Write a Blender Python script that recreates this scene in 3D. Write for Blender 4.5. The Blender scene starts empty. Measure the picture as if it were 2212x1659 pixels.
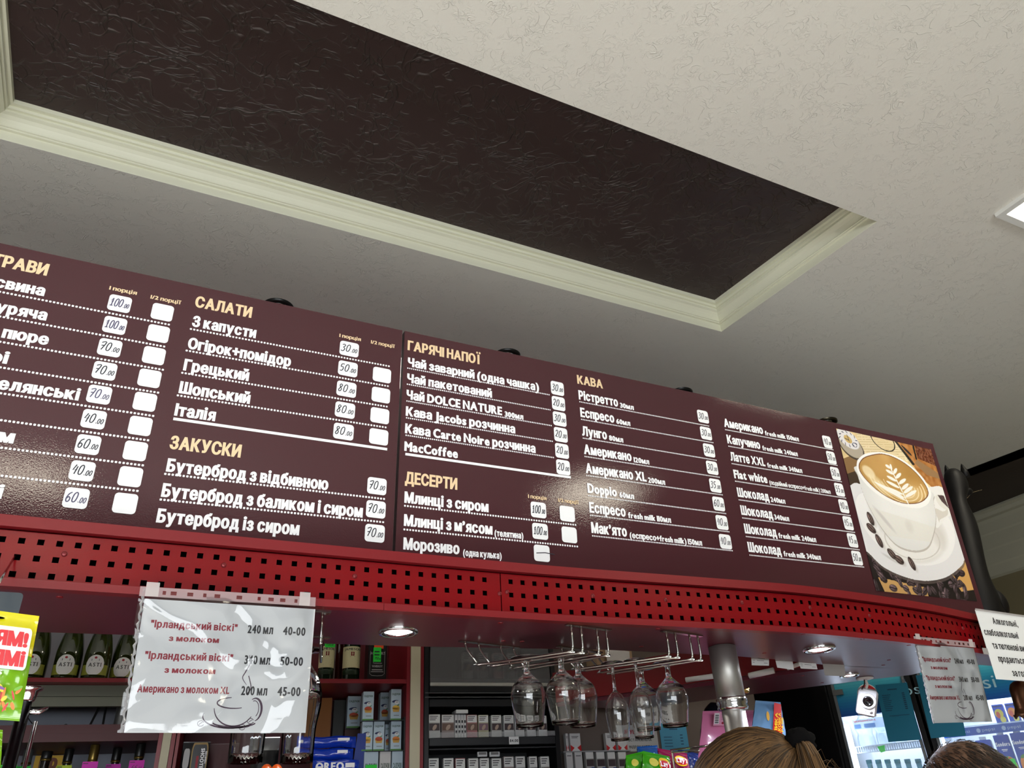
import bpy, bmesh, math, random
import numpy as np
from mathutils import Vector, Matrix
from mathutils.geometry import delaunay_2d_cdt
random.seed(7)
rng = np.random.default_rng(7)
SC = bpy.context.scene
COL = SC.collection
PI = math.pi

# ---------------------------------------------------------------- camera
FPX = 1661.85
RC = Matrix(((0.89753252, 0.1834875, 0.40095849),
             (-0.43802896, 0.47546943, 0.76292821),
             (-0.05065572, -0.86038431, 0.50712211)))
EYE = Vector((0, 0, 1.55))
cam = bpy.data.cameras.new('camera')
cam.sensor_width = 36
cam.lens = FPX / 2212 * 36
cam.clip_start = 0.02
camo = bpy.data.objects.new('camera', cam)
COL.objects.link(camo)
X, Y, Z = RC.col[0], RC.col[1], RC.col[2]
camo.matrix_world = Matrix(((X[0], -Y[0], -Z[0], EYE[0]), (X[1], -Y[1], -Z[1], EYE[1]),
                            (X[2], -Y[2], -Z[2], EYE[2]), (0, 0, 0, 1)))
SC.camera = camo

# ---------------------------------------------------------------- world, sun, exposure
SC.view_settings.view_transform = 'Standard'
SC.view_settings.look = 'None'
SC.view_settings.exposure = 0.10
SC.view_settings.gamma = 1
SC.view_settings.use_curve_mapping = False
SC.cycles.use_denoising = True
SC.cycles.max_bounces = 10
SC.cycles.diffuse_bounces = 5
SC.cycles.glossy_bounces = 4
SC.cycles.transmission_bounces = 8
SC.cycles.transparent_max_bounces = 12
SC.cycles.sample_clamp_indirect = 4.0
SC.cycles.caustics_reflective = False
SC.cycles.caustics_refractive = False
w = bpy.data.worlds.new('sky')
SC.world = w
w.use_nodes = True
bgn = w.node_tree.nodes['Background']
bgn.inputs[0].default_value = (0.80, 0.90, 1.0, 1)
bgn.inputs[1].default_value = 1.0
SUN = bpy.data.lights.new('sun', 'SUN')
SUN.energy = 27.0
SUN.angle = 0.02
SUN.color = (1.0, 0.98, 0.95)
so = bpy.data.objects.new('sun', SUN)
COL.objects.link(so)
so.rotation_euler = Vector((0.10, 1.0, -0.47)).to_track_quat('-Z', 'Y').to_euler()
so.location = (0, -6, 6)
# daylight coming through the front windows
WIN = bpy.data.lights.new('window_daylight', 'AREA')
WIN.shape = 'RECTANGLE'
WIN.size, WIN.size_y = 4.4, 1.05
WIN.energy = 150
WIN.color = (0.93, 0.97, 1.0)
wo = bpy.data.objects.new('window_daylight', WIN)
COL.objects.link(wo)
wo.location = (-1.3, -3.55, 1.75)
wo.rotation_euler = Vector((0, 1, 0)).to_track_quat('-Z', 'Z').to_euler()

# ---------------------------------------------------------------- helpers
def ray(px, py):
    return RC @ Vector((px - 1106, py - 829.5, FPX))
def onz(px, py, z):
    d = ray(px, py)
    return EYE + d * ((z - EYE.z) / d.z)
def ony(px, py, y0, s=0.0):          # vertical plane y = y0 + s*x
    d = ray(px, py)
    return EYE + d * ((y0 - EYE.y) / (d.y - s * d.x))
def atd(px, py, dep):
    return EYE + (RC @ Vector(((px - 1106) / FPX, (py - 829.5) / FPX, 1))) * dep

def s2l(c):
    c = c / 255
    return c / 12.92 if c <= .04045 else ((c + .055) / 1.055) ** 2.4
def lin(rgb):
    return (s2l(rgb[0]), s2l(rgb[1]), s2l(rgb[2]), 1)

MATS = {}
def mat(name, rgb=(200, 200, 200), rough=.5, metal=0, spec=.5, trans=0, ior=1.45, emit=0, alpha=1, coat=0,
        bump=None, aniso=0, coatr=.05):
    if name in MATS:
        return MATS[name]
    m = bpy.data.materials.new(name)
    m.use_nodes = True
    nt = m.node_tree
    b = nt.nodes['Principled BSDF']
    b.inputs['Base Color'].default_value = lin(rgb)
    b.inputs['Roughness'].default_value = rough
    b.inputs['Metallic'].default_value = metal
    b.inputs['Specular IOR Level'].default_value = spec
    b.inputs['Transmission Weight'].default_value = trans
    b.inputs['IOR'].default_value = ior
    b.inputs['Alpha'].default_value = alpha
    b.inputs['Coat Weight'].default_value = coat
    b.inputs['Coat Roughness'].default_value = coatr
    if emit:
        b.inputs['Emission Color'].default_value = lin(rgb)
        b.inputs['Emission Strength'].default_value = emit
    if bump:                          # (scale, strength, distance)
        tc = nt.nodes.new('ShaderNodeTexCoord')
        n = nt.nodes.new('ShaderNodeTexNoise')
        n.inputs['Scale'].default_value = bump[0]
        n.inputs['Detail'].default_value = 3
        bp = nt.nodes.new('ShaderNodeBump')
        bp.inputs['Strength'].default_value = bump[1]
        bp.inputs['Distance'].default_value = bump[2]
        nt.links.new(tc.outputs['Object'], n.inputs['Vector'])
        nt.links.new(n.outputs[0], bp.inputs['Height'])
        nt.links.new(bp.outputs[0], b.inputs['Normal'])
    MATS[name] = m
    return m

MW = {}
def thing(name, label, cat, loc=(0, 0, 0), rz=0, group=None):
    o = bpy.data.objects.new(name, None)
    COL.objects.link(o)
    o.empty_display_size = .05
    M = Matrix.Translation(Vector(loc)) @ Matrix.Rotation(rz, 4, 'Z')
    o.matrix_world = M
    o.location = loc
    o.rotation_euler = (0, 0, rz)
    MW[o] = M
    return tag(o, label, cat, group)
def tag(o, label=None, cat=None, group=None, kind=None):
    if label: o['label'] = label
    if cat: o['category'] = cat
    if group: o['group'] = group
    if kind: o['kind'] = kind
    return o

class B:
    """collects faces; M maps the local coordinates to the parent's"""
    def __init__(s, M=None):
        s.v = []; s.f = []; s.m = []; s.sm = []; s.mats = []; s.M = M or Matrix(); s.cur = 0; s.smooth = False
    def use(s, m):
        if m not in s.mats: s.mats.append(m)
        s.cur = s.mats.index(m)
        return s
    def add(s, vs, fs):
        o = len(s.v)
        M = s.M
        s.v += [tuple(M @ Vector(p)) for p in vs]
        s.f += [tuple(i + o for i in f) for f in fs]
        s.m += [s.cur] * len(fs)
        s.sm += [s.smooth] * len(fs)
        return s
    def box(s, a, b):
        (x0, y0, z0), (x1, y1, z1) = a, b
        return s.add([(x0, y0, z0), (x1, y0, z0), (x1, y1, z0), (x0, y1, z0), (x0, y0, z1), (x1, y0, z1), (x1, y1, z1), (x0, y1, z1)],
                     [(0, 3, 2, 1), (4, 5, 6, 7), (0, 1, 5, 4), (1, 2, 6, 5), (2, 3, 7, 6), (3, 0, 4, 7)])
    def bbox(s, a, b, r=.003):        # box with chamfered edges
        (x0, y0, z0), (x1, y1, z1) = a, b
        bm = bmesh.new()
        bmesh.ops.create_cube(bm, size=1)
        for v in bm.verts:
            v.co = Vector((x0 + (v.co.x + .5) * (x1 - x0), y0 + (v.co.y + .5) * (y1 - y0), z0 + (v.co.z + .5) * (z1 - z0)))
        bmesh.ops.bevel(bm, geom=bm.edges[:], offset=r, segments=1, affect='EDGES')
        bm.verts.index_update()
        s.add([v.co[:] for v in bm.verts], [[v.index for v in f.verts] for f in bm.faces])
        bm.free()
        return s
    def tube(s, pts, r, n=8, cap=True):
        pts = [Vector(p) for p in pts]
        rs = r if isinstance(r, (list, tuple)) else [r] * len(pts)
        vs = []; up = None
        for i, p in enumerate(pts):
            t = (pts[min(i + 1, len(pts) - 1)] - pts[max(i - 1, 0)]).normalized()
            if up is None:
                up = Vector((0, 0, 1)) if abs(t.z) < .9 else Vector((1, 0, 0))
            a = t.cross(up)
            if a.length < 1e-5: a = t.cross(Vector((0, 1, 0)))
            a.normalize(); b = a.cross(t).normalized(); up = b
            for k in range(n):
                q = 2 * PI * k / n
                vs.append(p + (a * math.cos(q) + b * math.sin(q)) * rs[i])
        fs = []
        for i in range(len(pts) - 1):
            for k in range(n):
                a = i * n + k; b = i * n + (k + 1) % n
                fs.append((a, b, b + n, a + n))
        if cap:
            fs.append(tuple(range(n - 1, -1, -1)))
            fs.append(tuple(range((len(pts) - 1) * n, len(pts) * n)))
        return s.add([v[:] for v in vs], fs)
    def lathe(s, prof, n=24, c=(0, 0, 0), sx=1, sy=1):   # prof: (r, z)
        vs = []; fs = []
        for r, z in prof:
            for k in range(n):
                a = 2 * PI * k / n
                vs.append((c[0] + r * math.cos(a) * sx, c[1] + r * math.sin(a) * sy, c[2] + z))
        m = len(prof)
        for i in range(m - 1):
            for k in range(n):
                a = i * n + k; b = i * n + (k + 1) % n
                fs.append((a, b, b + n, a + n))
        if prof[0][0] > 1e-6: fs.append(tuple(range(n - 1, -1, -1)))
        if prof[-1][0] > 1e-6: fs.append(tuple(range((m - 1) * n, m * n)))
        return s.add(vs, fs)
    def prism(s, poly, z0, z1):
        n = len(poly)
        vs = [(p[0], p[1], z0) for p in poly] + [(p[0], p[1], z1) for p in poly]
        fs = [tuple(range(n - 1, -1, -1)), tuple(range(n, 2 * n))]
        fs += [(i, (i + 1) % n, (i + 1) % n + n, i + n) for i in range(n)]
        return s.add(vs, fs)
    def quad(s, a, b, c, d):
        return s.add([a, b, c, d], [(0, 1, 2, 3)])
    def ell(s, c, r, n=20, m=12):
        prof = [(math.sin(PI * i / m), -math.cos(PI * i / m)) for i in range(m + 1)]
        vs = []; fs = []
        for q, z in prof:
            for k in range(n):
                a = 2 * PI * k / n
                vs.append((c[0] + q * math.cos(a) * r[0], c[1] + q * math.sin(a) * r[1], c[2] + z * r[2]))
        for i in range(m):
            for k in range(n):
                a = i * n + k; b = i * n + (k + 1) % n
                fs.append((a, b, b + n, a + n))
        return s.add(vs, fs)
    def build(s, name, m=None, parent=None, world=False, smooth=None, label=None, kind=None):
        if smooth is not None: s.sm = [smooth] * len(s.f)
        me = bpy.data.meshes.new(name)
        vs = s.v
        PM = MW.get(parent, Matrix()) if parent else Matrix()
        if world and parent:
            I = PM.inverted()
            vs = [tuple(I @ Vector(p)) for p in vs]
        me.from_pydata(vs, [], s.f)
        for x in ([m] if m else s.mats): me.materials.append(x)
        if not m and len(s.mats) > 1:
            me.polygons.foreach_set('material_index', s.m)
        me.polygons.foreach_set('use_smooth', s.sm)
        me.update()
        o = bpy.data.objects.new(name, me)
        COL.objects.link(o)
        if parent:
            o.parent = parent
            MW[o] = PM
        else:
            MW[o] = Matrix()
        if label: o['label'] = label
        if kind: o['kind'] = kind
        return o

def dup(root, loc, rz=0, label=None, scale=None):
    r = root.copy(); COL.objects.link(r)
    r.location = loc; r.rotation_euler = (0, 0, rz)
    if scale: r.scale = scale
    if label: r['label'] = label
    for ch in list(root.children):
        c = ch.copy(); COL.objects.link(c); c.parent = r
        for g in list(ch.children):
            d = g.copy(); COL.objects.link(d); d.parent = c
    return r

# ---------------------------------------------------------------- lettering
GL = {}
VB = .5        # emboldening acts less on horizontal strokes
def glyph(ch, bold):
    key = (ch, bold)
    if key in GL: return GL[key]
    if ch in 'ІI':
        w_ = .095 + 2 * bold
        e = bold * VB
        GL[key] = ([(0, -e), (w_, -e), (w_, .727 + e), (0, .727 + e)], [(0, 1, 2), (0, 2, 3)], w_, w_)
        return GL[key]
    if ch == 'Ї':
        w_ = .095 + 2 * bold; e = bold * VB; d = w_ * .5; q = .10 + bold; x = w_ * .72
        V_ = [(x, -e), (x + w_, -e), (x + w_, .727 + e), (x, .727 + e)]; T_ = [(0, 1, 2), (0, 2, 3)]
        for cx in (x + w_ / 2 - d * 1.25, x + w_ / 2 + d * 1.25):
            o = len(V_); V_ += [(cx + d * .9 * math.cos(2 * PI * i / 10), .90 + d * .8 * math.sin(2 * PI * i / 10)) for i in range(10)]; T_.append(tuple(range(o, o + 10)))
        GL[key] = (V_, T_, x * 2 + w_, x * 2 + w_)
        return GL[key]
    cu = bpy.data.curves.new('g', 'FONT')
    cu.body = ch; cu.fill_mode = 'NONE'; cu.resolution_u = 3
    ob = bpy.data.objects.new('g', cu)
    me = bpy.data.meshes.new_from_object(ob)
    vs = [v.co.xy.copy() for v in me.vertices]
    nxt = {}
    for e in me.edges: nxt[e.vertices[0]] = e.vertices[1]
    loops = []; seen = set()
    for st in range(len(vs)):
        if st in seen or st not in nxt: continue
        lp = []; k = st
        while k not in seen and k in nxt:
            seen.add(k); lp.append(vs[k]); k = nxt[k]
        c = []
        for p in lp:
            if not c or (p - c[-1]).length > 1e-4: c.append(p)
        if len(c) > 2 and (c[0] - c[-1]).length < 1e-4: c.pop()
        if len(c) > 2: loops.append(c)
    bpy.data.objects.remove(ob); bpy.data.curves.remove(cu); bpy.data.meshes.remove(me)
    if not loops:
        GL[key] = ([], [], 0, .26); return GL[key]
    def area(l): return sum(l[i - 1].x * l[i].y - l[i].x * l[i - 1].y for i in range(len(l))) / 2
    big = max(loops, key=lambda l: abs(area(l)))
    sg = 1 if area(big) > 0 else -1
    out = []
    for l in loops:
        if sg < 0: l = l[::-1]
        n = len(l); q = []
        for i in range(n):
            a = (l[i] - l[i - 1]).normalized(); b = (l[(i + 1) % n] - l[i]).normalized()
            na = Vector((a.y, -a.x)); nb = Vector((b.y, -b.x))
            mm = na + nb
            if mm.length < .3: 
                q.append(l[i] + Vector((na.x * bold, na.y * bold * VB))); q.append(l[i] + Vector((nb.x * bold, nb.y * bold * VB))); continue
            mm.normalize()
            k = min(1 / max(mm.dot(na), .3), 1.6)
            q.append(l[i] + Vector((mm.x * bold * k, mm.y * bold * k * VB)))
        out.append(q)
    loops = out
    V = []; E = []
    for l in loops:
        o = len(V)
        V += l
        E += [(o + i, o + (i + 1) % len(l)) for i in range(len(l))]
    rv, re_, rf, _, _, _ = delaunay_2d_cdt(V, E, [], 0, 1e-6)
    def wind(p):
        w_ = 0
        for l in loops:
            for i in range(len(l)):
                a, b = l[i - 1], l[i]
                if (a.y <= p.y) != (b.y <= p.y):
                    t = (p.y - a.y) / (b.y - a.y)
                    if a.x + t * (b.x - a.x) > p.x: w_ += 1 if b.y > a.y else -1
        return w_
    tris = []
    for f in rf:
        c = (rv[f[0]] + rv[f[1]] + rv[f[2]]) / 3
        if wind(c) > 0: tris.append(tuple(f))
    xs = [v.x for v in rv]
    x0, x1 = min(xs), max(xs)
    g = ([(v.x - x0, v.y) for v in rv], tris, x1 - x0, x1 - x0)
    GL[key] = g
    return g
CAPH = .727
def layout(body, bold=.045, gap=.075):
    x = 0; V = []; F = []
    for ch in body:
        if ch == ' ': x += .24; continue
        v, t, wd, _ = glyph(ch, bold)
        o = len(V)
        V += [(x + p[0], p[1] + bold * VB) for p in v]
        F += [tuple(i + o for i in f) for f in t]
        x += wd + (gap if bold > .02 else gap + .03)
    k = 1 / (CAPH + 2 * bold * VB)
    return [(a * k, b * k) for a, b in V], F, (x - gap) * k

class Flat(B):
    """flat print on a surface; fn maps (u, v, layer) to 3D"""
    def __init__(s, fn):
        B.__init__(s); s.fn = fn; s.L = 0
    def raw(s, pts, fs):
        return s.add([tuple(s.fn(p[0], p[1], s.L)) for p in pts], fs)
    def text(s, body, u, v, h, width=None, bold=.045, slant=0, rot=0, align='l', gap=.075):
        V, F, wd = layout(body, bold, gap)
        sx = h if width is None else width / wd
        W = wd * sx
        ox = {'l': 0, 'c': -W / 2, 'r': -W}[align]
        c, n = math.cos(rot), math.sin(rot)
        P = []
        for a, b in V:
            x = a * sx + ox + b * h * slant; y = b * h
            P.append((u + x * c - y * n, v + x * n + y * c))
        return s.raw(P, F)
    def poly(s, pts): return s.raw(pts, [tuple(range(len(pts)))])
    def rect(s, u0, v0, u1, v1): return s.poly([(u0, v0), (u1, v0), (u1, v1), (u0, v1)])
    def rrect(s, u0, v0, u1, v1, r, n=4):
        P = []
        for cx, cy, a0 in ((u1 - r, v0 + r, -90), (u1 - r, v1 - r, 0), (u0 + r, v1 - r, 90), (u0 + r, v0 + r, 180)):
            for k in range(n + 1):
                a = math.radians(a0 + 90 * k / n)
                P.append((cx + r * math.cos(a), cy + r * math.sin(a)))
        return s.poly(P)
    def ellipse(s, u, v, a, b, n=20, rot=0):
        c, q = math.cos(rot), math.sin(rot)
        return s.poly([(u + a * math.cos(2 * PI * k / n) * c - b * math.sin(2 * PI * k / n) * q,
                        v + a * math.cos(2 * PI * k / n) * q + b * math.sin(2 * PI * k / n) * c) for k in range(n)])
    def stroke(s, pts, w_):
        P = [Vector(p) for p in pts]
        V = []
        ws = w_ if isinstance(w_, list) else [w_] * len(P)
        for i, p in enumerate(P):
            t = (P[min(i + 1, len(P) - 1)] - P[max(0, i - 1)])
            if t.length < 1e-9: t = Vector((1, 0))
            t.normalize(); n = Vector((-t.y, t.x)) * ws[i] / 2
            V += [tuple(p + n), tuple(p - n)]
        return s.raw(V, [(2 * i, 2 * i + 1, 2 * i + 3, 2 * i + 2) for i in range(len(P) - 1)])
    def arc(s, cx, cy, a, b, t0, t1, w_, n=16):
        pts = [(cx + a * math.cos(math.radians(t0 + (t1 - t0) * k / n)), cy + b * math.sin(math.radians(t0 + (t1 - t0) * k / n))) for k in range(n + 1)]
        return s.stroke(pts, w_)
    def lift(s, L): s.L = L; return s

DIG = {
 '0': [[(.28, 1), (.12, .86), (.05, .5), (.08, .12), (.22, 0), (.40, .08), (.5, .45), (.48, .85), (.36, 1), (.24, .98)]],
 '1': [[(.05, .72), (.3, 1), (.28, 0)], [(.05, .0), (.5, .03)], [(.1, .55), (.42, .58)]],
 '2': [[(.05, .78), (.2, 1), (.42, .92), (.42, .65), (.2, .25), (.05, .05), (.15, .12), (.5, .02)]],
 '3': [[(.05, .9), (.3, 1), (.46, .82), (.25, .56), (.46, .38), (.35, .05), (.1, 0), (.02, .12)]],
 '4': [[(.28, 1), (.05, .42), (.5, .48)], [(.46, .85), (.34, 0)]],
 '5': [[(.5, 1), (.16, .98), (.1, .58), (.36, .6), (.44, .3), (.28, .02), (.04, .06)]],
 '6': [[(.46, .98), (.2, .8), (.05, .35), (.15, .02), (.38, .05), (.44, .35), (.25, .5), (.08, .32)]],
 '7': [[(.04, .86), (.1, .95), (.5, 1), (.2, 0)], [(.06, .52), (.42, .56)]],
 '8': [[(.42, .9), (.25, 1), (.1, .85), (.2, .6), (.4, .35), (.34, .06), (.15, 0), (.06, .2), (.22, .5), (.42, .78), (.42, .9)]],
 '-': [[(.0, .42), (.5, .5), (1.1, .46)]],
 '.': [[(.1, .0), (.16, .04)]], ',': [[(.14, .06), (.08, -.12)]],
}
def smooth2(pts, n=4):
    if len(pts) < 3: return pts
    P = [pts[0]] + list(pts) + [pts[-1]]; out = []
    for i in range(1, len(P) - 2):
        for k in range(n):
            t = k / n; q = []
            for d in range(len(pts[0])):
                a, b, c, e = P[i - 1][d], P[i][d], P[i + 1][d], P[i + 2][d]
                q.append(.5 * (2 * b + (c - a) * t + (2 * a - 5 * b + 4 * c - e) * t * t + (3 * b - a - 3 * c + e) * t ** 3))
            out.append(tuple(q))
    out.append(tuple(pts[-1]))
    return out
def sprof(pts, n=4):
    """smoothed lathe profile whose heights never overshoot"""
    out = smooth2(pts, n)
    zs = [p[1] for p in pts]
    res = []
    for i, (r, z) in enumerate(out):
        k = min(i // n, len(pts) - 2)
        lo, hi = sorted((pts[k][1], pts[k + 1][1]))
        rl, rh = sorted((pts[k][0], pts[k + 1][0]))
        res.append((min(max(r, rl - .0005), rh + .0008) if r > 0 else 0, min(max(z, lo), hi)))
    return res
def hand(fl, body, u, v, h, w_, wd=.62, th=.0021, sl=.18):
    """handwritten 70.00 with small trailing zeros"""
    x = 0; big = True; segs = []
    for ch in body:
        k = 1 if big else .52
        for st in DIG[ch]:
            pts = smooth2(st, 3) if len(st) > 3 else st
            segs.append(([(x + (p[0] + sl * p[1]) * k * wd, p[1] * k) for p in pts], big))
        x += (.62 if ch not in '.,' else .2) * k * wd + (.03)
        if ch in '.,': big = False
    sc = w_ / x
    for pts, bg in segs:
        jit = random.uniform(-.02, .02)
        fl.stroke([(u + p[0] * sc, v + (p[1] + jit) * h) for p in pts], th if bg else th * .75)
# ---------------------------------------------------------------- surfaces of the room
def wormy(nt, vec, scale, width, mask_scale, lo, hi, distort=1.2):
    """thin raised squiggles: where a distorted noise crosses its middle value"""
    N = nt.nodes; L = nt.links
    n = N.new('ShaderNodeTexNoise'); n.inputs['Scale'].default_value = scale; n.inputs['Detail'].default_value = 2; n.inputs['Distortion'].default_value = distort
    L.new(vec, n.inputs['Vector'])
    s_ = N.new('ShaderNodeMath'); s_.operation = 'SUBTRACT'; s_.inputs[1].default_value = .5; L.new(n.outputs[0], s_.inputs[0])
    a_ = N.new('ShaderNodeMath'); a_.operation = 'ABSOLUTE'; L.new(s_.outputs[0], a_.inputs[0])
    r = N.new('ShaderNodeMapRange'); r.inputs[1].default_value = 0; r.inputs[2].default_value = width; r.inputs[3].default_value = 1; r.inputs[4].default_value = 0
    L.new(a_.outputs[0], r.inputs[0])
    k = N.new('ShaderNodeTexNoise'); k.inputs['Scale'].default_value = mask_scale; L.new(vec, k.inputs['Vector'])
    kr = N.new('ShaderNodeMapRange'); kr.inputs[1].default_value = lo; kr.inputs[2].default_value = hi; L.new(k.outputs[0], kr.inputs[0])
    m = N.new('ShaderNodeMath'); m.operation = 'MULTIPLY'; L.new(r.outputs[0], m.inputs[0]); L.new(kr.outputs[0], m.inputs[1])
    return m.outputs[0]
def summed(nt, outs):
    o = outs[0]
    for q in outs[1:]:
        a = nt.nodes.new('ShaderNodeMath'); nt.links.new(o, a.inputs[0]); nt.links.new(q, a.inputs[1]); o = a.outputs[0]
    return o
def scaled(nt, o, k):
    a = nt.nodes.new('ShaderNodeMath'); a.operation = 'MULTIPLY'; a.inputs[1].default_value = k; nt.links.new(o, a.inputs[0]); return a.outputs[0]
def plaster(name, rgb):
    m = mat(name, rgb, .6, spec=.3)
    nt = m.node_tree; L = nt.links; N = nt.nodes
    tc = N.new('ShaderNodeTexCoord').outputs['Object']
    g = N.new('ShaderNodeTexNoise'); g.inputs['Scale'].default_value = 110; g.inputs['Detail'].default_value = 2; L.new(tc, g.inputs['Vector'])
    h = summed(nt, [wormy(nt, tc, 20, .016, 22, .50, .60, 1.0), scaled(nt, wormy(nt, tc, 60, .05, 26, .44, .60, 1.0), .6), scaled(nt, g.outputs[0], .5)])
    bp = N.new('ShaderNodeBump'); bp.inputs['Strength'].default_value = 1; bp.inputs['Distance'].default_value = .0009
    L.new(h, bp.inputs['Height']); L.new(bp.outputs[0], N['Principled BSDF'].inputs['Normal'])
    return m
M_CEIL = plaster('textured_white_wallpaper', (226, 223, 214))
M_MOULD = mat('cream_moulding', (226, 225, 203), .45, spec=.4)
M_BEAM = mat('dark_brown_wood', (48, 36, 30), .6, bump=(60, .3, .002))
M_OLIVE = mat('olive_wallpaper', (122, 112, 84), .7, bump=(12, .3, .004))
M_WALL = mat('painted_wall', (118, 116, 110), .7)
M_FLOOR = mat('floor_tile', (196, 196, 192), .5)
M_BROWN = mat('crushed_brown_wallpaper', (60, 47, 45), .42, spec=.45)
def brown_nodes():
    nt = M_BROWN.node_tree; L = nt.links; N = nt.nodes; b = N['Principled BSDF']
    tc = N.new('ShaderNodeTexCoord')
    wn = N.new('ShaderNodeTexNoise'); wn.inputs['Scale'].default_value = 4; wn.inputs['Detail'].default_value = 3
    mx = N.new('ShaderNodeMix'); mx.data_type = 'RGBA'; mx.blend_type = 'ADD'; mx.inputs[0].default_value = .35
    L.new(tc.outputs['Object'], wn.inputs['Vector']); L.new(tc.outputs['Object'], mx.inputs[6]); L.new(wn.outputs['Color'], mx.inputs[7])
    hs = []
    for sc, wid in ((8, .035), (15, .05), (28, .07)):
        v = N.new('ShaderNodeTexVoronoi'); v.feature = 'DISTANCE_TO_EDGE'; v.inputs['Scale'].default_value = sc
        L.new(mx.outputs[2], v.inputs['Vector'])
        r = N.new('ShaderNodeMapRange'); r.inputs[1].default_value = 0; r.inputs[2].default_value = wid
        r.inputs[3].default_value = 1; r.inputs[4].default_value = 0
        L.new(v.outputs['Distance'], r.inputs[0])
        k = N.new('ShaderNodeTexNoise'); k.inputs['Scale'].default_value = sc * .6
        L.new(tc.outputs['Object'], k.inputs['Vector'])
        kr = N.new('ShaderNodeMapRange'); kr.inputs[1].default_value = .48; kr.inputs[2].default_value = .62
        L.new(k.outputs[0], kr.inputs[0])
        mu = N.new('ShaderNodeMath'); mu.operation = 'MULTIPLY'
        L.new(r.outputs[0], mu.inputs[0]); L.new(kr.outputs[0], mu.inputs[1])
        hs.append(mu)
    n2 = N.new('ShaderNodeTexNoise'); n2.inputs['Scale'].default_value = 7; n2.inputs['Detail'].default_value = 4
    n2.noise_type = 'RIDGED_MULTIFRACTAL'; L.new(mx.outputs[2], n2.inputs['Vector'])
    m2 = N.new('ShaderNodeMath'); m2.operation = 'MULTIPLY'; m2.inputs[1].default_value = .15
    L.new(n2.outputs[0], m2.inputs[0])
    a = N.new('ShaderNodeMath'); a0 = N.new('ShaderNodeMath'); L.new(hs[0].outputs[0], a0.inputs[0]); L.new(hs[1].outputs[0], a0.inputs[1]); L.new(a0.outputs[0], a.inputs[0]); L.new(hs[2].outputs[0], a.inputs[1])
    a2 = N.new('ShaderNodeMath'); L.new(a.outputs[0], a2.inputs[0]); L.new(m2.outputs[0], a2.inputs[1])
    bp = N.new('ShaderNodeBump'); bp.inputs['Strength'].default_value = .8; bp.inputs['Distance'].default_value = .0045
    L.new(a2.outputs[0], bp.inputs['Height']); L.new(bp.outputs[0], b.inputs['Normal'])
brown_nodes()

HC = 3.3                      # ceiling height
# recess: outer (ceiling plane) and inner (raised panel) corners: far-left, far-right, near-right, near-left
RO = [(-.590, 1.939), (2.007, 1.939), (2.075, 1.197), (-.590, 1.197)]
RI = [(-.535, 1.884), (1.952, 1.884), (2.018, 1.252), (-.535, 1.252)]
b = B()
X0, X1, Y0, Y1 = -4.2, 5.26, -3.7, 5.2
V = [(X0, Y1, HC), (X1, Y1, HC), (X1, Y0, HC), (X0, Y0, HC)] + [(p[0], p[1], HC) for p in RO]
b.add(V, [(0, 1, 5, 4), (1, 2, 6, 5), (2, 3, 7, 6), (3, 0, 4, 7)])
b.add([(x, y, HC + .2) for x, y in ((X0, Y1), (X1, Y1), (X1, Y0), (X0, Y0))], [(0, 3, 2, 1)])
tag(b.build('ceiling', M_CEIL), 'pale grey wallpapered ceiling with fine raised wrinkles', kind='structure')
b = B()
b.add([(p[0] + sx * .01, p[1] + sy * .01, HC + .1085) for p, (sx, sy) in zip(RI, ((-1, 1), (1, 1), (1, -1), (-1, -1)))], [(0, 3, 2, 1)])
tag(b.build('ceiling.001', M_BROWN), 'dark brown crushed wallpaper panel sunk into the ceiling', kind='structure')
PROF = [(0, 0), (0.0006, 0.0012), (0.0024, 0.0315), (0.0105, 0.0322), (0.0112, 0.0372), (0.015, 0.0378), (0.0152, 0.041), (0.0128, 0.0425), (0.016, 0.05), (0.0215, 0.06), (0.03, 0.068), (0.0385, 0.0715), (0.039, 0.0765), (0.0365, 0.0785), (0.0365, 0.081), (0.044, 0.082), (0.0462, 0.088), (0.043, 0.0905), (0.043, 0.093), (0.0545, 0.0945), (0.0555, 0.11)]
for i in range(4):
    a, c = Vector(RO[i]), Vector(RO[(i + 1) % 4]); ai, ci = Vector(RI[i]), Vector(RI[(i + 1) % 4])
    vs = []; fs = []
    for t, z in PROF:
        k = t / .0555
        p = a.lerp(ai, k); q = c.lerp(ci, k)
        vs += [(p.x, p.y, HC + z), (q.x, q.y, HC + z)]
    for j in range(len(PROF) - 1):
        fs.append((2 * j, 2 * j + 1, 2 * j + 3, 2 * j + 2))
    b = B(); b.add(vs, fs)
    tag(b.build('trim_%d' % (i + 1), M_MOULD), ('cream stepped moulding along the far side of the brown recess', 'cream moulding on the right end of the brown recess',
        'cream moulding on the near side of the brown recess', 'cream moulding on the left end of the brown recess')[i], kind='structure')
# dark strip and cornice on the right
b = B()
def bx(y): return 4.465 + (2.655 - y) * .18
b.add([(bx(-3.6), -3.6, 3.296), (bx(5.1), 5.1, 3.296), (5.093, 5.1, 3.296), (5.19, -3.6, 3.296),
       (bx(-3.6), -3.6, 3.3), (bx(5.1), 5.1, 3.3), (5.093, 5.1, 3.3), (5.19, -3.6, 3.3)], [(0, 1, 2, 3), (0, 4, 5, 1), (2, 6, 7, 3), (4, 7, 6, 5)])
tag(b.build('trim_5', M_BEAM), 'dark brown band across the ceiling beyond the menu board', kind='structure')
b = B()
CP = [(5.0931, 3.3), (5.0871, 3.2819), (5.1112, 3.2698), (5.1173, 3.2457), (5.1438, 3.2397), (5.1486, 3.2155), (5.1535, 3.1552), (5.1607, 3.1431), (5.1631, 3.0586), (5.1728, 3.0466), (5.1752, 2.9621), (5.1824, 2.95), (5.1848, 2.8897), (5.2017, 2.8776)]
vs = []
for x, z in CP: vs += [(x, -3.6, z), (x, 5.1, z)]
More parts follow.
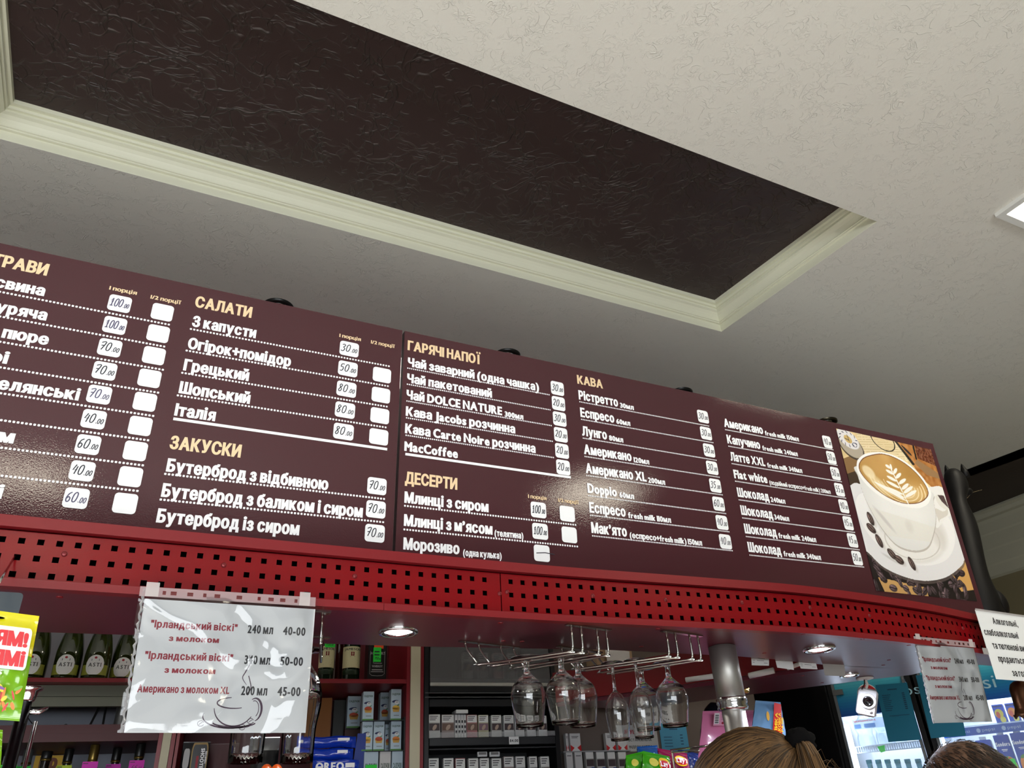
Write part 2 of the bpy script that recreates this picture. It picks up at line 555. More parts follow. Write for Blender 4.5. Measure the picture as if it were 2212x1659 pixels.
b.add(vs, [(2 * j, 2 * j + 2, 2 * j + 3, 2 * j + 1) for j in range(len(CP) - 1)])
tag(b.build('trim_6', mat('dull_cream_cornice', (176, 172, 152), .6)), 'wide dull cream cornice above the olive wall', kind='structure')  # a duller, greyer cream than the recess moulding
def wallbox(name, a, c, m, label):
    b = B(); b.box(a, c); return tag(b.build(name, m), label, kind='structure')
wallbox('floor', (X0, Y0, -.1), (X1, Y1, 0), M_FLOOR, 'beige tiled floor')
wallbox('wall_right', (5.202, Y0, 0), (5.3, Y1, HC), M_OLIVE, 'olive patterned wallpaper on the right wall')
wallbox('wall_left', (X0 - .1, Y0, 0), (X0, Y1, HC), M_WALL, 'plain left wall')
wallbox('wall_back', (X0, Y1, 0), (X1, Y1 + .1, HC), M_WALL, 'plain rear wall behind the bar')
# front wall with the shop windows
b = B()
b.box((X0, Y0 - .1, 0), (-3.5, Y0, HC)); b.box((.9, Y0 - .1, 0), (X1, Y0, HC)); b.box((-3.5, Y0 - .1, 2.3), (.9, Y0, HC)); b.box((-3.5, Y0 - .1, 0), (.9, Y0, .90))
tag(b.build('wall_front', M_WALL), 'wall behind the viewer with tall shop windows', kind='structure')
for i in range(3):
    x0 = -3.5 + i * 1.4667
    b = B()
    b.box((x0, Y0 - .07, .90), (x0 + .06, Y0 - .02, 2.3)); b.box((x0 + 1.4067, Y0 - .07, .90), (x0 + 1.4667, Y0 - .02, 2.3))
    b.box((x0 + .06, Y0 - .07, .90), (x0 + 1.4067, Y0 - .02, .96)); b.box((x0 + .06, Y0 - .07, 2.24), (x0 + 1.4067, Y0 - .02, 2.3))
    tag(b.build('window_%d' % (i + 1), mat('white_pvc', (235, 235, 235), .3)), 'white framed shop window behind the viewer', kind='structure')

# ---------------------------------------------------------------- lamps
M_CHROME = mat('chrome', (225, 225, 228), .12, 1)
M_BLACKM = mat('black_metal', (18, 18, 18), .35)
M_LENS = mat('lit_lens', (255, 252, 245), emit=14)
M_PANEL = mat('lit_panel', (255, 246, 224), emit=15)
M_WPL = mat('white_plastic', (228, 228, 224), .4)
for i, (x, y) in enumerate([(2.427, .408), (2.50, -1.63), (-1.03, -2.85), (-2.9, -.65), (.35, 2.56)]):  # the last panel is added, out of view, to brighten the back bar
    t = thing('led_panel', ('white square LED panel glowing at the right edge of the ceiling', 'white square LED panel behind the viewer that glares on the coffee list', 'white square LED panel near the shop windows behind the viewer', 'white square LED panel near the left wall', 'added unseen LED panel that brightens the bar shelves')[i],
              'ceiling light', (x, y, HC), 0, 'square ceiling panels' if i else None)
    b = B(); S = .6; f = .024
    b.box((0, 0, -.014), (S, f, 0)); b.box((0, S - f, -.014), (S, S, 0)); b.box((0, f, -.014), (f, S - f, 0)); b.box((S - f, f, -.014), (S, S - f, 0))
    b.build('frame', M_WPL, t)
    b = B(); b.box((f, f, -.011), (S - f, S - f, -.004)); b.build('diffuser', M_PANEL if i != 4 else mat('added_panel_glow', (255, 248, 236), emit=5), t)
for i, x in enumerate((.316, 1.260, 2.160, 3.060)):
    t = thing('downlight', ('unlit black downlight behind the menu board, above the salads heading', 'unlit black downlight behind the menu board, above the hot drinks list',
                            'unlit black downlight behind the menu board, above the coffee list', 'unlit downlight behind the menu board, nearest the coffee cup picture')[i],
              'downlight', (x, (2.440, 2.428, 2.423, 2.396)[i], HC), 0, 'downlights behind the menu board')
    b = B(); b.lathe([(.037, -.002), (.041, -.009), (.050, -.011), (.056, -.007), (.057, 0)], 28)
    b.f = b.f[:-2]; b.m = b.m[:-2]; b.sm = b.sm[:-2]
    b.build('ring', M_BLACKM if i < 3 else mat('bronze', (90, 84, 70), .3, 1), t, smooth=True)
    b = B(); b.lathe([(0, -.001), (.014, -.003), (.026, -.007), (.037, -.002)], 24); b.build('reflector', M_CHROME, t, smooth=True)
# ---------------------------------------------------------------- canopy over the bar
CURVE = [(-1.4, 1.475), (-.7, 1.464), (-.2, 1.455), (.4, 1.446), (.8, 1.438), (1.2, 1.412), (1.5, 1.396), (1.8, 1.412), (2.05, 1.44), (2.3, 1.485), (2.6, 1.53), (3.2, 1.56)]
CS = smooth2(CURVE, 12)
CX = np.array([p[0] for p in CS]); CY = np.array([p[1] for p in CS])
def yf(x): return float(np.interp(x, CX, CY))
SL = np.concatenate([[0], np.cumsum(np.hypot(np.diff(CX), np.diff(CY)))])
def xs_at(s): return float(np.interp(s, SL, CX))
def s_at(x): return float(np.interp(x, CX, SL))
M_RED = mat('red_laminate', (118, 16, 24), .34, spec=.5)
M_REDL = mat('red_edge_strip', (120, 26, 32), .32, spec=.35)
M_PERF = mat('red_enamelled_steel', (116, 6, 14), .24, spec=.28)
M_UND = mat('burgundy_laminate', (96, 34, 48), .32, spec=.55, bump=(9, .12, .003))
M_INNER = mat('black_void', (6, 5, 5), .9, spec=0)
CAN = thing('bar_canopy', 'red canopy over the bar with a perforated steel front and burgundy underside', 'canopy', (0, 1.5, 1.937))
BACK = [(2.318, 1.71), (1.96, 1.705), (1.83, 1.698), (1.65, 1.668), (1.5, 1.655), (1.1, 1.66), (.6, 1.727), (.39, 1.741), (.03, 1.746), (-.14, 1.76), (-1.4, 1.80)]
front = [(x, yf(x)) for x in np.linspace(-1.4, 3.2, 60)]
def plate(z0, z1, name, m, poly, par=CAN):
    b = B(); b.prism(poly, z0, z1); return b.build(name, m, par, world=True)
legpoly = [(1.96, 1.70), (2.318, 1.70), (2.33, 1.78), (2.23, 1.90), (2.01, 2.22), (1.80, 2.54), (1.43, 2.54), (1.74, 2.05)]
poly = [(x, y - .002) for x, y in front] + [(3.2, 1.64), (2.42, 1.60), (2.318, 1.70)] + BACK[1:]
plate(1.937, 1.949, 'underside_panel', M_UND, poly)
plate(1.937, 1.949, 'underside_panel', M_UND, legpoly)
plate(2.036, 2.0515, 'top_panel', M_RED, [(x, y + .004) for x, y in front] + [(3.2, 1.64), (2.42, 1.60), (2.318, 1.70)] + BACK[1:])
plate(2.036, 2.0515, 'top_panel', M_RED, legpoly)
def strip(name, x0, x1, z0, z1, dy0, dy1, m, n=60):
    b = B(); vs = []; fs = []
    xs = np.linspace(x0, x1, n)
    for x in xs:
        y = yf(x); vs += [(x, y + dy0, z0), (x, y + dy0, z1), (x, y + dy1, z1), (x, y + dy1, z0)]
    for i in range(n - 1):
        o = 4 * i
        for k in range(4): fs.append((o + k, o + k + 4, o + (k + 1) % 4 + 4, o + (k + 1) % 4))
    fs += [(0, 1, 2, 3), (4 * n - 1, 4 * n - 2, 4 * n - 3, 4 * n - 4)]
    b.add(vs, fs); return b.build(name, m, CAN, world=True)
strip('ledge', -1.4, 3.2, 2.034, 2.0535, -.012, .02, M_REDL, 80)
strip('lip', -1.4, .4485, 1.9365, 1.9495, -.010, .012, M_REDL, 60)
strip('lip', .4495, 3.2, 1.9365, 1.9495, -.010, .012, M_REDL, 60)
strip('hollow_shade', -1.4, 3.2, 1.95, 2.035, .022, .026, M_INNER)  # added black sheet standing in for the shade inside the hollow canopy
P = .0279
def perf(s0, s1, first, nh, dy=0):
    cuts = [s0]
    for k in range(nh):
        cuts += [first + k * P - .005, first + k * P + .005]
    cuts.append(s1)
    rows = [1.9495, 1.954, 1.964, 1.982, 1.992, 2.010, 2.020, 2.031]
    b = B(); vs = []; fs = []
    nr = len(rows)
    for s in cuts:
        x = xs_at(s); y = yf(x) + dy
        for z in rows: vs.append((x, y, z))
    for i in range(len(cuts) - 1):
        for j in range(nr - 1):
            if i % 2 == 1 and j % 2 == 1: continue
            fs.append((i * nr + j, (i + 1) * nr + j, (i + 1) * nr + j + 1, i * nr + j + 1))
    b.add(vs, fs)
    o = b.build('perforated_panel', M_PERF, CAN, world=True)
    md = o.modifiers.new('t', 'SOLIDIFY'); md.thickness = .0015; md.offset = -1
    return o
f1 = s_at(-.1986) - 40 * P
perf(f1 - .02, s_at(.7015), f1, int((s_at(.690) - f1) / P) + 1)
f2 = s_at(.7259)
perf(s_at(.7035), s_at(2.236), f2, int((s_at(2.228) - f2) / P) + 1, -.0005)
f3 = s_at(2.252)
perf(s_at(2.238), s_at(3.19), f3, 33)
b = B(); b.lathe([(.0045, 0), (.0045, .001), (.0032, .0026), (.0014, .003), (.0012, .0022), (0, .0022)], 14)
scr = None
def scrpx(pts):
    global scr
    for px, py in pts:
        y0 = 1.445
        for _ in range(3):
            q = ony(px, py, y0); y0 = yf(q.x)
        if scr is None:
            scr = b.build('screw', mat('red_screw', (120, 40, 44), .3, .4), CAN, smooth=False); o = scr
        else:
            o = scr.copy(); COL.objects.link(o)
        o.parent = CAN
        o.matrix_local = MW[CAN].inverted() @ Matrix.Translation((q.x, yf(q.x) - .0003, q.z)) @ Matrix.Rotation(PI / 2, 4, 'X')
scrpx([(139, 1197), (483, 1221), (766, 1245), (1079, 1282.5), (1095, 1279), (1280, 1287.5), (1602, 1302), (1749, 1313), (1877, 1330), (2080, 1357), (1437, 1296)])
# inner faces of the ring
def wallalong(name, pts, z0, z1, m, t=.012):
    b = B()
    for (ax, ay), (bx_, by) in zip(pts[:-1], pts[1:]):
        d = Vector((bx_ - ax, by - ay)).normalized(); n = Vector((-d.y, d.x)) * t
        b.prism([(ax, ay), (bx_, by), (bx_ + n.x, by + n.y), (ax + n.x, ay + n.y)], z0, z1)
    return b.build(name, m, CAN, world=True)
wallalong('inner_fascia', [(1.43, 2.54), (1.74, 2.05), (1.955, 1.712)], 1.9495, 2.0355, M_RED, -.012)
wallalong('inner_fascia', [(1.95, 1.700), (1.83, 1.690), (1.65, 1.660), (1.5, 1.647), (1.1, 1.652), (.6, 1.719), (.03, 1.738), (-1.38, 1.79)], 1.9495, 2.0355, M_RED, -.006)
# small red plastic caps under the canopy
capm = mat('red_cap', (120, 14, 20), .4)
for px, py in [(129, 1290), (1087, 1385), (1421, 1359), (1385, 1397), (1081, 1346), (1735, 1370), (1863, 1381), (1963, 1394), (1920, 1426), (1908, 1437), (1651, 1411), (1734, 1460), (1776, 1475), (1128, 1386)]:
    q = onz(px, py, 1.9365)
    b = B(); b.lathe([(.0055, .001), (.0052, -.0008), (0, -.0012)], 12, q[:]); b.build('screw_cap', capm, CAN, world=True)
# grey plastic tube on the inside of the far leg
tb = thing('cable_tube', 'white plastic tube fixed inside the red canopy behind the pole', 'tube', (1.7, 2.1, 1.99))
a = ony(1470, 1470, 2.6, -1.45); 
def onleg(px, py, off=.03):
    # vertical plane of the inner fascia, moved towards the viewer by off
    n = Vector((.84, .54, 0)); p0 = Vector((1.74, 2.05, 0)) - n * off
    d = ray(px, py); t = n.dot(p0 - EYE) / n.dot(d); return EYE + d * t
b = B(); b.tube([onleg(1482, 1469), onleg(1552, 1459)], .008, 12); b.build('tube', M_WPL, tb, world=True, smooth=True)
b = B(); b.tube([onleg(1618, 1460), onleg(1672, 1448)], .009, 12); b.build('tube', M_WPL, tb, world=True, smooth=True)
b = B(); b.tube([onleg(1700, 1444), onleg(1728, 1434)], .006, 12); b.build('tube', M_WPL, tb, world=True, smooth=True)

# spot lights under the canopy
for i, (px, py, r) in enumerate([(861, 1362, .042), (1769, 1400, .042), (1834, 1456, .030)]):
    q = onz(px, py, 1.937)
    t = thing('spotlight', ('lit chrome spotlight under the canopy near the whisky bottles', 'lit chrome spotlight under the canopy near the hanging cards',
                            'small lit chrome spotlight partly behind the plain grey card')[i], 'spotlight', q[:], 0, 'spotlights under the canopy')
    b = B(); b.lathe([(r * .72, -.001), (r * .75, -.006), (r * .95, -.007), (r, -.004), (r, 0)], 32)
    b.f = b.f[:-2]; b.m = b.m[:-2]; b.sm = b.sm[:-2]
    b.build('ring', M_CHROME, t, smooth=True)
    b = B(); b.lathe([(0, -.004), (r * .5, -.005), (r * .72, -.002)], 24); b.build('lens', M_LENS, t, smooth=True)
    l = bpy.data.lights.new('spot_bulb', 'SPOT'); l.energy = (7, 16, 9)[i]; l.spot_size = 2.9; l.spot_blend = .6; l.shadow_soft_size = .02
    l.color = (1, .97, .92) if i == 0 else (.82, .86, 1)
    lo = bpy.data.objects.new('spot_bulb', l); COL.objects.link(lo); lo.parent = t; lo.location = (0, 0, -.012)
# cool light spilling from inside is the work of the fridges further down
# poles
q = onz(1570, 1392, 1.937)
pole = thing('canopy_pole', 'thick polished steel pole with a ringed collar holding up the canopy', 'pole', (q.x, q.y + .02, 1.1))
b = B(); b.lathe([(.028, 0), (.028, .838)], 32); b.build('pole', mat('brushed_steel', (186, 184, 180), .42, .9), pole, smooth=True)
b = B(); b.lathe([(.034, .715), (.034, .835), (.028, .836)], 32); b.build('socket', mat('dull_steel', (170, 168, 164), .48, .9), pole, smooth=True)
b = B(); b.lathe([(.028, .685), (.035, .688), (.037, .693), (.035, .698), (.037, .703), (.037, .712), (.0345, .716)], 32); b.build('collar', M_CHROME, pole, smooth=True)
b = B(); b.tube([(.0, -.036, .706), (.0, -.040, .706)], .003, 10); b.build('grub_screw', M_BLACKM, pole)
cl = ony(1603, 1492, q.y + .02)
b = B(); b.tube([(.02, 0, cl.z - 1.1), (.045, 0, cl.z - 1.1), (.06, 0, cl.z - 1.095)], [.005, .006, .004], 10); b.ell((.05, 0, cl.z - 1.1), (.012, .005, .006), 12, 8)
b.build('clamp', mat('brass', (190, 160, 90), .25, 1), pole, smooth=True)
# slim pole at the left
q = ony(62, 1490, 1.62)
pl = thing('rack_pole', 'slim dark chrome pole rising beside the green sweets bag', 'pole', (q.x, q.y, 1.1))
top = q.z - 1.1
b = B(); b.lathe([(.010, 0), (.010, top)], 20); b.build('pole', mat('dark_chrome', (58, 58, 62), .3, 1), pl, smooth=True)
b = B(); b.lathe([(.011, top - .02), (.014, top - .016), (.016, top - .003), (.022, top), (.022, top + .004), (.0, top + .005)], 20); b.build('cap', M_CHROME, pl, smooth=True)
b = B(); b.tube([(.022, 0, 0), (.022, 0, top - .05)], .0035, 10); b.tube([(.0, 0, top - .035), (.024, 0, top - .035), (.036, 0, top - .028)], [.005, .005, .002], 10); b.build('clamp_rod', M_CHROME, pl, smooth=True)
# counter under everything
ct = thing('bar_counter', 'red bar counter running below the canopy', 'counter', (.7, 1.5, 0))
b = B(); b.bbox((-1.4, 1.22, 1.06), (2.5, 1.78, 1.1)); b.build('worktop', M_RED, ct, world=True)
b = B(); b.box((-1.38, 1.3, 0), (2.48, 1.72, 1.06)); b.build('body', mat('dark_panel', (60, 40, 40), .5), ct, world=True)
# ---------------------------------------------------------------- menu boards
TILT = .052
def bp_(u, v, L=0, k=.0):        # board coordinates (x, z) -> world, L = tiny print layers
    return Vector((u, 1.48 + TILT * (2.63 - v) - .0009 - L * .00012, v))
M_BOARD = mat('maroon_print', (70, 35, 41), .06, spec=.5)
def board_nodes():
    nt = M_BOARD.node_tree; N = nt.nodes; L = nt.links
    tc = N.new('ShaderNodeTexCoord'); n = N.new('ShaderNodeTexNoise'); n.inputs['Scale'].default_value = 420; n.inputs['Detail'].default_value = 1
    bp = N.new('ShaderNodeBump'); bp.inputs['Strength'].default_value = .14; bp.inputs['Distance'].default_value = .0006
    L.new(tc.outputs['Object'], n.inputs['Vector']); L.new(n.outputs[0], bp.inputs['Height']); L.new(bp.outputs[0], N['Principled BSDF'].inputs['Normal'])
board_nodes()
M_WH = mat('white_print', (252, 252, 255), .35)
M_CREAM = mat('cream_print', (238, 208, 168), .35)
M_BOX = mat('white_price_label', (248, 249, 252), .4)
M_INK = mat('black_marker', (36, 36, 48), .5)
M_INKB = mat('violet_marker', (78, 74, 104), .5)
M_EDGE = mat('board_edge', (60, 34, 40), .4)
def board(x0, x1, label):
    t = thing('menu_board', label, 'menu board', ((x0 + x1) / 2, 1.52, 2.055))
    b = B(); vs = []
    for z in (2.056, 2.6265):
        y = 1.48 + TILT * (2.63 - z)
        vs += [(x0, y, z), (x1, y, z), (x1, y + .018, z + .001), (x0, y + .018, z + .001)]
    for q in (4, 5, 6, 7): vs[q] = (vs[q][0], vs[q][1], vs[q][2] + (.009 * (vs[q][0] - .49) if vs[q][0] > .49 else .005 * (vs[q][0] - .49)) - .0035)
    b.use(M_BOARD).add(vs, [(0, 1, 5, 4)]); b.use(M_EDGE).add(vs, [(3, 2, 1, 0), (4, 5, 6, 7), (1, 2, 6, 5), (2, 3, 7, 6), (3, 0, 4, 7)])
    b.build('panel', None, t, world=True)
    for x in np.linspace(x0 + .3, x1 - .3, 3):
        b = B(); b.box((x - .01, 1.5335, 2.0525), (x + .01, 1.6, 2.0555)); b.box((x - .01, 1.5335, 2.0525), (x + .01, 1.5365, 2.3)); b.build('bracket', M_BLACKM, t, world=True)
    return t
BL = board(-1.40, .4865, 'left maroon menu board listing soups, salads and sandwiches')
BR = board(.4925, 2.394, 'right maroon menu board listing drinks and desserts with a coffee cup picture')
def T(par, body, u, v, h, wd, m=None, name='item_text', bold=.07, gap=.03):
    f = Flat(lambda a, c, L: bp_(a, c + .0125 * (a - u - wd / 2), L)); f.use(m or M_WH).lift(1).text(body, u, v, h, wd, bold, gap=gap)
    return f.build(name, None, par, world=True)
def head(par, body, u, v, wd, h=.0285): return T(par, body, u, v, h, wd, M_CREAM, 'heading_text', .065)
def dots(par, u0, u1, v, d=.0048, g=.0066, h=.0042):
    um = (u0 + u1) / 2 if u0 > -1 else -.16
    f = Flat(lambda a, c, L: bp_(a, c + (.0135 if u0 > -1 else .0055) * (a - um), L)); f.use(M_WH).lift(0)
    n = int((u1 - u0) / g)
    for k in range(n + 1): f.rrect(u0 + k * g, v - h / 2, u0 + k * g + d * .86, v + h / 2, .0008, 1)
    f.build('dotted_rule', None, par, world=True)
def rule(par, u0, u1, v):
    f = Flat(lambda a, c, L: bp_(a, c + .0128 * (a - (u0 + u1) / 2), L)); f.use(M_WH).lift(0).rect(u0, v - .0030, u1, v + .0030); f.build('solid_rule', None, par, world=True)
def pbox(par, u0, v0, u1, v1, txt=None, ink=None, r=.007):
    f = Flat(bp_); f.use(M_BOX).lift(3).rrect(u0, v0, u1, v1, r); o = f.build('price_label', None, par, world=True)
    if txt:
        f = Flat(bp_); f.use(ink or M_INK).lift(5)
        w_ = u1 - u0; h = v1 - v0
        hand(f, txt, u0 + w_ * .07, v0 + h * (.30 if txt != '-' else .1), h * .48 if txt != '-' else h * .9, w_ * (.86 if txt != '-' else .7))
        f.build('handwritten_price', None, o, world=True)
# --- left board, first column (runs out of the frame on the left)
head(BL, 'СТРАВИ', -.377, 2.5652, .118, .0285)
rows1 = [2.5100, 2.4567, 2.4035, 2.3512, 2.2997, 2.2475, 2.1955, 2.1442]
xe1 = [-.017 - .0006 * 0 for _ in rows1]
for i, z in enumerate(rows1): dots(BL, -1.30 + .0022, -.0185 + i * .0009, z)
for body, ue, v, w_ in [('Відбивна свина', -.2531, 2.5170, .225), ('Відбивна куряча', -.2375, 2.4636, .240), ('Картопляне пюре', -.2228, 2.4112, .265), ('Котлета по селянські', -.1478, 2.3059, .330)]:
    f_ = T(BL, body, ue - w_, v, .0255, w_)
T(BL, 'Картопля фрі', -.2775 - .235, 2.3577, .0255, .235)
T(BL, 'Вареники з м’ясом', -.2312 - .325, 2.2033, .0255, .325)
T(BL, 'Пельмені варені', -.2240 - .29, 2.1004, .0255, .29)
T(BL, '1 порція', -.1457, 2.5652, .0095, .052, M_CREAM, 'column_text', .045)
T(BL, '1/2 порції', -.0672, 2.5645, .0095, .060, M_CREAM, 'column_text', .045)
for i, p in enumerate(['100.00', '100.00', '70.00', '70.00', '70.00', '40.00', '60.00', '40.00', '60.00']):
    k = i / 8; v1 = 2.5550 - i * .0523
    pbox(BL, -.1412 + k * .0095, v1 - .0375, -.0992 + k * .0072, v1 + .0005, p, M_INKB if i in (0, 1, 4, 8) else M_INK)
    pbox(BL, -.0595 + k * .0085, v1 - .0375, -.0180 + k * .0068, v1 + .0012)
# --- left board, salads
head(BL, 'САЛАТИ', .0198, 2.5674, .118)
for body, v, w_ in [('З капусти', 2.5185, .1317), ('Огірок+помідор', 2.4645, .2128), ('Грецький', 2.4120, .1302), ('Шопський', 2.3595, .1393), ('Італія', 2.3088, .0774)]:
    T(BL, body, .0215, v, .0275, w_)
for i, z in enumerate((2.5138, 2.4610, 2.4082, 2.3562)): dots(BL, .0195, .4585 + i * .0006, z)
rule(BL, .0215, .4635, 2.3040)
T(BL, '1 порція', .3352, 2.5677, .0095, .0512, M_CREAM, 'column_text', .045)
T(BL, '1/2 порції', .4105, 2.5682, .0095, .0588, M_CREAM, 'column_text', .045)
for i, p in enumerate(['30.00', '50.00', '80.00', '80.00', '80.00']):
    v1 = 2.5592 - i * .0521
    pbox(BL, .3384 + i * .0006, v1 - .0372, .3830 + i * .0006, v1, p)
    if i: pbox(BL, .4197 + i * .0003, v1 - .0372 + .001, .4632 + i * .0003, v1 + .001)
# --- left board, snacks
head(BL, 'ЗАКУСКИ', .0241, 2.2380, .1340)
for body, v, w_ in [('Бутерброд з відбивною', 2.1920, .3142), ('Бутерброд з баликом і сиром', 2.1415, .3915), ('Бутерброд із сиром', 2.0905, .2642)]:
    T(BL, body, .0262, v, .0275, w_)
dots(BL, .0245, .4632, 2.1880); dots(BL, .0252, .4640, 2.1365)
for i in range(3):
    v1 = 2.2364 - i * .0521
    pbox(BL, .4236 + i * .0006, v1 - .0376, .4662 + i * .0006, v1, '70.00')
# --- right board, hot drinks
head(BR, 'ГАРЯЧІ НАПОЇ', .5010, 2.5722, .1934, .0275)
for body, v, w_, ex, eu, ew in [('Чай заварний (одна чашка)', 2.5290, .3545, 0, 0, 0), ('Чай пакетований', 2.4846, .2205, 0, 0, 0), ('Чай DOLCE NATURE', 2.4414, .2470, '300мл', .7570, .0516),
                                ('Кава Jacobs розчинна', 2.3985, .2818, 0, 0, 0), ('Кава Carte Noire розчинна', 2.3552, .3360, 0, 0, 0), ('MacCoffee', 2.3105, .1305, 0, 0, 0)]:
    T(BR, body, .5030, v, .0245, w_)
    if ex: T(BR, ex, eu, v, .0155, ew)
for i, z in enumerate((2.5245, 2.4814, 2.4374, 2.3944, 2.3508)): dots(BR, .5022 + i * .0006, .8890 + i * .0003, z, .0036, .0049, .0036)
rule(BR, .506, .9346, 2.3050)
for i, p in enumerate(['30.00', '20.00', '30.00', '20.00', '20.00', '20.00']):
    v1 = 2.5702 - i * .0439
    pbox(BR, .8925 + i * .0005, v1 - .0392, .9313 + i * .0005, v1, p)
head(BR, 'ДЕСЕРТИ', .5075, 2.2335, .1248)
T(BR, 'Млинці з сиром', .5079, 2.1895, .0262, .2018)
T(BR, 'Млинці з м’ясом', .5088, 2.1380, .0262, .2100); T(BR, '(телятина)', .7235, 2.1375, .0155, .0733)
T(BR, 'Морозиво', .5096, 2.0862, .0262, .1288); T(BR, '(одна кулька)', .6467, 2.0855, .0155, .0935)
dots(BR, .5078, .9375, 2.1845); dots(BR, .5085, .9395, 2.1318)
T(BR, '1 порція', .8131, 2.2392, .0095, .0498, M_CREAM, 'column_text', .045); T(BR, '1/2 порції', .8943, 2.2402, .0095, .0582, M_CREAM, 'column_text', .045)
for i, p in enumerate(['100.00', '100.00', '-']):
    v1 = 2.2315 - i * .0516
    pbox(BR, .8188 + i * .0018, v1 - .0382, .8600 + i * .0018, v1, p)
    if i < 2: pbox(BR, .8970 + i * .002, v1 - .0382, .9384 + i * .002, v1)
# --- coffee
head(BR, 'КАВА', .9746, 2.5786, .0805, .0265)
K = [('Рістретто', 2.5322, .1233, '30мл', 1.1046, .0446, '30.00'), ('Еспресо', 2.4815, .1048, '60мл', 1.0872, .0445, '30.00'), ('Лунго', 2.4285, .0755, '80мл', 1.0590, .0442, '30.00'),
     ('Американо', 2.3782, .1455, '120мл', 1.1300, .0494, '30.00'), ('Американо XL', 2.3272, .1846, '200мл', 1.1690, .0542, '35.00'), ('Doppio', 2.2744, .0868, '60мл', 1.0740, .0446, '60.00'),
     ('Еспресо', 2.2241, .1060, 'fresh milk 110мл', 1.0945, .1322, '40.00'), ('Мак’ято', 2.1730, .1030, '(еспресо+fresh milk) 150мл', 1.0930, .2247, '40.00')]
for i, (a, v, w_, e, eu, ew, p) in enumerate(K):
    T(BR, a, .9755 + i * .0010, v, .0275, w_); T(BR, e, eu, v, .0158, ew, bold=.062)
    dots(BR, .9764 + i * .001, 1.4075 + i * .0013, v - .0045, .0036, .0049, .0036)
    v1 = 2.5766 - i * .0519
    pbox(BR, 1.3690 + i * .0012, v1 - .0392, 1.4078 + i * .0013, v1, p)
K = [('Американо', 2.5393, .1478, 'fresh milk 150мл', 1.6170, .1348, '40.00'), ('Капучино', 2.4878, .1235, 'fresh milk 240мл', 1.5950, .1384, '50.00'), ('Латте XXL', 2.4348, .1283, 'fresh milk 340мл', 1.6010, .1362, '50.00'),
     ('Flat white', 2.3826, .1228, '(подвійний еспресо+fresh milk) 200мл', 1.5960, .2402, '55.00'), ('Шоколад', 2.3284, .1150, '240мл', 1.5880, .0552, '40.00'),
     ('Шоколад', 2.2770, .1150, '340мл', 1.5890, .0553, '45.00'), ('Шоколад', 2.2252, .1150, 'fresh milk 240мл', 1.5915, .1412, '45.00'), ('Шоколад', 2.1747, .1175, 'fresh milk 340мл', 1.5975, .1389, '50.00')]
for i, (a, v, w_, e, eu, ew, p) in enumerate(K):
    T(BR, a, 1.4628 + i * .0014, v, .0275, w_); T(BR, e, eu, v, .0158 if i != 3 else .0135, ew, bold=.062 if i != 3 else .045)
    dots(BR, 1.4635 + i * .0014, 1.8920 + i * .0013, v - .0065, .0036, .0049, .0036)
    v1 = 2.5795 - i * .0519
    pbox(BR, 1.8555 + i * .0011, v1 - .0415, 1.8914 + i * .0014, v1, p)

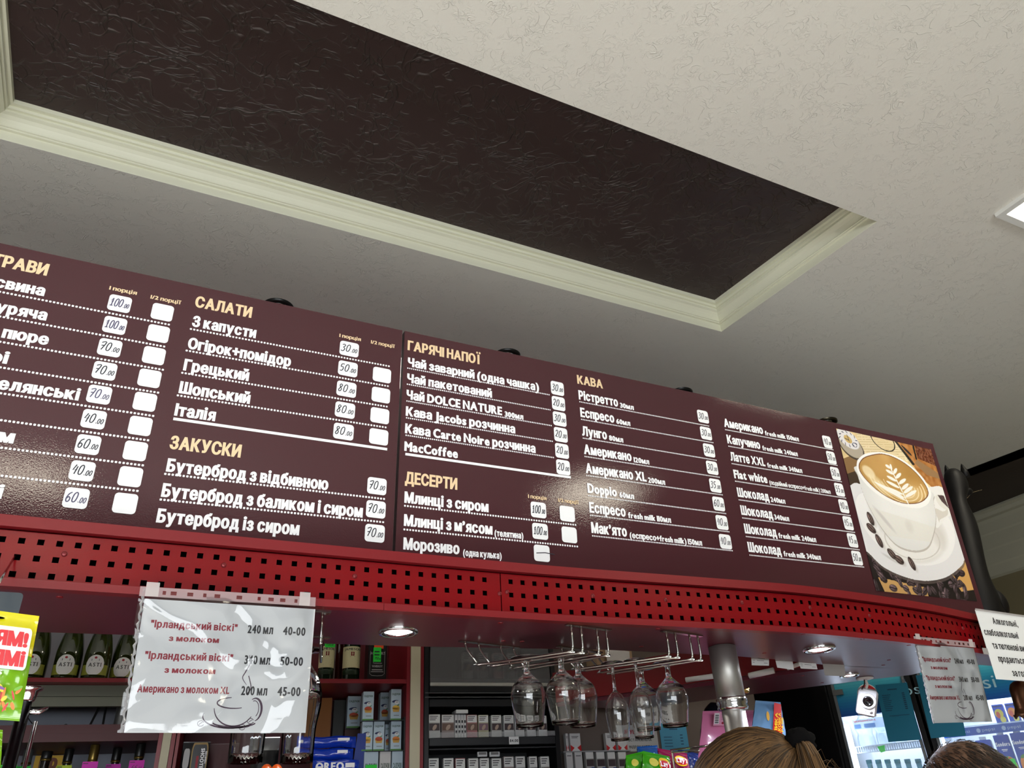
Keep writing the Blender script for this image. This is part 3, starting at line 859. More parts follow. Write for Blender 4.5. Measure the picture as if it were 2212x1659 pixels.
# --- the printed coffee photograph, painted into a fine coloured grid
def picture(W=330, H=380):
    s, t = np.meshgrid((np.arange(W) + .5) / W, (np.arange(H) + .5) / H)
    img = np.zeros((H, W, 3))
    def inpoly(P, wob=0):
        P = np.array(P); c = np.zeros(s.shape, bool); n = len(P)
        for i in range(n):
            x1, y1 = P[i - 1]; x2, y2 = P[i]
            if y1 == y2: continue
            m = ((y1 <= t) != (y2 <= t)) & (s < (x2 - x1) * (t - y1) / (y2 - y1) + x1)
            c ^= m
        return c
    def sm(P, n=5):
        Q = list(P) + [P[0]]; 
        P2 = [P[-1]] + list(P) + [P[0], P[1]]; out = []
        for i in range(1, len(P2) - 2):
            for k in range(n):
                u = k / n; out.append(tuple(.5 * (2 * P2[i][d] + (P2[i + 1][d] - P2[i - 1][d]) * u + (2 * P2[i - 1][d] - 5 * P2[i][d] + 4 * P2[i + 1][d] - P2[i + 2][d]) * u * u + (3 * P2[i][d] - P2[i - 1][d] - 3 * P2[i + 1][d] + P2[i + 2][d]) * u ** 3) for d in (0, 1)))
        return out
    def ell(cx, cy, a, b, r=0):
        c, q = math.cos(r), math.sin(r); dx = s - cx; dy = t - cy
        return ((dx * c + dy * q) / a) ** 2 + ((-dx * q + dy * c) / b) ** 2
    def put(mask, col, k=1.0):
        a = np.clip(mask.astype(float) * k, 0, 1)[..., None]; img[:] = img * (1 - a) + np.array(col, float) * a
    def soft(x, e=.06): return np.clip((1 - x) / e, 0, 1)
    def noise(n, sc):
        g = rng.random((n + 2, n + 2)); x = s * n; y = t * n; i = x.astype(int); j = y.astype(int); fx = x - i; fy = y - j
        fx = fx * fx * (3 - 2 * fx); fy = fy * fy * (3 - 2 * fy)
        return ((g[j, i] * (1 - fx) + g[j, i + 1] * fx) * (1 - fy) + (g[j + 1, i] * (1 - fx) + g[j + 1, i + 1] * fx) * fy - .5) * sc
    img[:] = (226, 200, 150)
    img += noise(14, 30)[..., None]
    # page with lines of print
    pg = inpoly([(.2, 0), (.66, 0), (.72, .12), (.2, .2)]); put(pg, (232, 214, 174))
    put(pg & (((t * 60 + s * 8) % 1) < .4) & (noise(60, 1) > -.2), (196, 172, 128), .6)
    put(inpoly([(.62, 0), (1, 0), (1, .35), (.8, .24), (.70, .10)]), (176, 118, 62))
    img += (noise(40, 40) * inpoly([(.62, 0), (1, 0), (1, .35), (.7, .2)]))[..., None]
    put(inpoly([(.82, 0), (1, 0), (1, .12), (.81, .09)]), (104, 56, 34)); img += (noise(90, 70) * inpoly([(.82, 0), (1, 0), (1, .12), (.81, .09)]))[..., None]
    put(inpoly([(.79, .0), (.812, 0), (.80, .11), (.785, .10)]), (30, 24, 22))
    put(inpoly([(.76, .13), (.80, .10), (1, .17), (1, .21), (.86, .20)]), (150, 116, 80))
    put(inpoly([(.60, .0), (.63, 0), (.76, .14), (.73, .15)]), (44, 38, 32))
    put(inpoly(sm([(.66, .015), (.70, .03), (.75, .07), (.74, .08), (.69, .05)])), (54, 46, 42))
    e = ell(.47, .01, .125, .075, .15); put((e < 1) & (e > .84), (30, 24, 22)); put(e < .84, (214, 190, 140), .35)
    put(inpoly([(0, .25), (.10, .20), (.17, .26), (.12, .42), (0, .46)]), (64, 48, 34)); put(inpoly([(0, .20), (.14, .15), (.2, .2), (.09, .27), (0, .3)]), (136, 104, 66))
    # pocket watch
    put(soft(ell(.112, .105, .125, .085, .3)), (70, 60, 52)); put(soft(ell(.112, .096, .118, .080, .3)), (176, 164, 148)); 
    for k in range(3): put((np.abs(ell(.11, .10, .12, .08, .3) - .93 + k * .0) < .04), (96, 82, 70))
    put(soft(ell(.098, .055, .108, .062, .3)), (226, 222, 224)); put(soft(ell(.096, .058, .040, .026, .3)), (206, 174, 110))
    for k in range(12):
        a = k * PI / 6; cx, cy = .098 + .082 * math.cos(a), .055 + .047 * math.sin(a)
        put(ell(cx, cy, .012, .0035, a * .8) < 1, (60, 64, 90))
    put(ell(.10, .05, .003, .03, -.2) < 1, (30, 30, 50)); put(ell(.082, .06, .022, .003, .3) < 1, (30, 30, 50)); put((np.abs(ell(.15, .09, .022, .014) - 1) < .25), (60, 64, 90))
    # beans underneath
    low = inpoly([(0, .76), (1, .68), (1, 1), (0, 1)]); put(low, (34, 27, 27))
    put(inpoly([(.80, .86), (1, .72), (1, .93), (.86, .95)]) , (206, 158, 92)); put(inpoly([(.05, .92), (.5, .95), (.5, 1), (.08, 1)]), (198, 156, 98))
    put(ell(.70, .90, .10, .06, .2) < 1, (26, 22, 22)); put(ell(.83, .80, .08, .03, 1.2) < 1, (40, 30, 28))
    def bean(cx, cy, a, b, r, col):
        e = ell(cx, cy, a, b, r); put(soft(e, .25), [c * .62 for c in col]); put(soft(ell(cx - .004, cy - .005, a * .8, b * .75, r), .6), col, .9)
        put(soft(ell(cx - .3 * a, cy - .5 * b, a * .35, b * .25, r), .9), [min(255, c * 1.5) for c in col], .5)
        put(np.abs((-(s - cx) * math.sin(r) + (t - cy) * math.cos(r)) - .15 * b * np.sin((s - cx) / a * 3)) < .0028, (34, 26, 26), .9 * 1) if False else None
        c_, q_ = math.cos(r), math.sin(r)
        uu = (s - cx) * c_ + (t - cy) * q_; vv = -(s - cx) * q_ + (t - cy) * c_
        put((e < .85) & (np.abs(vv - .12 * b * np.sin(uu / a * 3)) < .0028), (36, 26, 26))
    R = random.Random(3)
    for k in range(70):
        cx = R.random(); cy = .80 + R.random() * .22
        if cy < .80 + .14 * (1 - abs(cx - .5) * 2): continue
        g = R.uniform(.8, 1.3); bean(cx, cy, R.uniform(.030, .042), R.uniform(.017, .024), R.uniform(0, 3), (92 * g, 76 * g, 80 * g))
    # saucer
    SA = sm([(-.10, .42), (.0, .375), (.10, .352), (.4, .42), (.9, .40), (1.08, .50), (1.08, .66), (1.00, .742), (.936, .791), (.734, .873), (.506, .91), (.308, .9), (.128, .857), (.02, .785), (-.10, .70)])
    put(inpoly([(x, y + .018) for x, y in SA]), (96, 84, 80), .7)
    sa = inpoly(SA); put(sa, (226, 224, 226))
    IN = sm([(.02, .47), (.15, .40), (.5, .40), (.88, .42), (.98, .52), (.95, .64), (.80, .76), (.56, .815), (.33, .80), (.12, .72), (.02, .60)])
    put(inpoly(IN), (238, 236, 236)); 
    e = ell(.50, .66, .36, .155, -.10); put(soft(e, .3), (214, 210, 204), .8); put(soft(ell(.50, .655, .345, .145, -.10), .2), (234, 231, 228))
    put((np.abs(e - .62) < .03), (196, 190, 184), .7)
    put(soft(ell(.80, .60, .10, .12, .4), .9), (206, 200, 194), .6); put(soft(ell(.2, .56, .06, .14, -.5), .9), (204, 202, 202), .6)
    put(soft(ell(.22, .80, .10, .012, .35), .9), (184, 180, 178), .6)
    # handle
    put(inpoly(sm([(.82, .31), (.90, .275), (.98, .265), (1.03, .30), (1.03, .44), (1.0, .455), (.90, .50), (.80, .56), (.78, .5)], 4)), (236, 234, 232))
    put(inpoly(sm([(.885, .345), (.93, .325), (.985, .33), (1.01, .40), (.97, .425), (.90, .40)], 4)), (226, 222, 216))
    put(inpoly([(.915, .33), (.985, .325), (1.0, .41), (.94, .37)]), (84, 66, 66))
    put(inpoly(sm([(.84, .43), (.92, .44), (.98, .42), (.96, .46), (.86, .50), (.84, .52)], 4)), (214, 208, 200))
    # cup
    BO = sm([(.115, .235), (.104, .30), (.119, .438), (.188, .585), (.28, .686), (.372, .723), (.508, .728), (.637, .692), (.736, .605), (.821, .486), (.848, .374), (.850, .31), (.5, .2)], 6)
    put(inpoly([(x - .0, y + .012) for x, y in BO]), (180, 172, 164), .8)
    bo = inpoly(BO); 
    sh = 238 - 22 * np.clip((.30 - s) * 3, 0, 1) - 14 * np.clip((s - .62) * 4, 0, 1) - 16 * np.clip((t - .50) * 4, 0, 1)
    for d, k in enumerate((1.0, .994, .985)): img[..., d] = np.where(bo, sh * k, img[..., d])
    put(bo & (t > .50 + .10 * (s - .2)) & (t < .66), (226, 222, 212), .5)
    put(soft(ell(.26, .56, .13, .02, .75), .9) * bo, (196, 190, 188), .7); put(soft(ell(.50, .58, .05, .05), .9) * bo, (206, 200, 194), .4)
    RIM = sm([(.124, .215), (.168, .173), (.26, .13), (.428, .1), (.583, .112), (.711, .157), (.801, .221), (.843, .291), (.843, .338), (.774, .405), (.667, .444), (.549, .452), (.411, .445), (.261, .404), (.162, .345), (.113, .28)], 6)
    put(inpoly(RIM), (248, 246, 244))
    INN = sm([(.142, .222), (.19, .178), (.268, .145), (.424, .11), (.578, .124), (.704, .172), (.786, .237), (.822, .303), (.799, .352), (.7, .404), (.557, .430), (.419, .424), (.283, .384), (.184, .324), (.135, .268)], 6)
    inn = inpoly(INN); put(inn, (120, 74, 44)); 
    I2 = inpoly([(.478 + (x - .478) * .975, .275 + (y - .275) * .965) for x, y in INN]); put(I2, (196, 152, 88))
    img += (noise(9, 34) * I2)[..., None]
    put(soft(ell(.30, .33, .14, .05, .5), .9) * I2, (236, 214, 168), .9); put(soft(ell(.62, .36, .17, .06, -.2), .9) * I2, (226, 196, 140), .8)
    put(soft(ell(.225, .26, .07, .045, .3), .5) * I2, (242, 226, 190), .8)
    for k in range(5): put((np.abs(ell(.50, .30, .14 + .035 * k, .07 + .018 * k, .15) - 1) < .05) & I2 & (t > .29 + .02 * math.sin(k)), (244, 226, 186), .8)
    # rosetta
    LT = [(.427, .189), (.482, .177), (.417, .223), (.538, .198), (.409, .265), (.569, .226), (.388, .3), (.606, .259), (.343, .341), (.621, .29), (.66, .303), (.299, .328), (.69, .326), (.249, .317)]
    SPN = [(.470, .20), (.478, .21), (.487, .24), (.490, .235), (.498, .285), (.500, .265), (.512, .33), (.518, .30), (.530, .37), (.532, .335), (.54, .36), (.54, .395), (.547, .385), (.545, .41)]
    for (x, y), (x2, y2) in zip(LT, SPN):
        cx, cy = (x + x2) / 2, (y + y2) / 2; a = math.hypot(x2 - x, y2 - y) / 2 + .006
        put(soft(ell(cx, cy, a, .0125, math.atan2(y2 - y, x2 - x)), .3), (250, 246, 238))
    for k in range(40):
        f = k / 39; put(ell(.468 + .088 * f, .19 + .235 * f, .006, .006) < 1, (250, 246, 238) if k % 7 else (236, 210, 160))
    for cx, cy, r in ((.121, .569, 1.2), (.104, .629, .5), (.151, .701, 1.1), (.244, .771, .6), (.302, .801, .3), (.42, .814, 1.1)):
        put(soft(ell(cx + .02, cy + .012, .05, .026, r), .9), (190, 184, 180), .7); bean(cx, cy, .046, .027, r, (112, 92, 88))
    img[:] = np.clip(img + rng.normal(0, 2.0, img.shape), 0, 255)
    u = img / 255
    lin_ = np.where(u <= .04045, u / 12.92, ((u + .055) / 1.055) ** 2.4)
    U = 1.9285 + (np.arange(W + 1) / W) * .4425
    Vv = 2.6145 - (np.arange(H + 1) / H) * .509
    uu, vv = np.meshgrid(U, Vv)
    co = np.stack([uu, 1.48 + TILT * (2.63 - vv) - .0012, vv], -1).reshape(-1, 3)
    co -= np.array(MW[BR].translation)
    j, i = np.meshgrid(np.arange(H), np.arange(W), indexing='ij')
    a = (j * (W + 1) + i).ravel()
    q = np.stack([a, a + W + 1, a + W + 2, a + 1], -1)
    me = bpy.data.meshes.new('photo_print')
    me.vertices.add(len(co)); me.vertices.foreach_set('co', co.ravel())
    me.loops.add(q.size); me.loops.foreach_set('vertex_index', q.ravel().astype(np.int32))
    me.polygons.add(len(q)); me.polygons.foreach_set('loop_start', np.arange(0, q.size, 4, dtype=np.int32))
    me.update(calc_edges=True)
    ca = me.color_attributes.new('print', 'FLOAT_COLOR', 'CORNER')
    c4 = np.concatenate([lin_.reshape(-1, 3), np.ones((W * H, 1))], 1)
    ca.data.foreach_set('color', np.repeat(c4, 4, axis=0).ravel())
    m = mat('printed_photo', (255, 255, 255), .25)
    n = m.node_tree.nodes.new('ShaderNodeVertexColor'); n.layer_name = 'print'
    m.node_tree.links.new(n.outputs[0], m.node_tree.nodes['Principled BSDF'].inputs['Base Color'])
    me.materials.append(m)
    o = bpy.data.objects.new('photo_print', me); COL.objects.link(o); o.parent = BR
    o['label'] = 'printed picture of a latte cup on a saucer with coffee beans'
picture()
# ---------------------------------------------------------------- glass racks and glasses
M_WIRE = mat('polished_wire', (196, 196, 192), .16, 1)
def rack(fa, fb, ra, rb, label):
    z = 1.9365
    fa, fb, ra, rb = [Vector((p[0], p[1], z)) for p in (fa, fb, ra, rb)]
    t = thing('glass_rack', label, 'glass rack', ((fa + rb) / 2)[:], 0, 'hanging glass racks')
    for a, c in ((fa, fb), (ra, rb)):
        d = (c - a).normalized(); n = Vector((-d.y, d.x, 0)) * .006
        b = B(); vs = [a - n - d * .006, c - n + d * .006, c + n + d * .006, a + n - d * .006]
        b.add([tuple(v + Vector((0, 0, -.003))) for v in vs] + [tuple(v) for v in vs], [(0, 3, 2, 1), (4, 5, 6, 7), (0, 1, 5, 4), (1, 2, 6, 5), (2, 3, 7, 6), (3, 0, 4, 7)])
        b.build('mounting_plate', M_WIRE, t, world=True)
    for k in (.06, .30, .70, .94):
        a = fa.lerp(fb, k); c = ra.lerp(rb, k)
        d = (c - a).normalized()
        dz = Vector((0, 0, -.056)); 
        pts = [a + Vector((0, 0, -.003)), a + dz * .8, a + dz + d * .004, a + dz + d * .014, c + dz - d * .035, c + dz * .9 - d * .028, c + dz * .35 - d * .004, c + Vector((0, 0, -.003))]
        pts = [Vector(p) for p in smooth2([tuple(p) for p in pts], 2)]
        b = B(); b.tube(pts, .0026, 8); b.build('wire', M_WIRE, t, world=True, smooth=True)
    return t
rack((.862, 1.446), (.975, 1.466), (.697, 1.641), (.851, 1.674), 'chrome glass rack holding the three stemmed brandy glasses nearest the cigarette cabinet')
rack((1.110, 1.445), (1.230, 1.469), (.949, 1.644), (1.086, 1.683), 'chrome glass rack holding wine glasses beside the steel pole')
rack((.225, 1.470), (.350, 1.478), (.255, 1.665), (.402, 1.679), 'chrome glass rack mostly hidden behind the price sheet')
M_GLASS = mat('clear_glass', (255, 255, 255), .02, trans=1, ior=1.45, spec=.5)
def hglass(name, prof, wall, x, y, label, group, seg=32, flute=0):
    t = thing(name, label, 'glass', (x, y, 1.8865), 0, group)
    # prof: from the foot centre outwards and down to the rim, then back up inside
    out = prof
    b = B()
    full = out + [(max(r - wall, .0005), z) for r, z in out[::-1] if z < out[-1][1] + (out[0][1] - out[-1][1]) * .62]
    full.append((0, full[-1][1] + .002))
    vs = []; fs = []; n = seg; full = [(0.0001, 0)] + full
    for i, (r, z) in enumerate(full):
        for k in range(n):
            a = 2 * PI * k / n
            rr = r * (1 + (flute * (1 if k % 2 else -1) if r > .012 and z < -.05 else 0))
            vs.append((rr * math.cos(a), rr * math.sin(a), z))
    for i in range(len(full) - 1):
        for k in range(n):
            a = i * n + k; q = i * n + (k + 1) % n
            fs.append((a, a + n, q + n, q))
    b.add(vs, fs)
    b.build('bowl', M_GLASS, t, smooth=True)
    return t
SNIF = sprof([(.004, .0), (.030, .0), (.034, -.0015), (.030, -.003), (.010, -.006), (.0062, -.012), (.0062, -.028), (.0085, -.034), (.018, -.044), (.0305, -.056), (.0365, -.072), (.0368, -.085), (.0328, -.112), (.0285, -.139)], 3)
WINE = sprof([(.004, .0), (.022, .0), (.0255, -.0015), (.022, -.003), (.008, -.006), (.0036, -.014), (.0036, -.055), (.006, -.064), (.015, -.072), (.023, -.086), (.0265, -.103), (.026, -.122), (.023, -.145), (.0205, -.165)], 3)
BEER = sprof([(.004, .0), (.030, .0), (.034, -.0015), (.030, -.004), (.012, -.008), (.009, -.018), (.014, -.030), (.026, -.048), (.034, -.072), (.036, -.095), (.033, -.120), (.029, -.145), (.028, -.200)], 3)
G1 = 'stemmed glasses hanging from the canopy racks'
for x, y, lab in [(.809, 1.549, 'clear brandy glass hanging leftmost in front of the cigarette cabinet'), (.872, 1.508, 'clear brandy glass hanging second from the left, just before the dark wall'),
                  (.936, 1.546, 'clear brandy glass hanging behind and right of two others on the middle rack'), (1.148, 1.606, 'clear brandy glass hanging half behind a wine glass'),
                  (1.176, 1.538, 'clear brandy glass hanging rightmost, nearest the steel pole')]:
    hglass('brandy_glass', SNIF, .0009, x, y, lab, G1)
for x, y, lab in [(1.037, 1.560, 'tall clear wine glass hanging alone left of the other wine glass'), (1.074, 1.520, 'tall clear wine glass hanging in front of a brandy glass')]:
    hglass('wine_glass', WINE, .0008, x, y, lab, G1)
hglass('beer_glass', BEER, .0018, .336, 1.57, 'ribbed clear beer glass hanging at the right edge of the large price sheet', G1, 48, .05)
hglass('beer_glass', BEER, .0018, .244, 1.56, 'ribbed clear beer glass hanging below the middle of the large price sheet', G1, 48, .05)

# ---------------------------------------------------------------- sheets in plastic sleeves
M_PAPER = mat('white_paper', (226, 228, 230), .6)
M_TXRED = mat('crimson_ink', (150, 28, 48), .5)
M_TXBLK = mat('black_ink', (36, 36, 40), .5)
M_TXPUR = mat('purple_ink', (70, 44, 66), .5)
M_TAPE = mat('clear_tape', (200, 196, 196), .3, alpha=.55)
def sleeve_mat():
    m = bpy.data.materials.new('plastic_sleeve'); m.use_nodes = True
    nt = m.node_tree; N = nt.nodes; L = nt.links
    N.remove(N['Principled BSDF']); out = N['Material Output']
    tr = N.new('ShaderNodeBsdfTransparent'); tr.inputs[0].default_value = (.97, .97, .97, 1)
    gl = N.new('ShaderNodeBsdfGlossy'); gl.inputs['Roughness'].default_value = .06
    mx = N.new('ShaderNodeMixShader'); fr = N.new('ShaderNodeFresnel'); fr.inputs[0].default_value = 1.52
    tc = N.new('ShaderNodeTexCoord'); 
    n1 = N.new('ShaderNodeTexNoise'); n1.inputs['Scale'].default_value = 6; n1.inputs['Detail'].default_value = 1.5; n1.inputs['Distortion'].default_value = 1.2
    n2 = N.new('ShaderNodeTexNoise'); n2.noise_type = 'RIDGED_MULTIFRACTAL'; n2.inputs['Scale'].default_value = 4.5; n2.inputs['Detail'].default_value = 1
    ad = N.new('ShaderNodeMath'); ml = N.new('ShaderNodeMath'); ml.operation = 'MULTIPLY'; ml.inputs[1].default_value = .55
    bp = N.new('ShaderNodeBump'); bp.inputs['Strength'].default_value = 1.0; bp.inputs['Distance'].default_value = .03
    L.new(tc.outputs['Object'], n1.inputs['Vector']); L.new(tc.outputs['Object'], n2.inputs['Vector'])
    L.new(n2.outputs[0], ml.inputs[0]); L.new(n1.outputs[0], ad.inputs[0]); L.new(ml.outputs[0], ad.inputs[1])
    L.new(ad.outputs[0], bp.inputs['Height']); L.new(bp.outputs[0], gl.inputs['Normal']); L.new(bp.outputs[0], fr.inputs['Normal'])
    L.new(fr.outputs[0], mx.inputs[0]); L.new(tr.outputs[0], mx.inputs[1]); L.new(gl.outputs[0], mx.inputs[2]); L.new(mx.outputs[0], out.inputs[0])
    return m
M_SLV = sleeve_mat()
def quadmap(TL, TR, BR_, BL_, nrm):
    TL, TR, BR_, BL_ = map(Vector, (TL, TR, BR_, BL_)); nrm = Vector(nrm)
    return lambda u, v, L=0: TL.lerp(TR, u).lerp(BL_.lerp(BR_, u), 1 - v) + nrm * L * .0002
def coffee_sheet(label, TL, TR, BR_, BL_, sl, tears=True):
    """u 0..1 left to right, v 0..1 bottom to top; sl: sleeve corners"""
    n = -(Vector(TR) - Vector(TL)).cross(Vector(TL) - Vector(BL_)).normalized()
    if n.y > 0: n = -n
    t = thing('price_sheet', label, 'price sheet', ((Vector(TL) + Vector(BR_)) / 2)[:], 0, 'coffee price sheets in plastic sleeves')
    W, H = .297, .21
    Q = quadmap(TL, TR, BR_, BL_, n)
    mp = lambda u, v, L=0: Q(u / W, v / H, L)
    f = Flat(mp); f.use(M_PAPER).lift(0)
    f.rect(0, 0, W, H); f.lift(-2).poly([(0, 0), (0, H), (W, H), (W, 0)])
    f.build('paper', None, t, world=True)
    f = Flat(mp); f.lift(2).use(M_TXRED)
    f.text('"Ірландський віскі"', .016, .163, .0125, .144, .05); f.text('з молоком', .048, .142, .0095, .083, .06)
    f.text('"Ірландський віскі"', .014, .112, .0125, .144, .05); f.text('з молоком', .048, .091, .0095, .083, .06)
    f.text('Американо з молоком XL', .010, .060, .012, .148, .05)
    f.use(M_TXBLK)
    for a, c, v in (('240 мл', '40-00', .161), ('340 мл', '50-00', .109), ('200 мл', '45-00', .0585)):
        f.text(a, .178, v, .0155, .045, .05); f.text(c, .241, v, .0155, .041, .05)
    f.build('printed_text', None, t, world=True)
    f = Flat(mp); f.lift(2).use(M_TXPUR)
    f.arc(.168, .046, .028, .0085, 100, 300, [.0012 + .001 * math.sin(k / 16 * PI) for k in range(17)])
    f.arc(.170, .040, .034, .030, 185, 330, [.0012 + .001 * math.sin(k / 16 * PI) for k in range(17)])
    f.arc(.204, .036, .012, .018, -80, 120, [.001 + .0028 * math.sin(k / 16 * PI) for k in range(17)])
    f.arc(.203, .037, .008, .013, -60, 110, .0012)
    f.arc(.165, .025, .046, .018, 165, 330, [.001 + .0014 * math.sin(k / 16 * PI) for k in range(17)])
    f.arc(.172, .016, .036, .007, 190, 350, .0022); f.arc(.172, .012, .028, .005, 200, 340, .0012)
    f.stroke(smooth2([(.188, .060), (.194, .070), (.191, .082), (.188, .090)]), .0016)
    f.stroke(smooth2([(.186, .075), (.178, .086), (.182, .096), (.188, .110), (.186, .124)]), [.0006 + .0012 * math.sin(k / 16 * PI) for k in range(17)])
    for cx, cy in ((.117, .014), (.186, .0085), (.199, .018)):
        f.arc(cx, cy, .0052, .0042, 20, 340, .0009); f.stroke([(cx - .003, cy - .002), (cx, cy + .0005), (cx + .003, cy + .002)], .0009)
    f.build('cup_drawing', None, t, world=True)
    # sleeve: gently billowing film in front, punched strip on top
    s0, s1, s2, s3 = map(Vector, sl)
    b = B(); vs = []; fs = []; NU, NV = 28, 20
    rr = random.Random(5)
    for j in range(NV + 1):
        for i in range(NU + 1):
            u = i / NU; v = j / NV
            p = s0.lerp(s1, u).lerp(s3.lerp(s2, u), v)
            a = .0025 + .0018 * math.sin(u * 9 + v * 7) * math.sin(v * 8 - u * 5) + .0012 * rr.random()
            vs.append(tuple(p + n * (a if 0 < i < NU and 0 < j < NV else .001)))
    for j in range(NV):
        for i in range(NU):
            o = j * (NU + 1) + i; fs.append((o, o + NU + 1, o + NU + 2, o + 1))
    b.add(vs, fs); b.build('plastic_sleeve', M_SLV, t, world=True, smooth=True)
    S = quadmap(s0, s1, s2, s3, n)
    f = Flat(lambda u, v, L=0: S(u, 1 - v, L)); f.lift(22).use(mat('milky_strip', (196, 176, 180), .3, alpha=.5))
    hgt = .072
    # strip with punched holes left open
    f.rect(0.0, 0.0, 1, .008); 
    hs = [.13, .18, .27, .35, .42, .545, .66, .73, .80, .88, .93]
    x = 0.0
    for k, h in enumerate(hs):
        wd = .016 if k % 3 else .009
        f.rect(x, .008, h - wd, hgt); f.rect(h - wd, .008, h + wd, .024); f.rect(h - wd, .052, h + wd, hgt); x = h + wd
    f.rect(x, .008, 1, hgt)
    f.build('punched_strip', None, t, world=True)
    for u0, u1 in ((.03, .10), (.90, .965)):
        f = Flat(lambda u, v, L=0: S(u, 1 - v, L)); f.lift(26).use(mat('sticky_tape', (214, 208, 208), .3, alpha=.6)); f.rect(u0, -.035, u1, .07); f.build('tape', None, t, world=True)
    b = B(); b.use(mat('weld_bead', (190, 190, 194), .15, trans=.5))
    e0, e1 = s0, s3
    pts = [tuple(e0.lerp(e1, k / 40) + Vector((.006 + .0015 * math.sin(k * 2.1), -.002, 0))) for k in range(41)]
    b.tube(pts, [.0016 + .0012 * (k % 2) for k in range(41)], 6); b.build('edge_weld', None, t, world=True)
    return t
P1 = lambda px, py: ony(px, py, 1.424)
coffee_sheet('large white coffee price sheet in a crinkled plastic sleeve at lower left', P1(312, 1293), P1(681, 1316), P1(660, 1583), P1(268, 1583), [P1(303, 1268), P1(681, 1292), P1(660, 1585), P1(253, 1583)])
P2 = lambda px, py: ony(px, py, 1.395, .015)
coffee_sheet('smaller looking coffee price sheet in a sleeve before the drinks fridge', P2(1978, 1391), P2(2103, 1400), P2(2143.6, 1559), P2(2016, 1562), [P2(1970, 1375), P2(2102, 1388), P2(2144, 1560), P2(2012, 1563)])
# the notice at the right edge
P3 = lambda px, py: ony(px, py, 1.35, .04)
t = thing('notice_sheet', 'white notice sheet with bold black lines at the right edge of the frame', 'notice', P3(2180, 1400)[:])
TL = P3(2106, 1317); BLc = P3(2152, 1467)
dx = Vector((1, .04, 0)).normalized() * .315
TL2 = TL; TR2 = TL + dx + Vector((0, 0, -.004)); BR2 = BLc + dx + Vector((0, 0, -.002))
Q3 = quadmap(TL2, TR2, BR2, BLc, (0, -1, 0))
b = B(); bb = Flat(Q3); bb.use(M_PAPER).lift(0).rect(0, 0, 1, 1); bb.lift(-3).poly([(0, 0), (0, 1), (1, 1), (1, 0)]); bb.build('paper', None, t, world=True)
f = Flat(Q3); f.lift(2).use(M_TXBLK)
for a, u, v, wd in (('Алкогольні,', .22, .815, .39), ('слабоалкогольні', .035, .63, .52), ('та тютюнові вироби', .10, .44, .64), ('продаються тільки', .125, .25, .62), ('за готівку', .27, .06, .36)):
    f.text(a, u, v, .10, wd, .05)
f.build('printed_text', None, t, world=True)
f = Flat(Q3); f.lift(8).use(M_TAPE); f.rect(-.08, .34, .0, .43); f.rect(.0, .985, 1, 1.02); f.build('tape', None, t, world=True)

# cards hanging from the inner edge of the canopy
M_CARD = mat('white_card', (214, 214, 212), .5)
cards = [((1623, 1417), (1662, 1421), (1661, 1438), (1624, 1437), True), ((1674, 1422), (1712, 1425), (1715, 1447), (1679, 1442), False), ((1723, 1427), (1762, 1431), (1766, 1446), (1730, 1444), True), ((1777, 1432), (1824, 1437), (1827, 1461), (1782, 1459), False)]
cl_ = ['white price card hanging from the canopy edge nearest the pole', 'blank white card hanging second from the pole', 'printed white card hanging third from the pole', 'blank grey card hanging under the right spotlight']
for (a, c, d, e, pr), lab in zip(cards, cl_):
    y0 = 1.69
    A_, C_, D_, E_ = [ony(p[0], p[1], y0) for p in (a, c, d, e)]
    t = thing('hanging_card', lab, 'card', ((A_ + D_) / 2)[:], 0, 'cards hanging from the canopy edge')
    Qc = quadmap(A_ + Vector((0, 0, .004)), C_ + Vector((0, 0, .004)), D_, E_, (0, -1, 0))
    f = Flat(Qc); f.use(M_CARD if 'grey' not in lab else mat('grey_card', (150, 146, 140), .6)).lift(1).rect(0, 0, 1, 1); f.lift(-2).poly([(0, 0), (0, 1), (1, 1), (1, 0)])
    f.build('card', None, t, world=True)
    if pr:
        f = Flat(Qc); f.lift(2).use(M_TXBLK); f.rect(.06, .72, .3, .88); f.use(mat('grey_ink', (120, 118, 118), .6))
        for u0, v0, u1 in ((.36, .8, .8), (.36, .72, .75), (.07, .5, .2), (.3, .5, .7), (.07, .3, .16), (.7, .28, .92)): f.rect(u0, v0 - .05, u1, v0)
        f.build('print', None, t, world=True)
# price hook reaching out of the perforated front at the left
t = thing('display_hook', 'bare wire display hook sticking out of the perforated front at the left', 'hook', ony(34, 1200, 1.455)[:])
b = B(); p0 = ony(34, 1200, 1.458); p1 = ony(26, 1212, 1.43); p2 = ony(-4, 1262, 1.29); b.tube([p0, p1, p1.lerp(p2, .5), p2], .0019, 8); b.build('wire', M_WIRE, t, world=True, smooth=True)

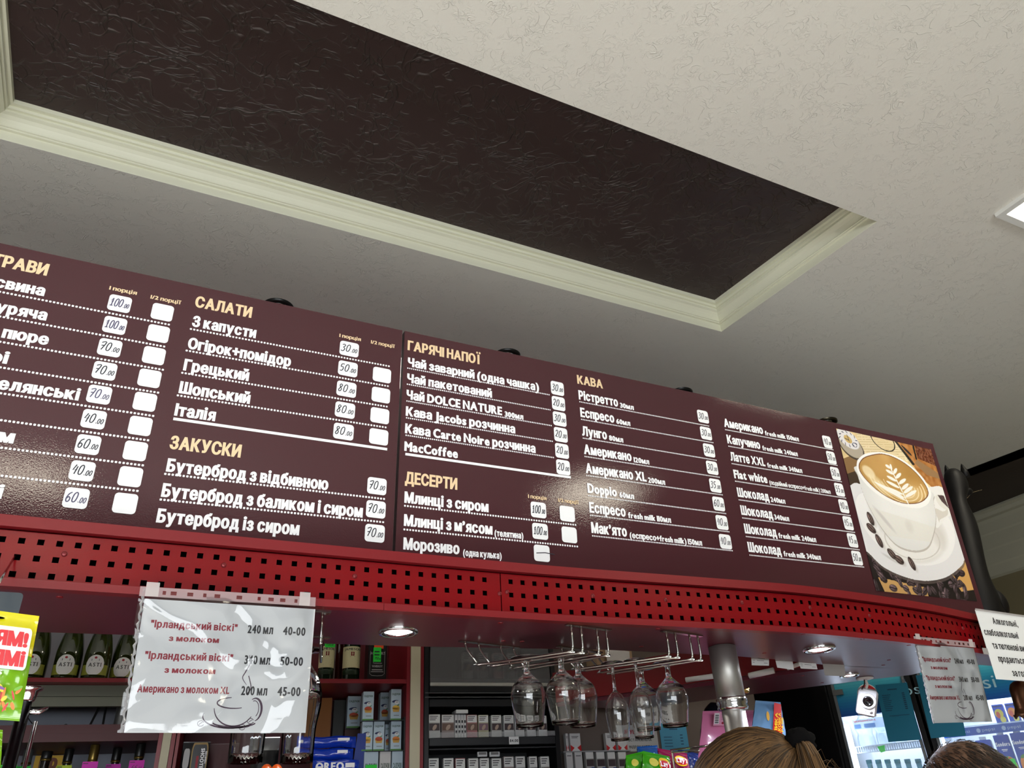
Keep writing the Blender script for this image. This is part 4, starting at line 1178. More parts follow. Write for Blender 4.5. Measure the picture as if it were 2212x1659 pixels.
# sweets bag
GY = 1.33
PB = lambda px, py: ony(px, py, GY)
t = thing('sweets_bag', 'yellow and green glossy sweets bag hanging at the lower left edge', 'snack bag', PB(30, 1440)[:])
TLb = PB(-60, 1312); TRb = PB(85, 1331); BRb = PB(42, 1558); BLb = PB(-100, 1548)
def bagmesh(Qf, par, cols, name='pouch', NU=24, NV=32, puff=.014, seal=.09, ztex=None):
    b = B(); vs = []; fs = []
    for side in (1, -1):
        o = len(vs)
        for j in range(NV + 1):
            for i in range(NU + 1):
                u = i / NU; v = j / NV
                e = min(1, max(0, (v - seal) / .18)) * min(1, max(0, (1 - seal - v) / .18))
                d = puff * (max(0, math.sin(PI * u)) ** .55) * (e ** .6)
                d += .0011 * math.sin(v * 130) * (1 if (v > 1 - seal or v < seal) else 0)
                d += .0016 * math.sin(u * 17 + v * 11) * math.sin(v * 19 - u * 6) * (e > 0)
                p = Qf(u, v, 0)
                vs.append((p.x, p.y - side * (d + .0008), p.z))
        for j in range(NV):
            for i in range(NU):
                a = o + j * (NU + 1) + i
                fs.append((a, a + 1, a + NU + 2, a + NU + 1) if side > 0 else (a, a + NU + 1, a + NU + 2, a + 1))
    for (vv, mm) in cols:
        if mm not in b.mats: b.mats.append(mm)
    b.add(vs, fs)
    m_ = []
    for k, f_ in enumerate(b.f):
        kk = k % (NU * NV); j = kk // NU; i = kk % NU; v = (j + .5) / NV; u = (i + .5) / NU
        pick = cols[0][1]
        for vv, mm in cols:
            if v + .03 * math.sin(u * 7) >= vv: pick = mm
        m_.append(b.mats.index(pick))
    b.m = m_
    return b.build(name, None, par, world=True, smooth=True)
QB = quadmap(TLb, TRb, BRb, BLb, (0, -1, 0))
My = mat('yellow_film', (226, 216, 20), .22, coat=.5); Mg = mat('green_film', (122, 178, 30), .22, coat=.5)
bagmesh(QB, t, [(0, Mg), (.60, My)], puff=.012)
Qp = lambda u, v, L=0: QB(u, v, 0) + Vector((0, -.0165 - L * .0003, 0))
f = Flat(Qp); f.lift(1).use(mat('white_film', (232, 232, 228), .25, coat=.5)); f.rrect(.40, .44, .955, .84, .05)
f.lift(3).use(mat('red_letters', (206, 22, 36), .3)); f.text('ЯМ!', .42, .655, .145, .50, .08, slant=-.02, gap=.02); f.text('ЯМі', .42, .47, .145, .50, .08, gap=.02)
f.lift(3).use(mat('white_film', (232, 232, 228), .25)); f.text('JELLIES', .2, .385, .045, .42, .06)
f.build('brand_panel', None, t, world=True)
f = Flat(Qp); f.lift(1)
R5 = random.Random(11)
for k in range(26):
    u = R5.uniform(.45, .93); v = R5.uniform(.07, .30)
    f.lift(2 + k * .3).use(mat(*[('gummy_red', (196, 30, 34), .25), ('gummy_orange', (226, 120, 30), .25), ('gummy_purple', (120, 70, 150), .25), ('gummy_green', (110, 170, 40), .25), ('gummy_yellow', (226, 200, 40), .25)][k % 5]))
    f.ellipse(u, v, R5.uniform(.04, .08), R5.uniform(.012, .025), 14, R5.uniform(0, 3))
f.build('window_print', None, t, world=True)
f = Flat(Qp); f.lift(-40).use(mat('black_void', (6, 5, 5))); f.lift(1)
b = B(); pz = [QB(.40 + .10 * math.cos(a), .93 + .012 * math.sin(a), 0) + Vector((0, -.004, 0)) for a in np.linspace(0, 2 * PI, 17)[:-1]]
b.add([tuple(p) for p in pz], [tuple(range(16))]); b.build('hanging_slot', mat('black_void', (6, 5, 5)), t, world=True)
t = thing('hook_card', 'dark blue-grey plastic card above the sweets bag', 'card', ony(15, 1300, 1.40)[:])
f = Flat(lambda u, v, L=0: ony(-40, 1278, 1.40) + Vector((u, -L * .0002, v))); f.use(mat('slate_plastic', (44, 56, 66), .3)).lift(0).rrect(0, -.034, .056, .002, .006); f.lift(-4)
f.build('card', None, t, world=True)
t = thing('sweets_bag', 'top corner of a second green bag under the yellow and green one', 'snack bag', ony(2, 1580, 1.36)[:])
QC = quadmap(ony(-60, 1572, 1.36), ony(6, 1577, 1.36), ony(0, 1690, 1.36), ony(-60, 1690, 1.36), (0, -1, 0))
bagmesh(QC, t, [(0, Mg)], puff=.006)

# copper bell at the right edge
t = thing('bell', 'dark copper bell with a wavy rim hanging at the right edge', 'bell', ony(2196, 1500, 1.54)[:])
b = B(); vs = []; fs = []; n = 48
c0 = ony(2201, 1470, 1.54)
prof = [(0, 0), (.018, -.002), (.028, -.009), (.034, -.022), (.0355, -.05), (.037, -.075), (.043, -.092), (.047, -.098)]
for i, (r, z) in enumerate(prof):
    for k in range(n):
        a = 2 * PI * k / n
        zz = z - (.006 * math.sin(a * 8) if i == len(prof) - 1 else 0)
        vs.append((c0.x + r * math.cos(a), c0.y + r * math.sin(a), c0.z + zz))
for i in range(len(prof) - 1):
    for k in range(n):
        a = i * n + k; q = i * n + (k + 1) % n; fs.append((a, a + n, q + n, q))
b.add(vs, fs); o = b.build('bell_body', mat('old_copper', (120, 84, 58), .32, .85, bump=(60, .5, .002)), t, world=True, smooth=True)
md = o.modifiers.new('t', 'SOLIDIFY'); md.thickness = .002
b = B(); b.tube([c0, c0 + Vector((0, 0, .012)), (c0.x, c0.y + .0, 1.9365)], .0015, 6); b.build('cord', M_BLACKM, t, world=True)

# carved black cat standing on the canopy behind the board
YC = 1.60
CS_ = [(2.06, .0, .06, .05), (2.075, .0, .062, .052), (2.12, .004, .066, .052), (2.165, .004, .064, .050), (2.20, -.006, .05, .046), (2.26, -.004, .046, .042), (2.32, .004, .046, .040), (2.38, .006, .047, .038), (2.43, .004, .045, .036), (2.47, -.004, .038, .032), (2.50, -.010, .030, .028),
       (2.52, -.008, .030, .028), (2.545, .0, .040, .032), (2.575, .002, .046, .035), (2.605, -.004, .042, .034), (2.628, -.012, .030, .026), (2.640, -.016, .012, .012)]
t = thing('cat_figurine', 'tall carved black cat figurine standing behind the right end of the menu board', 'figurine', (2.60, YC, 2.053))
b = B(); n = 20; vs = []; fs = []
XC = {2.06: 2.55, 2.12: 2.54, 2.2: 2.55, 2.32: 2.57, 2.43: 2.60, 2.5: 2.618, 2.575: 2.640, 2.64: 2.655}
for z, dx_, rx, ry in CS_:
    cx = np.interp(z, list(XC.keys()), list(XC.values())) + dx_
    for k in range(n):
        a = 2 * PI * k / n; vs.append((cx + rx * math.cos(a), YC + ry * math.sin(a), z - .006))
for i in range(len(CS_) - 1):
    for k in range(n):
        a = i * n + k; q = i * n + (k + 1) % n; fs.append((a, q, q + n, a + n))
fs += [tuple(range(n - 1, -1, -1)), tuple(range((len(CS_) - 1) * n, len(CS_) * n))]
M_CAT = mat('black_lacquered_wood', (10, 8, 8), .5, spec=.25)
b.add(vs, fs); o = b.build('body', M_CAT, t, world=True, smooth=True); o.modifiers.new('s', 'SUBSURF').levels = 1
for x, y in ((2.690, YC - .016), (2.640, YC + .014)):
    b = B(); b.lathe([(.015, 2.612 - .01), (.012, 2.632 - .006), (.005, 2.652 - .004), (0, 2.657)], 14, (x - .002, y, 0)); b.build('ear', M_CAT, t, world=True, smooth=True)
b = B(); b.ell((2.688, YC, 2.552), (.022, .016, .014)); b.build('muzzle', M_CAT, t, world=True, smooth=True)
b = B(); b.ell((2.585, YC - .02, 2.13), (.036, .032, .05)); b.build('haunch', M_CAT, t, world=True, smooth=True)
b = B(); p = ony(2089, 1076, YC); b.tube([p, ony(2100, 1064, YC), ony(2121, 1058, YC)], .0006, 5); b.build('whisker', mat('fibre', (120, 104, 76), .6), t, world=True)
# ---------------------------------------------------------------- back bar (its front lies on y = 2.86 - .13 x)
SB = -.13; RZ = math.atan(SB); CB, NB = math.cos(RZ), math.sin(RZ)
def bk(px, py, off=0.0): return ony(px, py, 2.86 + off, SB)
def loc_u(p): return p.x / CB                        # distance along the front
def BKM(): return Matrix.Translation((0, 2.86, 0)) @ Matrix.Rotation(RZ, 4, 'Z')     # local: x along, y depth, z up
MBK = BKM(); IBK = MBK.inverted()
def ub(px, py, off=0.0):
    q = IBK @ bk(px, py, off); return q              # local (along, depth, z)
def bthing(name, label, cat, a, d, z, group=None):
    return thing(name, label, cat, (MBK @ Vector((a, d, z)))[:], RZ, group)
M_SHELF = mat('shelf_red', (128, 26, 36), .35)
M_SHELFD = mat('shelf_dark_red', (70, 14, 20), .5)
M_CRM = mat('cream_post', (196, 190, 164), .5)
M_GREY = mat('grey_green_panel', (104, 106, 92), .5)
M_GWALL = mat('blue_grey_wall', (140, 143, 154), .7)
Z2 = 2.036       # upper shelf bottom; top at 2.0485
xr1 = ub(343, 1590).x; xr2 = ub(380, 1590).x
# left unit
t = thing('shelf_unit', 'left red shelf unit behind the bar with green sparkling wine bottles on top', 'shelf unit', (MBK @ Vector((-.6, .2, 0)))[:], RZ)
def bb(a, c, name, m, par=None, bev=0):
    b = B(MBK); (b.bbox(a, c, bev) if bev else b.box(a, c)); return b.build(name, m, par or t, world=True)
L0 = -1.5
bb((L0, 0, 2.0365), (xr1 - .001, .36, 2.0488), 'shelf', M_SHELF)
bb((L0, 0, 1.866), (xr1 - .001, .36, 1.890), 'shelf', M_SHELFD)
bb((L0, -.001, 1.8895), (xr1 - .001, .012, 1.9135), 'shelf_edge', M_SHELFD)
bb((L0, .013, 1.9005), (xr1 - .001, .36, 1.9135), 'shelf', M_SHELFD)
bb((L0, 0, 1.56), (xr1 - .001, .30, 1.575), 'shelf', M_SHELF)
bb((L0, .05, 1.973), (xr1 - .03, .07, 2.001), 'cross_panel', M_GREY); bb((L0, .05, 2.0025), (xr1 - .03, .07, 2.0355), 'cross_panel', M_GREY)
bb((L0, .362, 1.2), (xr1 - .001, .372, 2.5), 'back_panel', M_GWALL)
bb((xr1, 0, 0), (xr1 + .012, .37, 2.034), 'side_panel', M_SHELF); bb((xr2 - .012, 0, 0), (xr2, .37, 2.034), 'side_panel', M_SHELF); bb((xr1 + .013, -.003, 0), (xr2 - .013, .02, 2.034), 'post', M_CRM)
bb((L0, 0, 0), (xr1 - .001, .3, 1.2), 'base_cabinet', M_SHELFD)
# right unit
a1 = ub(878, 1500).x; a2 = ub(885.5, 1500).x; a3 = ub(908, 1500).x; a4 = ub(915, 1500).x
t = thing('shelf_unit', 'middle red shelf unit behind the bar with whisky bottles and juice cartons', 'shelf unit', (MBK @ Vector((.6, .2, 0)))[:], RZ)
xs0 = xr2 + .002
bb((xs0, 0, 2.0365), (a1 - .001, .36, 2.0505), 'shelf', M_SHELF)
bb((a1, 0, 0), (a2, .37, 2.6), 'side_panel', M_SHELF); bb((a3, 0, 0), (a4, .37, 2.6), 'side_panel', M_SHELF); bb((a2 + .001, -.004, 0), (a3 - .001, .02, 2.6), 'post', M_CRM)
bb((xs0, .362, 1.2), (a1 - .001, .372, 2.6), 'back_panel', mat('dark_red_back', (92, 20, 30), .5))
bb((xs0, 0, 1.54), (a1 - .001, .36, 1.555), 'shelf', M_SHELF); bb((xs0, 0, 0), (a1 - .001, .3, 1.2), 'base_cabinet', M_SHELFD)
bb((xs0 + .001, .0, 2.034 - .9), (xs0 + .01, .36, 2.034), 'side_panel', M_SHELF)
bb((ub(683, 1500, .18).x, .20, 1.60), (ub(720, 1500, .18).x, .215, 2.02), 'orange_panel', mat('orange_card', (140, 84, 24), .6))

# ---- sparkling wine
M_BG = mat('green_bottle_glass', (50, 60, 12), .04, trans=.55, ior=1.4, coat=.6)
M_GOLD = mat('pale_gold_label', (132, 136, 50), .4)
M_LBL = mat('white_label', (222, 224, 226), .5)
M_NAVY = mat('navy_ink', (30, 40, 86), .5)
M_DK = mat('dark_ink', (30, 32, 40), .5)
BOT = sprof([(.012, 0.001), (.036, .001), (.0395, .006), (.0400, .06), (.0396, .082), (.037, .103), (.031, .135), (.0225, .165), (.0175, .19), (.0155, .22), (.0150, .285), (.0170, .29), (.0170, .305)], 3)
def wine(px, label, name='wine_bottle'):
    q = ub(px, 1464.5, .05)
    tt = bthing(name, label, 'bottle', q.x, .090 if px in (259, -12) else .056, 2.0500, 'sparkling wine bottles on the top shelf')
    b = B(); b.lathe(BOT, 28); b.build('glass_body', M_BG, tt, smooth=True)
    b = B(); b.lathe([(.0175, .235), (.0182, .26), (.0182, .308), (.0, .309)], 20); b.build('foil', mat('gold_foil', (150, 140, 70), .3, .8), tt, smooth=True)
    wr = lambda u, v, L=0: Vector(((.0404 + L * .0002) * math.sin(u / .0404), -(.0404 + L * .0002) * math.cos(u / .0404), v))
    f = Flat(wr); f.use(M_GOLD).lift(0)
    for k in range(16): f.rect(-.044 + k * .0055, .012, -.044 + (k + 1) * .0055, .043)
    f.lift(2).use(M_LBL)
    for k in range(12):      # round label as strips so that it wraps
        x0 = -.027 + k * .0045; x1 = x0 + .0045; h = lambda x: .033 * math.sqrt(max(0, 1 - (x / .0275) ** 2))
        f.poly([(x0, max(.012, .042 - h(x0))), (x1, max(.012, .042 - h(x1))), (x1, .044 + h(x1) * .86), (x0, .044 + h(x0) * .86)])
    f.lift(4).use(M_DK).text('ASTI', -.0185, .036, .0125, .038, .02, gap=.12); f.rect(-.018, .0295, .018, .0302); f.use(mat('grey_ink', (120, 118, 118))).rect(-.014, .020, .014, .0208); f.rect(-.012, .017, .012, .0176)
    f.use(M_NAVY).rect(-.0115, .054, .0115, .0600); f.use(M_TXRED).ellipse(0, .0635, .0042, .0036, 12)
    f.build('label', None, tt)
    return tt
wine(64, 'sparkling wine bottle with round white label, partly behind the sweets bag')
wine(138, 'sparkling wine bottle with round white label, second from the left on the top shelf')
wine(202, 'sparkling wine bottle with round white label, third from the left on the top shelf')
wine(259, 'sparkling wine bottle with round white label, rightmost before the price sheet')
wine(-12, 'sparkling wine bottle at the left edge behind the sweets bag')
# router with aerials
q = ub(190, 1556, .10)
t = bthing('wifi_router', 'black network router with two raised aerials on the second shelf', 'router', q.x, .14, 1.9137)
b = B(); b.bbox((-.052, -.04, 0), (.052, .04, .012), .003); b.build('case', M_BLACKM, t)
b = B(); b.tube([(-.005, .036, .01), (.022, .036, .10)], .0035, 8); b.build('aerial', M_BLACKM, t); b = B(); b.tube([(.036, .036, .01), (.034, .036, .11)], .0035, 8); b.build('aerial', M_BLACKM, t)
b = B(); b.tube(smooth2([(-.05, .02, .006), (-.07, .02, .022), (-.085, .02, .008), (-.12, .02, .006), (-.16, .02, .02), (-.19, .03, .05)]), .0015, 6); b.build('cable', M_BLACKM, t, smooth=True)
bthing_ = bthing('steel_beaker', 'grey metal beaker standing behind the network router', 'container', ub(258, 1556, .2).x, .25, 1.9137)
b = B(); b.lathe([(.02, 0), (.022, .002), (.022, .09), (.023, .092)], 20); b.build('body', mat('dull_steel', (120, 118, 116)), bthing_, smooth=True)

# ---- lower row of bottles on the left
M_DKG = mat('dark_bottle_glass', (16, 14, 12), .06, coat=.7)
M_CLR = mat('pale_bottle_glass', (120, 130, 126), .05, trans=.75, ior=1.4, coat=.3)
M_GCAP = mat('gold_cap', (120, 100, 50), .3, .8)
TAGS = {'g': mat('neon_green_tag', (40, 214, 60), .6), 'p': mat('neon_pink_tag', (206, 36, 176), .6), 'y': mat('neon_yellow_tag', (190, 214, 40), .6), 'o': mat('neon_orange_tag', (236, 84, 30), .6)}
def spirit(px, ytop, rn, glass, cap, label, tag_, ribbon, txt=None, hcap=.038):
    dd = .17 if px in (2, 62, 152, 256) else .07
    q = ub(px, ytop, dd - .01)
    H = min(q.z, 1.8645) - 1.5765
    tt = bthing('spirit_bottle', label, 'bottle', q.x, dd, 1.5765, 'spirits on the lower left shelf')
    r = .031
    b = B(); b.lathe(sprof([(.012, 0), (r * .95, 0), (r, .006), (r, H - .095), (r * .93, H - .083), (r * .62, H - .066), (rn * 1.05, H - .054), (rn, H - .046), (rn, H - hcap)], 3), 24); b.build('glass_body', glass, tt, smooth=True)
    b = B(); b.lathe([(rn * 1.12, H - hcap), (rn * 1.15, H - hcap + .003), (rn * 1.15, H - .002), (rn * 1.05, H), (0, H + .0003)], 20); b.build('cap', cap, tt, smooth=True)
    b = B(); b.lathe([(rn * 1.18, H - hcap - .005), (rn * 1.22, H - hcap - .003), (rn * 1.18, H - hcap + .001)], 20); b.build('neck_band', M_GCAP, tt, smooth=True)
    f = Flat(lambda u, v, L=0: Vector((u, -r - .001 - L * .0003, v))); zt = H - .050
    f.lift(1).use(TAGS[tag_]).rect(-.022, zt - .03, .021, zt); f.lift(2).use(M_DK).rect(-.020, zt - .006, -.006, zt - .004)
    if txt: hand(f, txt, -.014, zt - .024, .011, .03, th=.0012)
    o = f.build('price_tag', None, tt)
    return tt
spirit(2, 1602, .014, M_CLR, M_BLACKM, 'clear bottle with black cap at the left edge of the lower shelf', 'g', 0)
spirit(33, 1614, .011, M_CLR, mat('grey_cap', (60, 66, 70), .4), 'clear bottle with neon green tag left of the slim pole', 'g', 0)
spirit(62, 1618, .012, M_CLR, mat('silver_cap', (130, 138, 136), .3, .7), 'clear bottle with neon green tag right of the slim pole', 'g', 0)
spirit(102, 1622, .013, M_DKG, M_BLACKM, 'short dark bottle with gold neck band before the yellow sign', 'y', 0, hcap=.022)
spirit(152, 1608, .012, M_DKG, M_BLACKM, 'dark bottle with tall black cap and neon yellow tag', 'y', 0)
spirit(206, 1608, .012, M_DKG, M_GCAP, 'dark bottle with gold cap and neon pink tag', 'p', 0, hcap=.045)
spirit(256, 1606, .012, M_DKG, M_BLACKM, 'dark bottle with black cap and pink tag, second from the shelf post', 'p', 0, '65.00')
spirit(305, 1605, .012, M_DKG, M_BLACKM, 'dark bottle with black cap and pink tag beside the shelf post', 'p', 0, '66.00')
# yellow sign behind them
p0 = ub(84, 1614, .34); p1 = ub(141, 1659, .34)
t = bthing('promo_card', 'yellow and light blue card with large brown letters behind the dark bottles', 'sign', (p0.x + p1.x) / 2, .340, min(p0.z, 1.864) - .091)
f = Flat(lambda u, v, L=0: Vector((u, -L * .0003, v))); f.lift(0).use(mat('yellow_card', (236, 186, 20), .5)).rect(-.05, .035, .05, .09); f.use(mat('blue_card', (90, 180, 206), .5)).rect(-.05, 0, .05, .035)
f.lift(2).use(mat('brown_letters', (130, 60, 16), .5)).text('ГR', -.035, .022, .065, .062, .05); f.build('card', None, t)
# cream strip-lit niche behind the right bottles
p0 = ub(150, 1614, .3)
t = bthing('niche_light', 'thin lit white strip behind the dark bottles on the lower left shelf', 'light', ub(215, 1618, .3).x, .33, ub(215, 1618, .3).z)
b = B(); b.box((-.14, -.004, -.004), (.12, .004, .003)); b.build('tube', mat('dim_tube', (226, 214, 190), emit=1.2), t)

# ---- whisky shelf
M_CRL = mat('cream_label', (206, 202, 160), .5)
def whisky(px, r, label, tag_=None, zt=.19):
    q = ub(px, 1467, .06)
    tt = bthing('whisky_bottle', label, 'bottle', q.x, .045 + r, 2.0518, 'whisky on the middle unit')
    b = B(); b.lathe(sprof([(.012, 0), (r * .96, 0), (r, .006), (r, .17), (r * .93, .19), (r * .5, .215), (.014, .235), (.0135, .29), (.0155, .293), (.0155, .31), (0, .311)], 2), 28); b.build('glass_body', mat('deep_green_glass', (14, 34, 18), .08, coat=.6), tt, smooth=True)
    rr = r + .0004
    wr = lambda u, v, L=0: Vector(((rr + L * .0002) * math.sin(u / rr), -(rr + L * .0002) * math.cos(u / rr), v))
    f = Flat(wr); f.lift(0).use(M_CRL); W = r * 1.45
    for k in range(14): f.rect(-W + k * W / 7, .045, -W + (k + 1) * W / 7, .118)
    f.lift(2).use(mat('bottle_print', (90, 84, 60), .5)); 
    for z, w_ in ((.070, .6), (.064, .8), (.060, .7), (.054, .5)): f.rect(-r * w_, z, r * w_, z + .0014)
    f.use(mat('crest_red', (120, 24, 34), .5)); f.rrect(-.006, .085, .006, .099, .001); f.use(M_CRL).rect(-.002, .09, .002, .095); f.use(mat('crest_red')).rect(-.008, .0815, .008, .083)
    f.use(M_DK).text('JAMESON', -W * .72, .1045, .0085, W * 1.44, .03)
    f.use(mat('bottle_print')); f.rect(-r * .7, .030, r * .7, .0312); f.build('label', None, tt)
    b = B(); b.lathe([(r * 1.012, .022), (r * 1.015, .024), (r * 1.015, .036), (r * 1.012, .038)], 28); b.build('lower_band', mat('dark_green_band', (26, 44, 26), .3), tt, smooth=True)
    if tag_:
        f = Flat(lambda u, v, L=0: Vector((u, -r - .0035 - L * .0003, v))); f.lift(0).use(TAGS['g']).rrect(-.012, .112, .024, .14, .004); f.lift(2).use(M_DK)
        hand(f, '750.00', -.008, .118, .010, .026, th=.0012); f.build('price_tag', None, tt)
whisky(703, .027, 'green whisky bottle with cream label and neon green tag', 'g')
whisky(758, .031, 'larger green whisky bottle with cream label, right of the green tagged one')
q = ub(731, 1467, .14)
t = bthing('spirit_bottle', 'dark amber bottle standing between the two green whisky bottles', 'bottle', q.x, .17, 2.0518)
b = B(); b.lathe(sprof([(.012, 0), (.03, 0), (.031, .006), (.031, .16), (.02, .19), (.013, .21), (.013, .27), (0, .271)], 2), 20); b.build('glass_body', mat('amber_glass', (60, 14, 8), .1, coat=.5), t, smooth=True)
b = B(); b.lathe([(.0312, .07), (.0314, .072), (.0314, .092), (.0312, .094)], 20); b.build('label', mat('amber_label', (196, 130, 20), .4), t, smooth=True)
q0 = ub(793, 1466, .03); q1 = ub(835, 1466, .03)
t = bthing('whisky_box', 'black whisky gift box with white lettering and neon price tags', 'box', (q0.x + q1.x) / 2, .07, 2.0518)
W = (q1.x - q0.x) / 2 - .001
b = B(); b.bbox((-W, -.038, 0), (W, .038, .26), .001); b.build('carton', mat('black_carton', (16, 15, 15), .3), t)
f = Flat(lambda u, v, L=0: Vector((u, -.0384 - L * .0003, v))); f.lift(1).use(mat('silver_ink', (170, 170, 172), .4))
f.text("JACK DANIEL'S", -.027, .088, .009, .054, .03); f.text('OLD No.7', -.012, .075, .006, .024, .03); f.text('Tennessee', -.016, .056, .0055, .032, .02); f.text('WHISKEY', -.019, .044, .0075, .038, .05); f.rect(-.019, .034, .019, .037); f.rect(-.022, .028, .022, .030)
for s_ in (-1, 1): f.stroke([(s_ * .026, .10), (s_ * .026, .022), (s_ * .018, .016), (0, .015)], .0009)
f.build('lettering', None, t)
f = Flat(lambda u, v, L=0: Vector((u, -.040 - L * .0003, v))); f.lift(2).use(TAGS['o']).rect(-.014, .108, .02, .135); f.lift(4).use(TAGS['g']).rect(-.016, .062, .012, .112); f.lift(6).use(M_DK); hand(f, '750.00', -.01, .070, .008, .02, th=.0011)
for z in (.095, .084): f.rect(-.012, z, .006, z + .004)
f.build('price_tag', None, t)

# ---- juice cartons
def carton(px0, px1, ytop, ybot, off, label, kind=0, tagg=None):
    a = ub(px0, ytop, off); c = ub(px1, ytop, off); zb = {0: ub(815, 1556.4, .03).z, 1: ub(815, 1622.2, .03).z, 2: 1.5562}[0 if ybot < 1570 else 1 if ybot < 1640 else 2] + .0004
    w_ = c.x - a.x - .0008; h = a.z - zb - .0006
    if 1570 < ytop < 1640 or ytop > 1600: h = min(h, ub(815, 1622.2, .03).z - zb - .003)
    elif 1552 < ytop < 1560: h = min(h, ub(815, 1556.4, .03).z - zb - .003)
    t = bthing('juice_carton', label, 'carton', (a.x + c.x) / 2, off + .02, zb + .0003, 'small juice cartons')
    b = B(); b.bbox((-w_ / 2, -.019, 0), (w_ / 2, .019, h - .0004), .0008); b.build('carton', mat('carton_white', (176, 196, 210), .4) if kind != 3 else mat('carton_yellow', (206, 176, 40), .4), t)
    f = Flat(lambda u, v, L=0: Vector((u * w_, -.0193 - L * .0002, v * h))); f.lift(1)
    f.use(mat('carton_yellow')).rect(-.35, .93, .1, .995)
    if kind != 3:
        f.use(M_NAVY).text('САДОЧОК', -.40, .80, h * .0, .0, .03) if False else None
    g = Flat(lambda u, v, L=0: Vector((u, -.0193 - L * .0002, v))); g.lift(1)
    g.use(mat('carton_green_ink', (40, 70, 50), .5)).text('САДОЧОК', -w_ * .40, h * .80, h * .065, w_ * .8, .04)
    fr = {0: mat('fruit_red', (190, 70, 40), .5), 1: mat('fruit_yellow', (222, 180, 60), .5), 2: mat('fruit_orange', (226, 130, 50), .5), 3: mat('fruit_red')}[kind]
    g.lift(2).use(M_NAVY); g.ellipse(-w_ * .1, h * .60, w_ * .30, h * .04, 14, .15); g.lift(3).use(M_LBL).ellipse(w_ * .05, h * .56, w_ * .2, h * .06, 14)
    g.lift(4).use(M_DK).ellipse(0, h * .575, w_ * .04, h * .014, 8); g.ellipse(w_ * .11, h * .575, w_ * .04, h * .014, 8)
    g.lift(3).use(fr).ellipse(0, h * .40, w_ * .33, h * .075, 16); g.use(mat('basket', (206, 160, 70), .5)).poly([(-w_ * .36, h * .40), (-w_ * .26, h * .26), (w_ * .28, h * .26), (w_ * .36, h * .40)])
    g.lift(4).use(mat('carton_leaf', (80, 140, 60), .5)).ellipse(w_ * .2, h * .48, w_ * .14, h * .015, 10, .5); g.rect(-w_ / 2, 0, w_ / 2, h * .05); g.use(mat('grey_ink')).rect(-w_ * .2, h * .14, w_ * .3, h * .16)
    g.build('carton_print', None, t)
    if tagg:
        q_ = Flat(lambda u, v, L=0: Vector((u, -.0205 - L * .0003, v))); q_.lift(0).use(TAGS['g']).rect(-w_ * .38, h * .45, w_ * .42, h * .85); q_.lift(2).use(M_DK); hand(q_, '25.00', -w_ * .3, h * .55, h * .14, w_ * .6, th=.0011); q_.build('price_tag', None, t)
carton(785, 809, 1493, 1556, .03, 'juice carton, left one of the top row', 0)
carton(845, 868, 1488, 1552, .03, 'juice carton, topmost in the right corner by the post', 1)
carton(783, 806.5, 1557, 1622, .03, 'juice carton at left of the second row with a yellow basket print', 1)
carton(808, 831.5, 1556, 1622, .03, 'juice carton in the middle of the second row', 0)
carton(845, 868, 1553, 1619, .03, 'juice carton with bright orange print, right end of second row', 2)
carton(787, 818, 1622.5, 1690, .02, 'juice carton half covered by a neon green price tag', 0, 1)
carton(821, 845, 1620, 1690, .02, 'yellow juice carton at the bottom of the frame', 3)
carton(847, 871, 1620, 1690, .02, 'juice carton at the bottom right beside the cream post', 1)
carton(752, 781, 1503, 1562, .22, 'shadowed juice carton standing deep on the shelf', 0)
carton(822, 843, 1495, 1552, .16, 'shadowed juice carton between the two top cartons', 0)
carton(832.5, 844, 1558, 1622, .10, 'narrow view of a carton set back in the second row', 0)
# hidden boards carrying the carton rows
t = thing('carton_tray', 'thin grey shelf trays holding the rows of juice cartons', 'tray', (MBK @ Vector((.85, .1, 1.55)))[:], RZ)
for yb in (1556.4, 1622.2):
    z = ub(815, yb, .03).z
    b = B(MBK); b.box((ub(790, yb, .03).x, .012, z - .0022), (a1 - .002, .24, z - .0012)); b.build('tray_sheet', mat('tray_grey', (70, 74, 76), .5), t, world=True)
b = B(MBK); b.box((a1 - .0016, .012, 1.557), (a1 - .0006, .24, 1.93)); b.build('tray_side', mat('tray_grey'), t, world=True)
# dark boxes deep on the shelf
for k, (x0, x1, y0, lab) in enumerate([(722, 748, 1512, 'dark grey box standing deep on the middle shelf'), (742, 778, 1562, 'dim reddish box behind the blue cookie packs')]):
    a = ub(x0, y0, .32); c = ub(x1, y0, .32); zb = 1.5565
    t = bthing('stored_box', lab, 'box', (a.x + c.x) / 2, (.335, .29)[k], zb)
    b = B(); b.bbox((-(c.x - a.x) / 2, -.018, 0), ((c.x - a.x) / 2, .018, a.z - zb), .001); b.build('carton', (mat('dim_grey_box', (52, 54, 52), .5), mat('dim_red_box', (74, 40, 34), .5))[k], t)
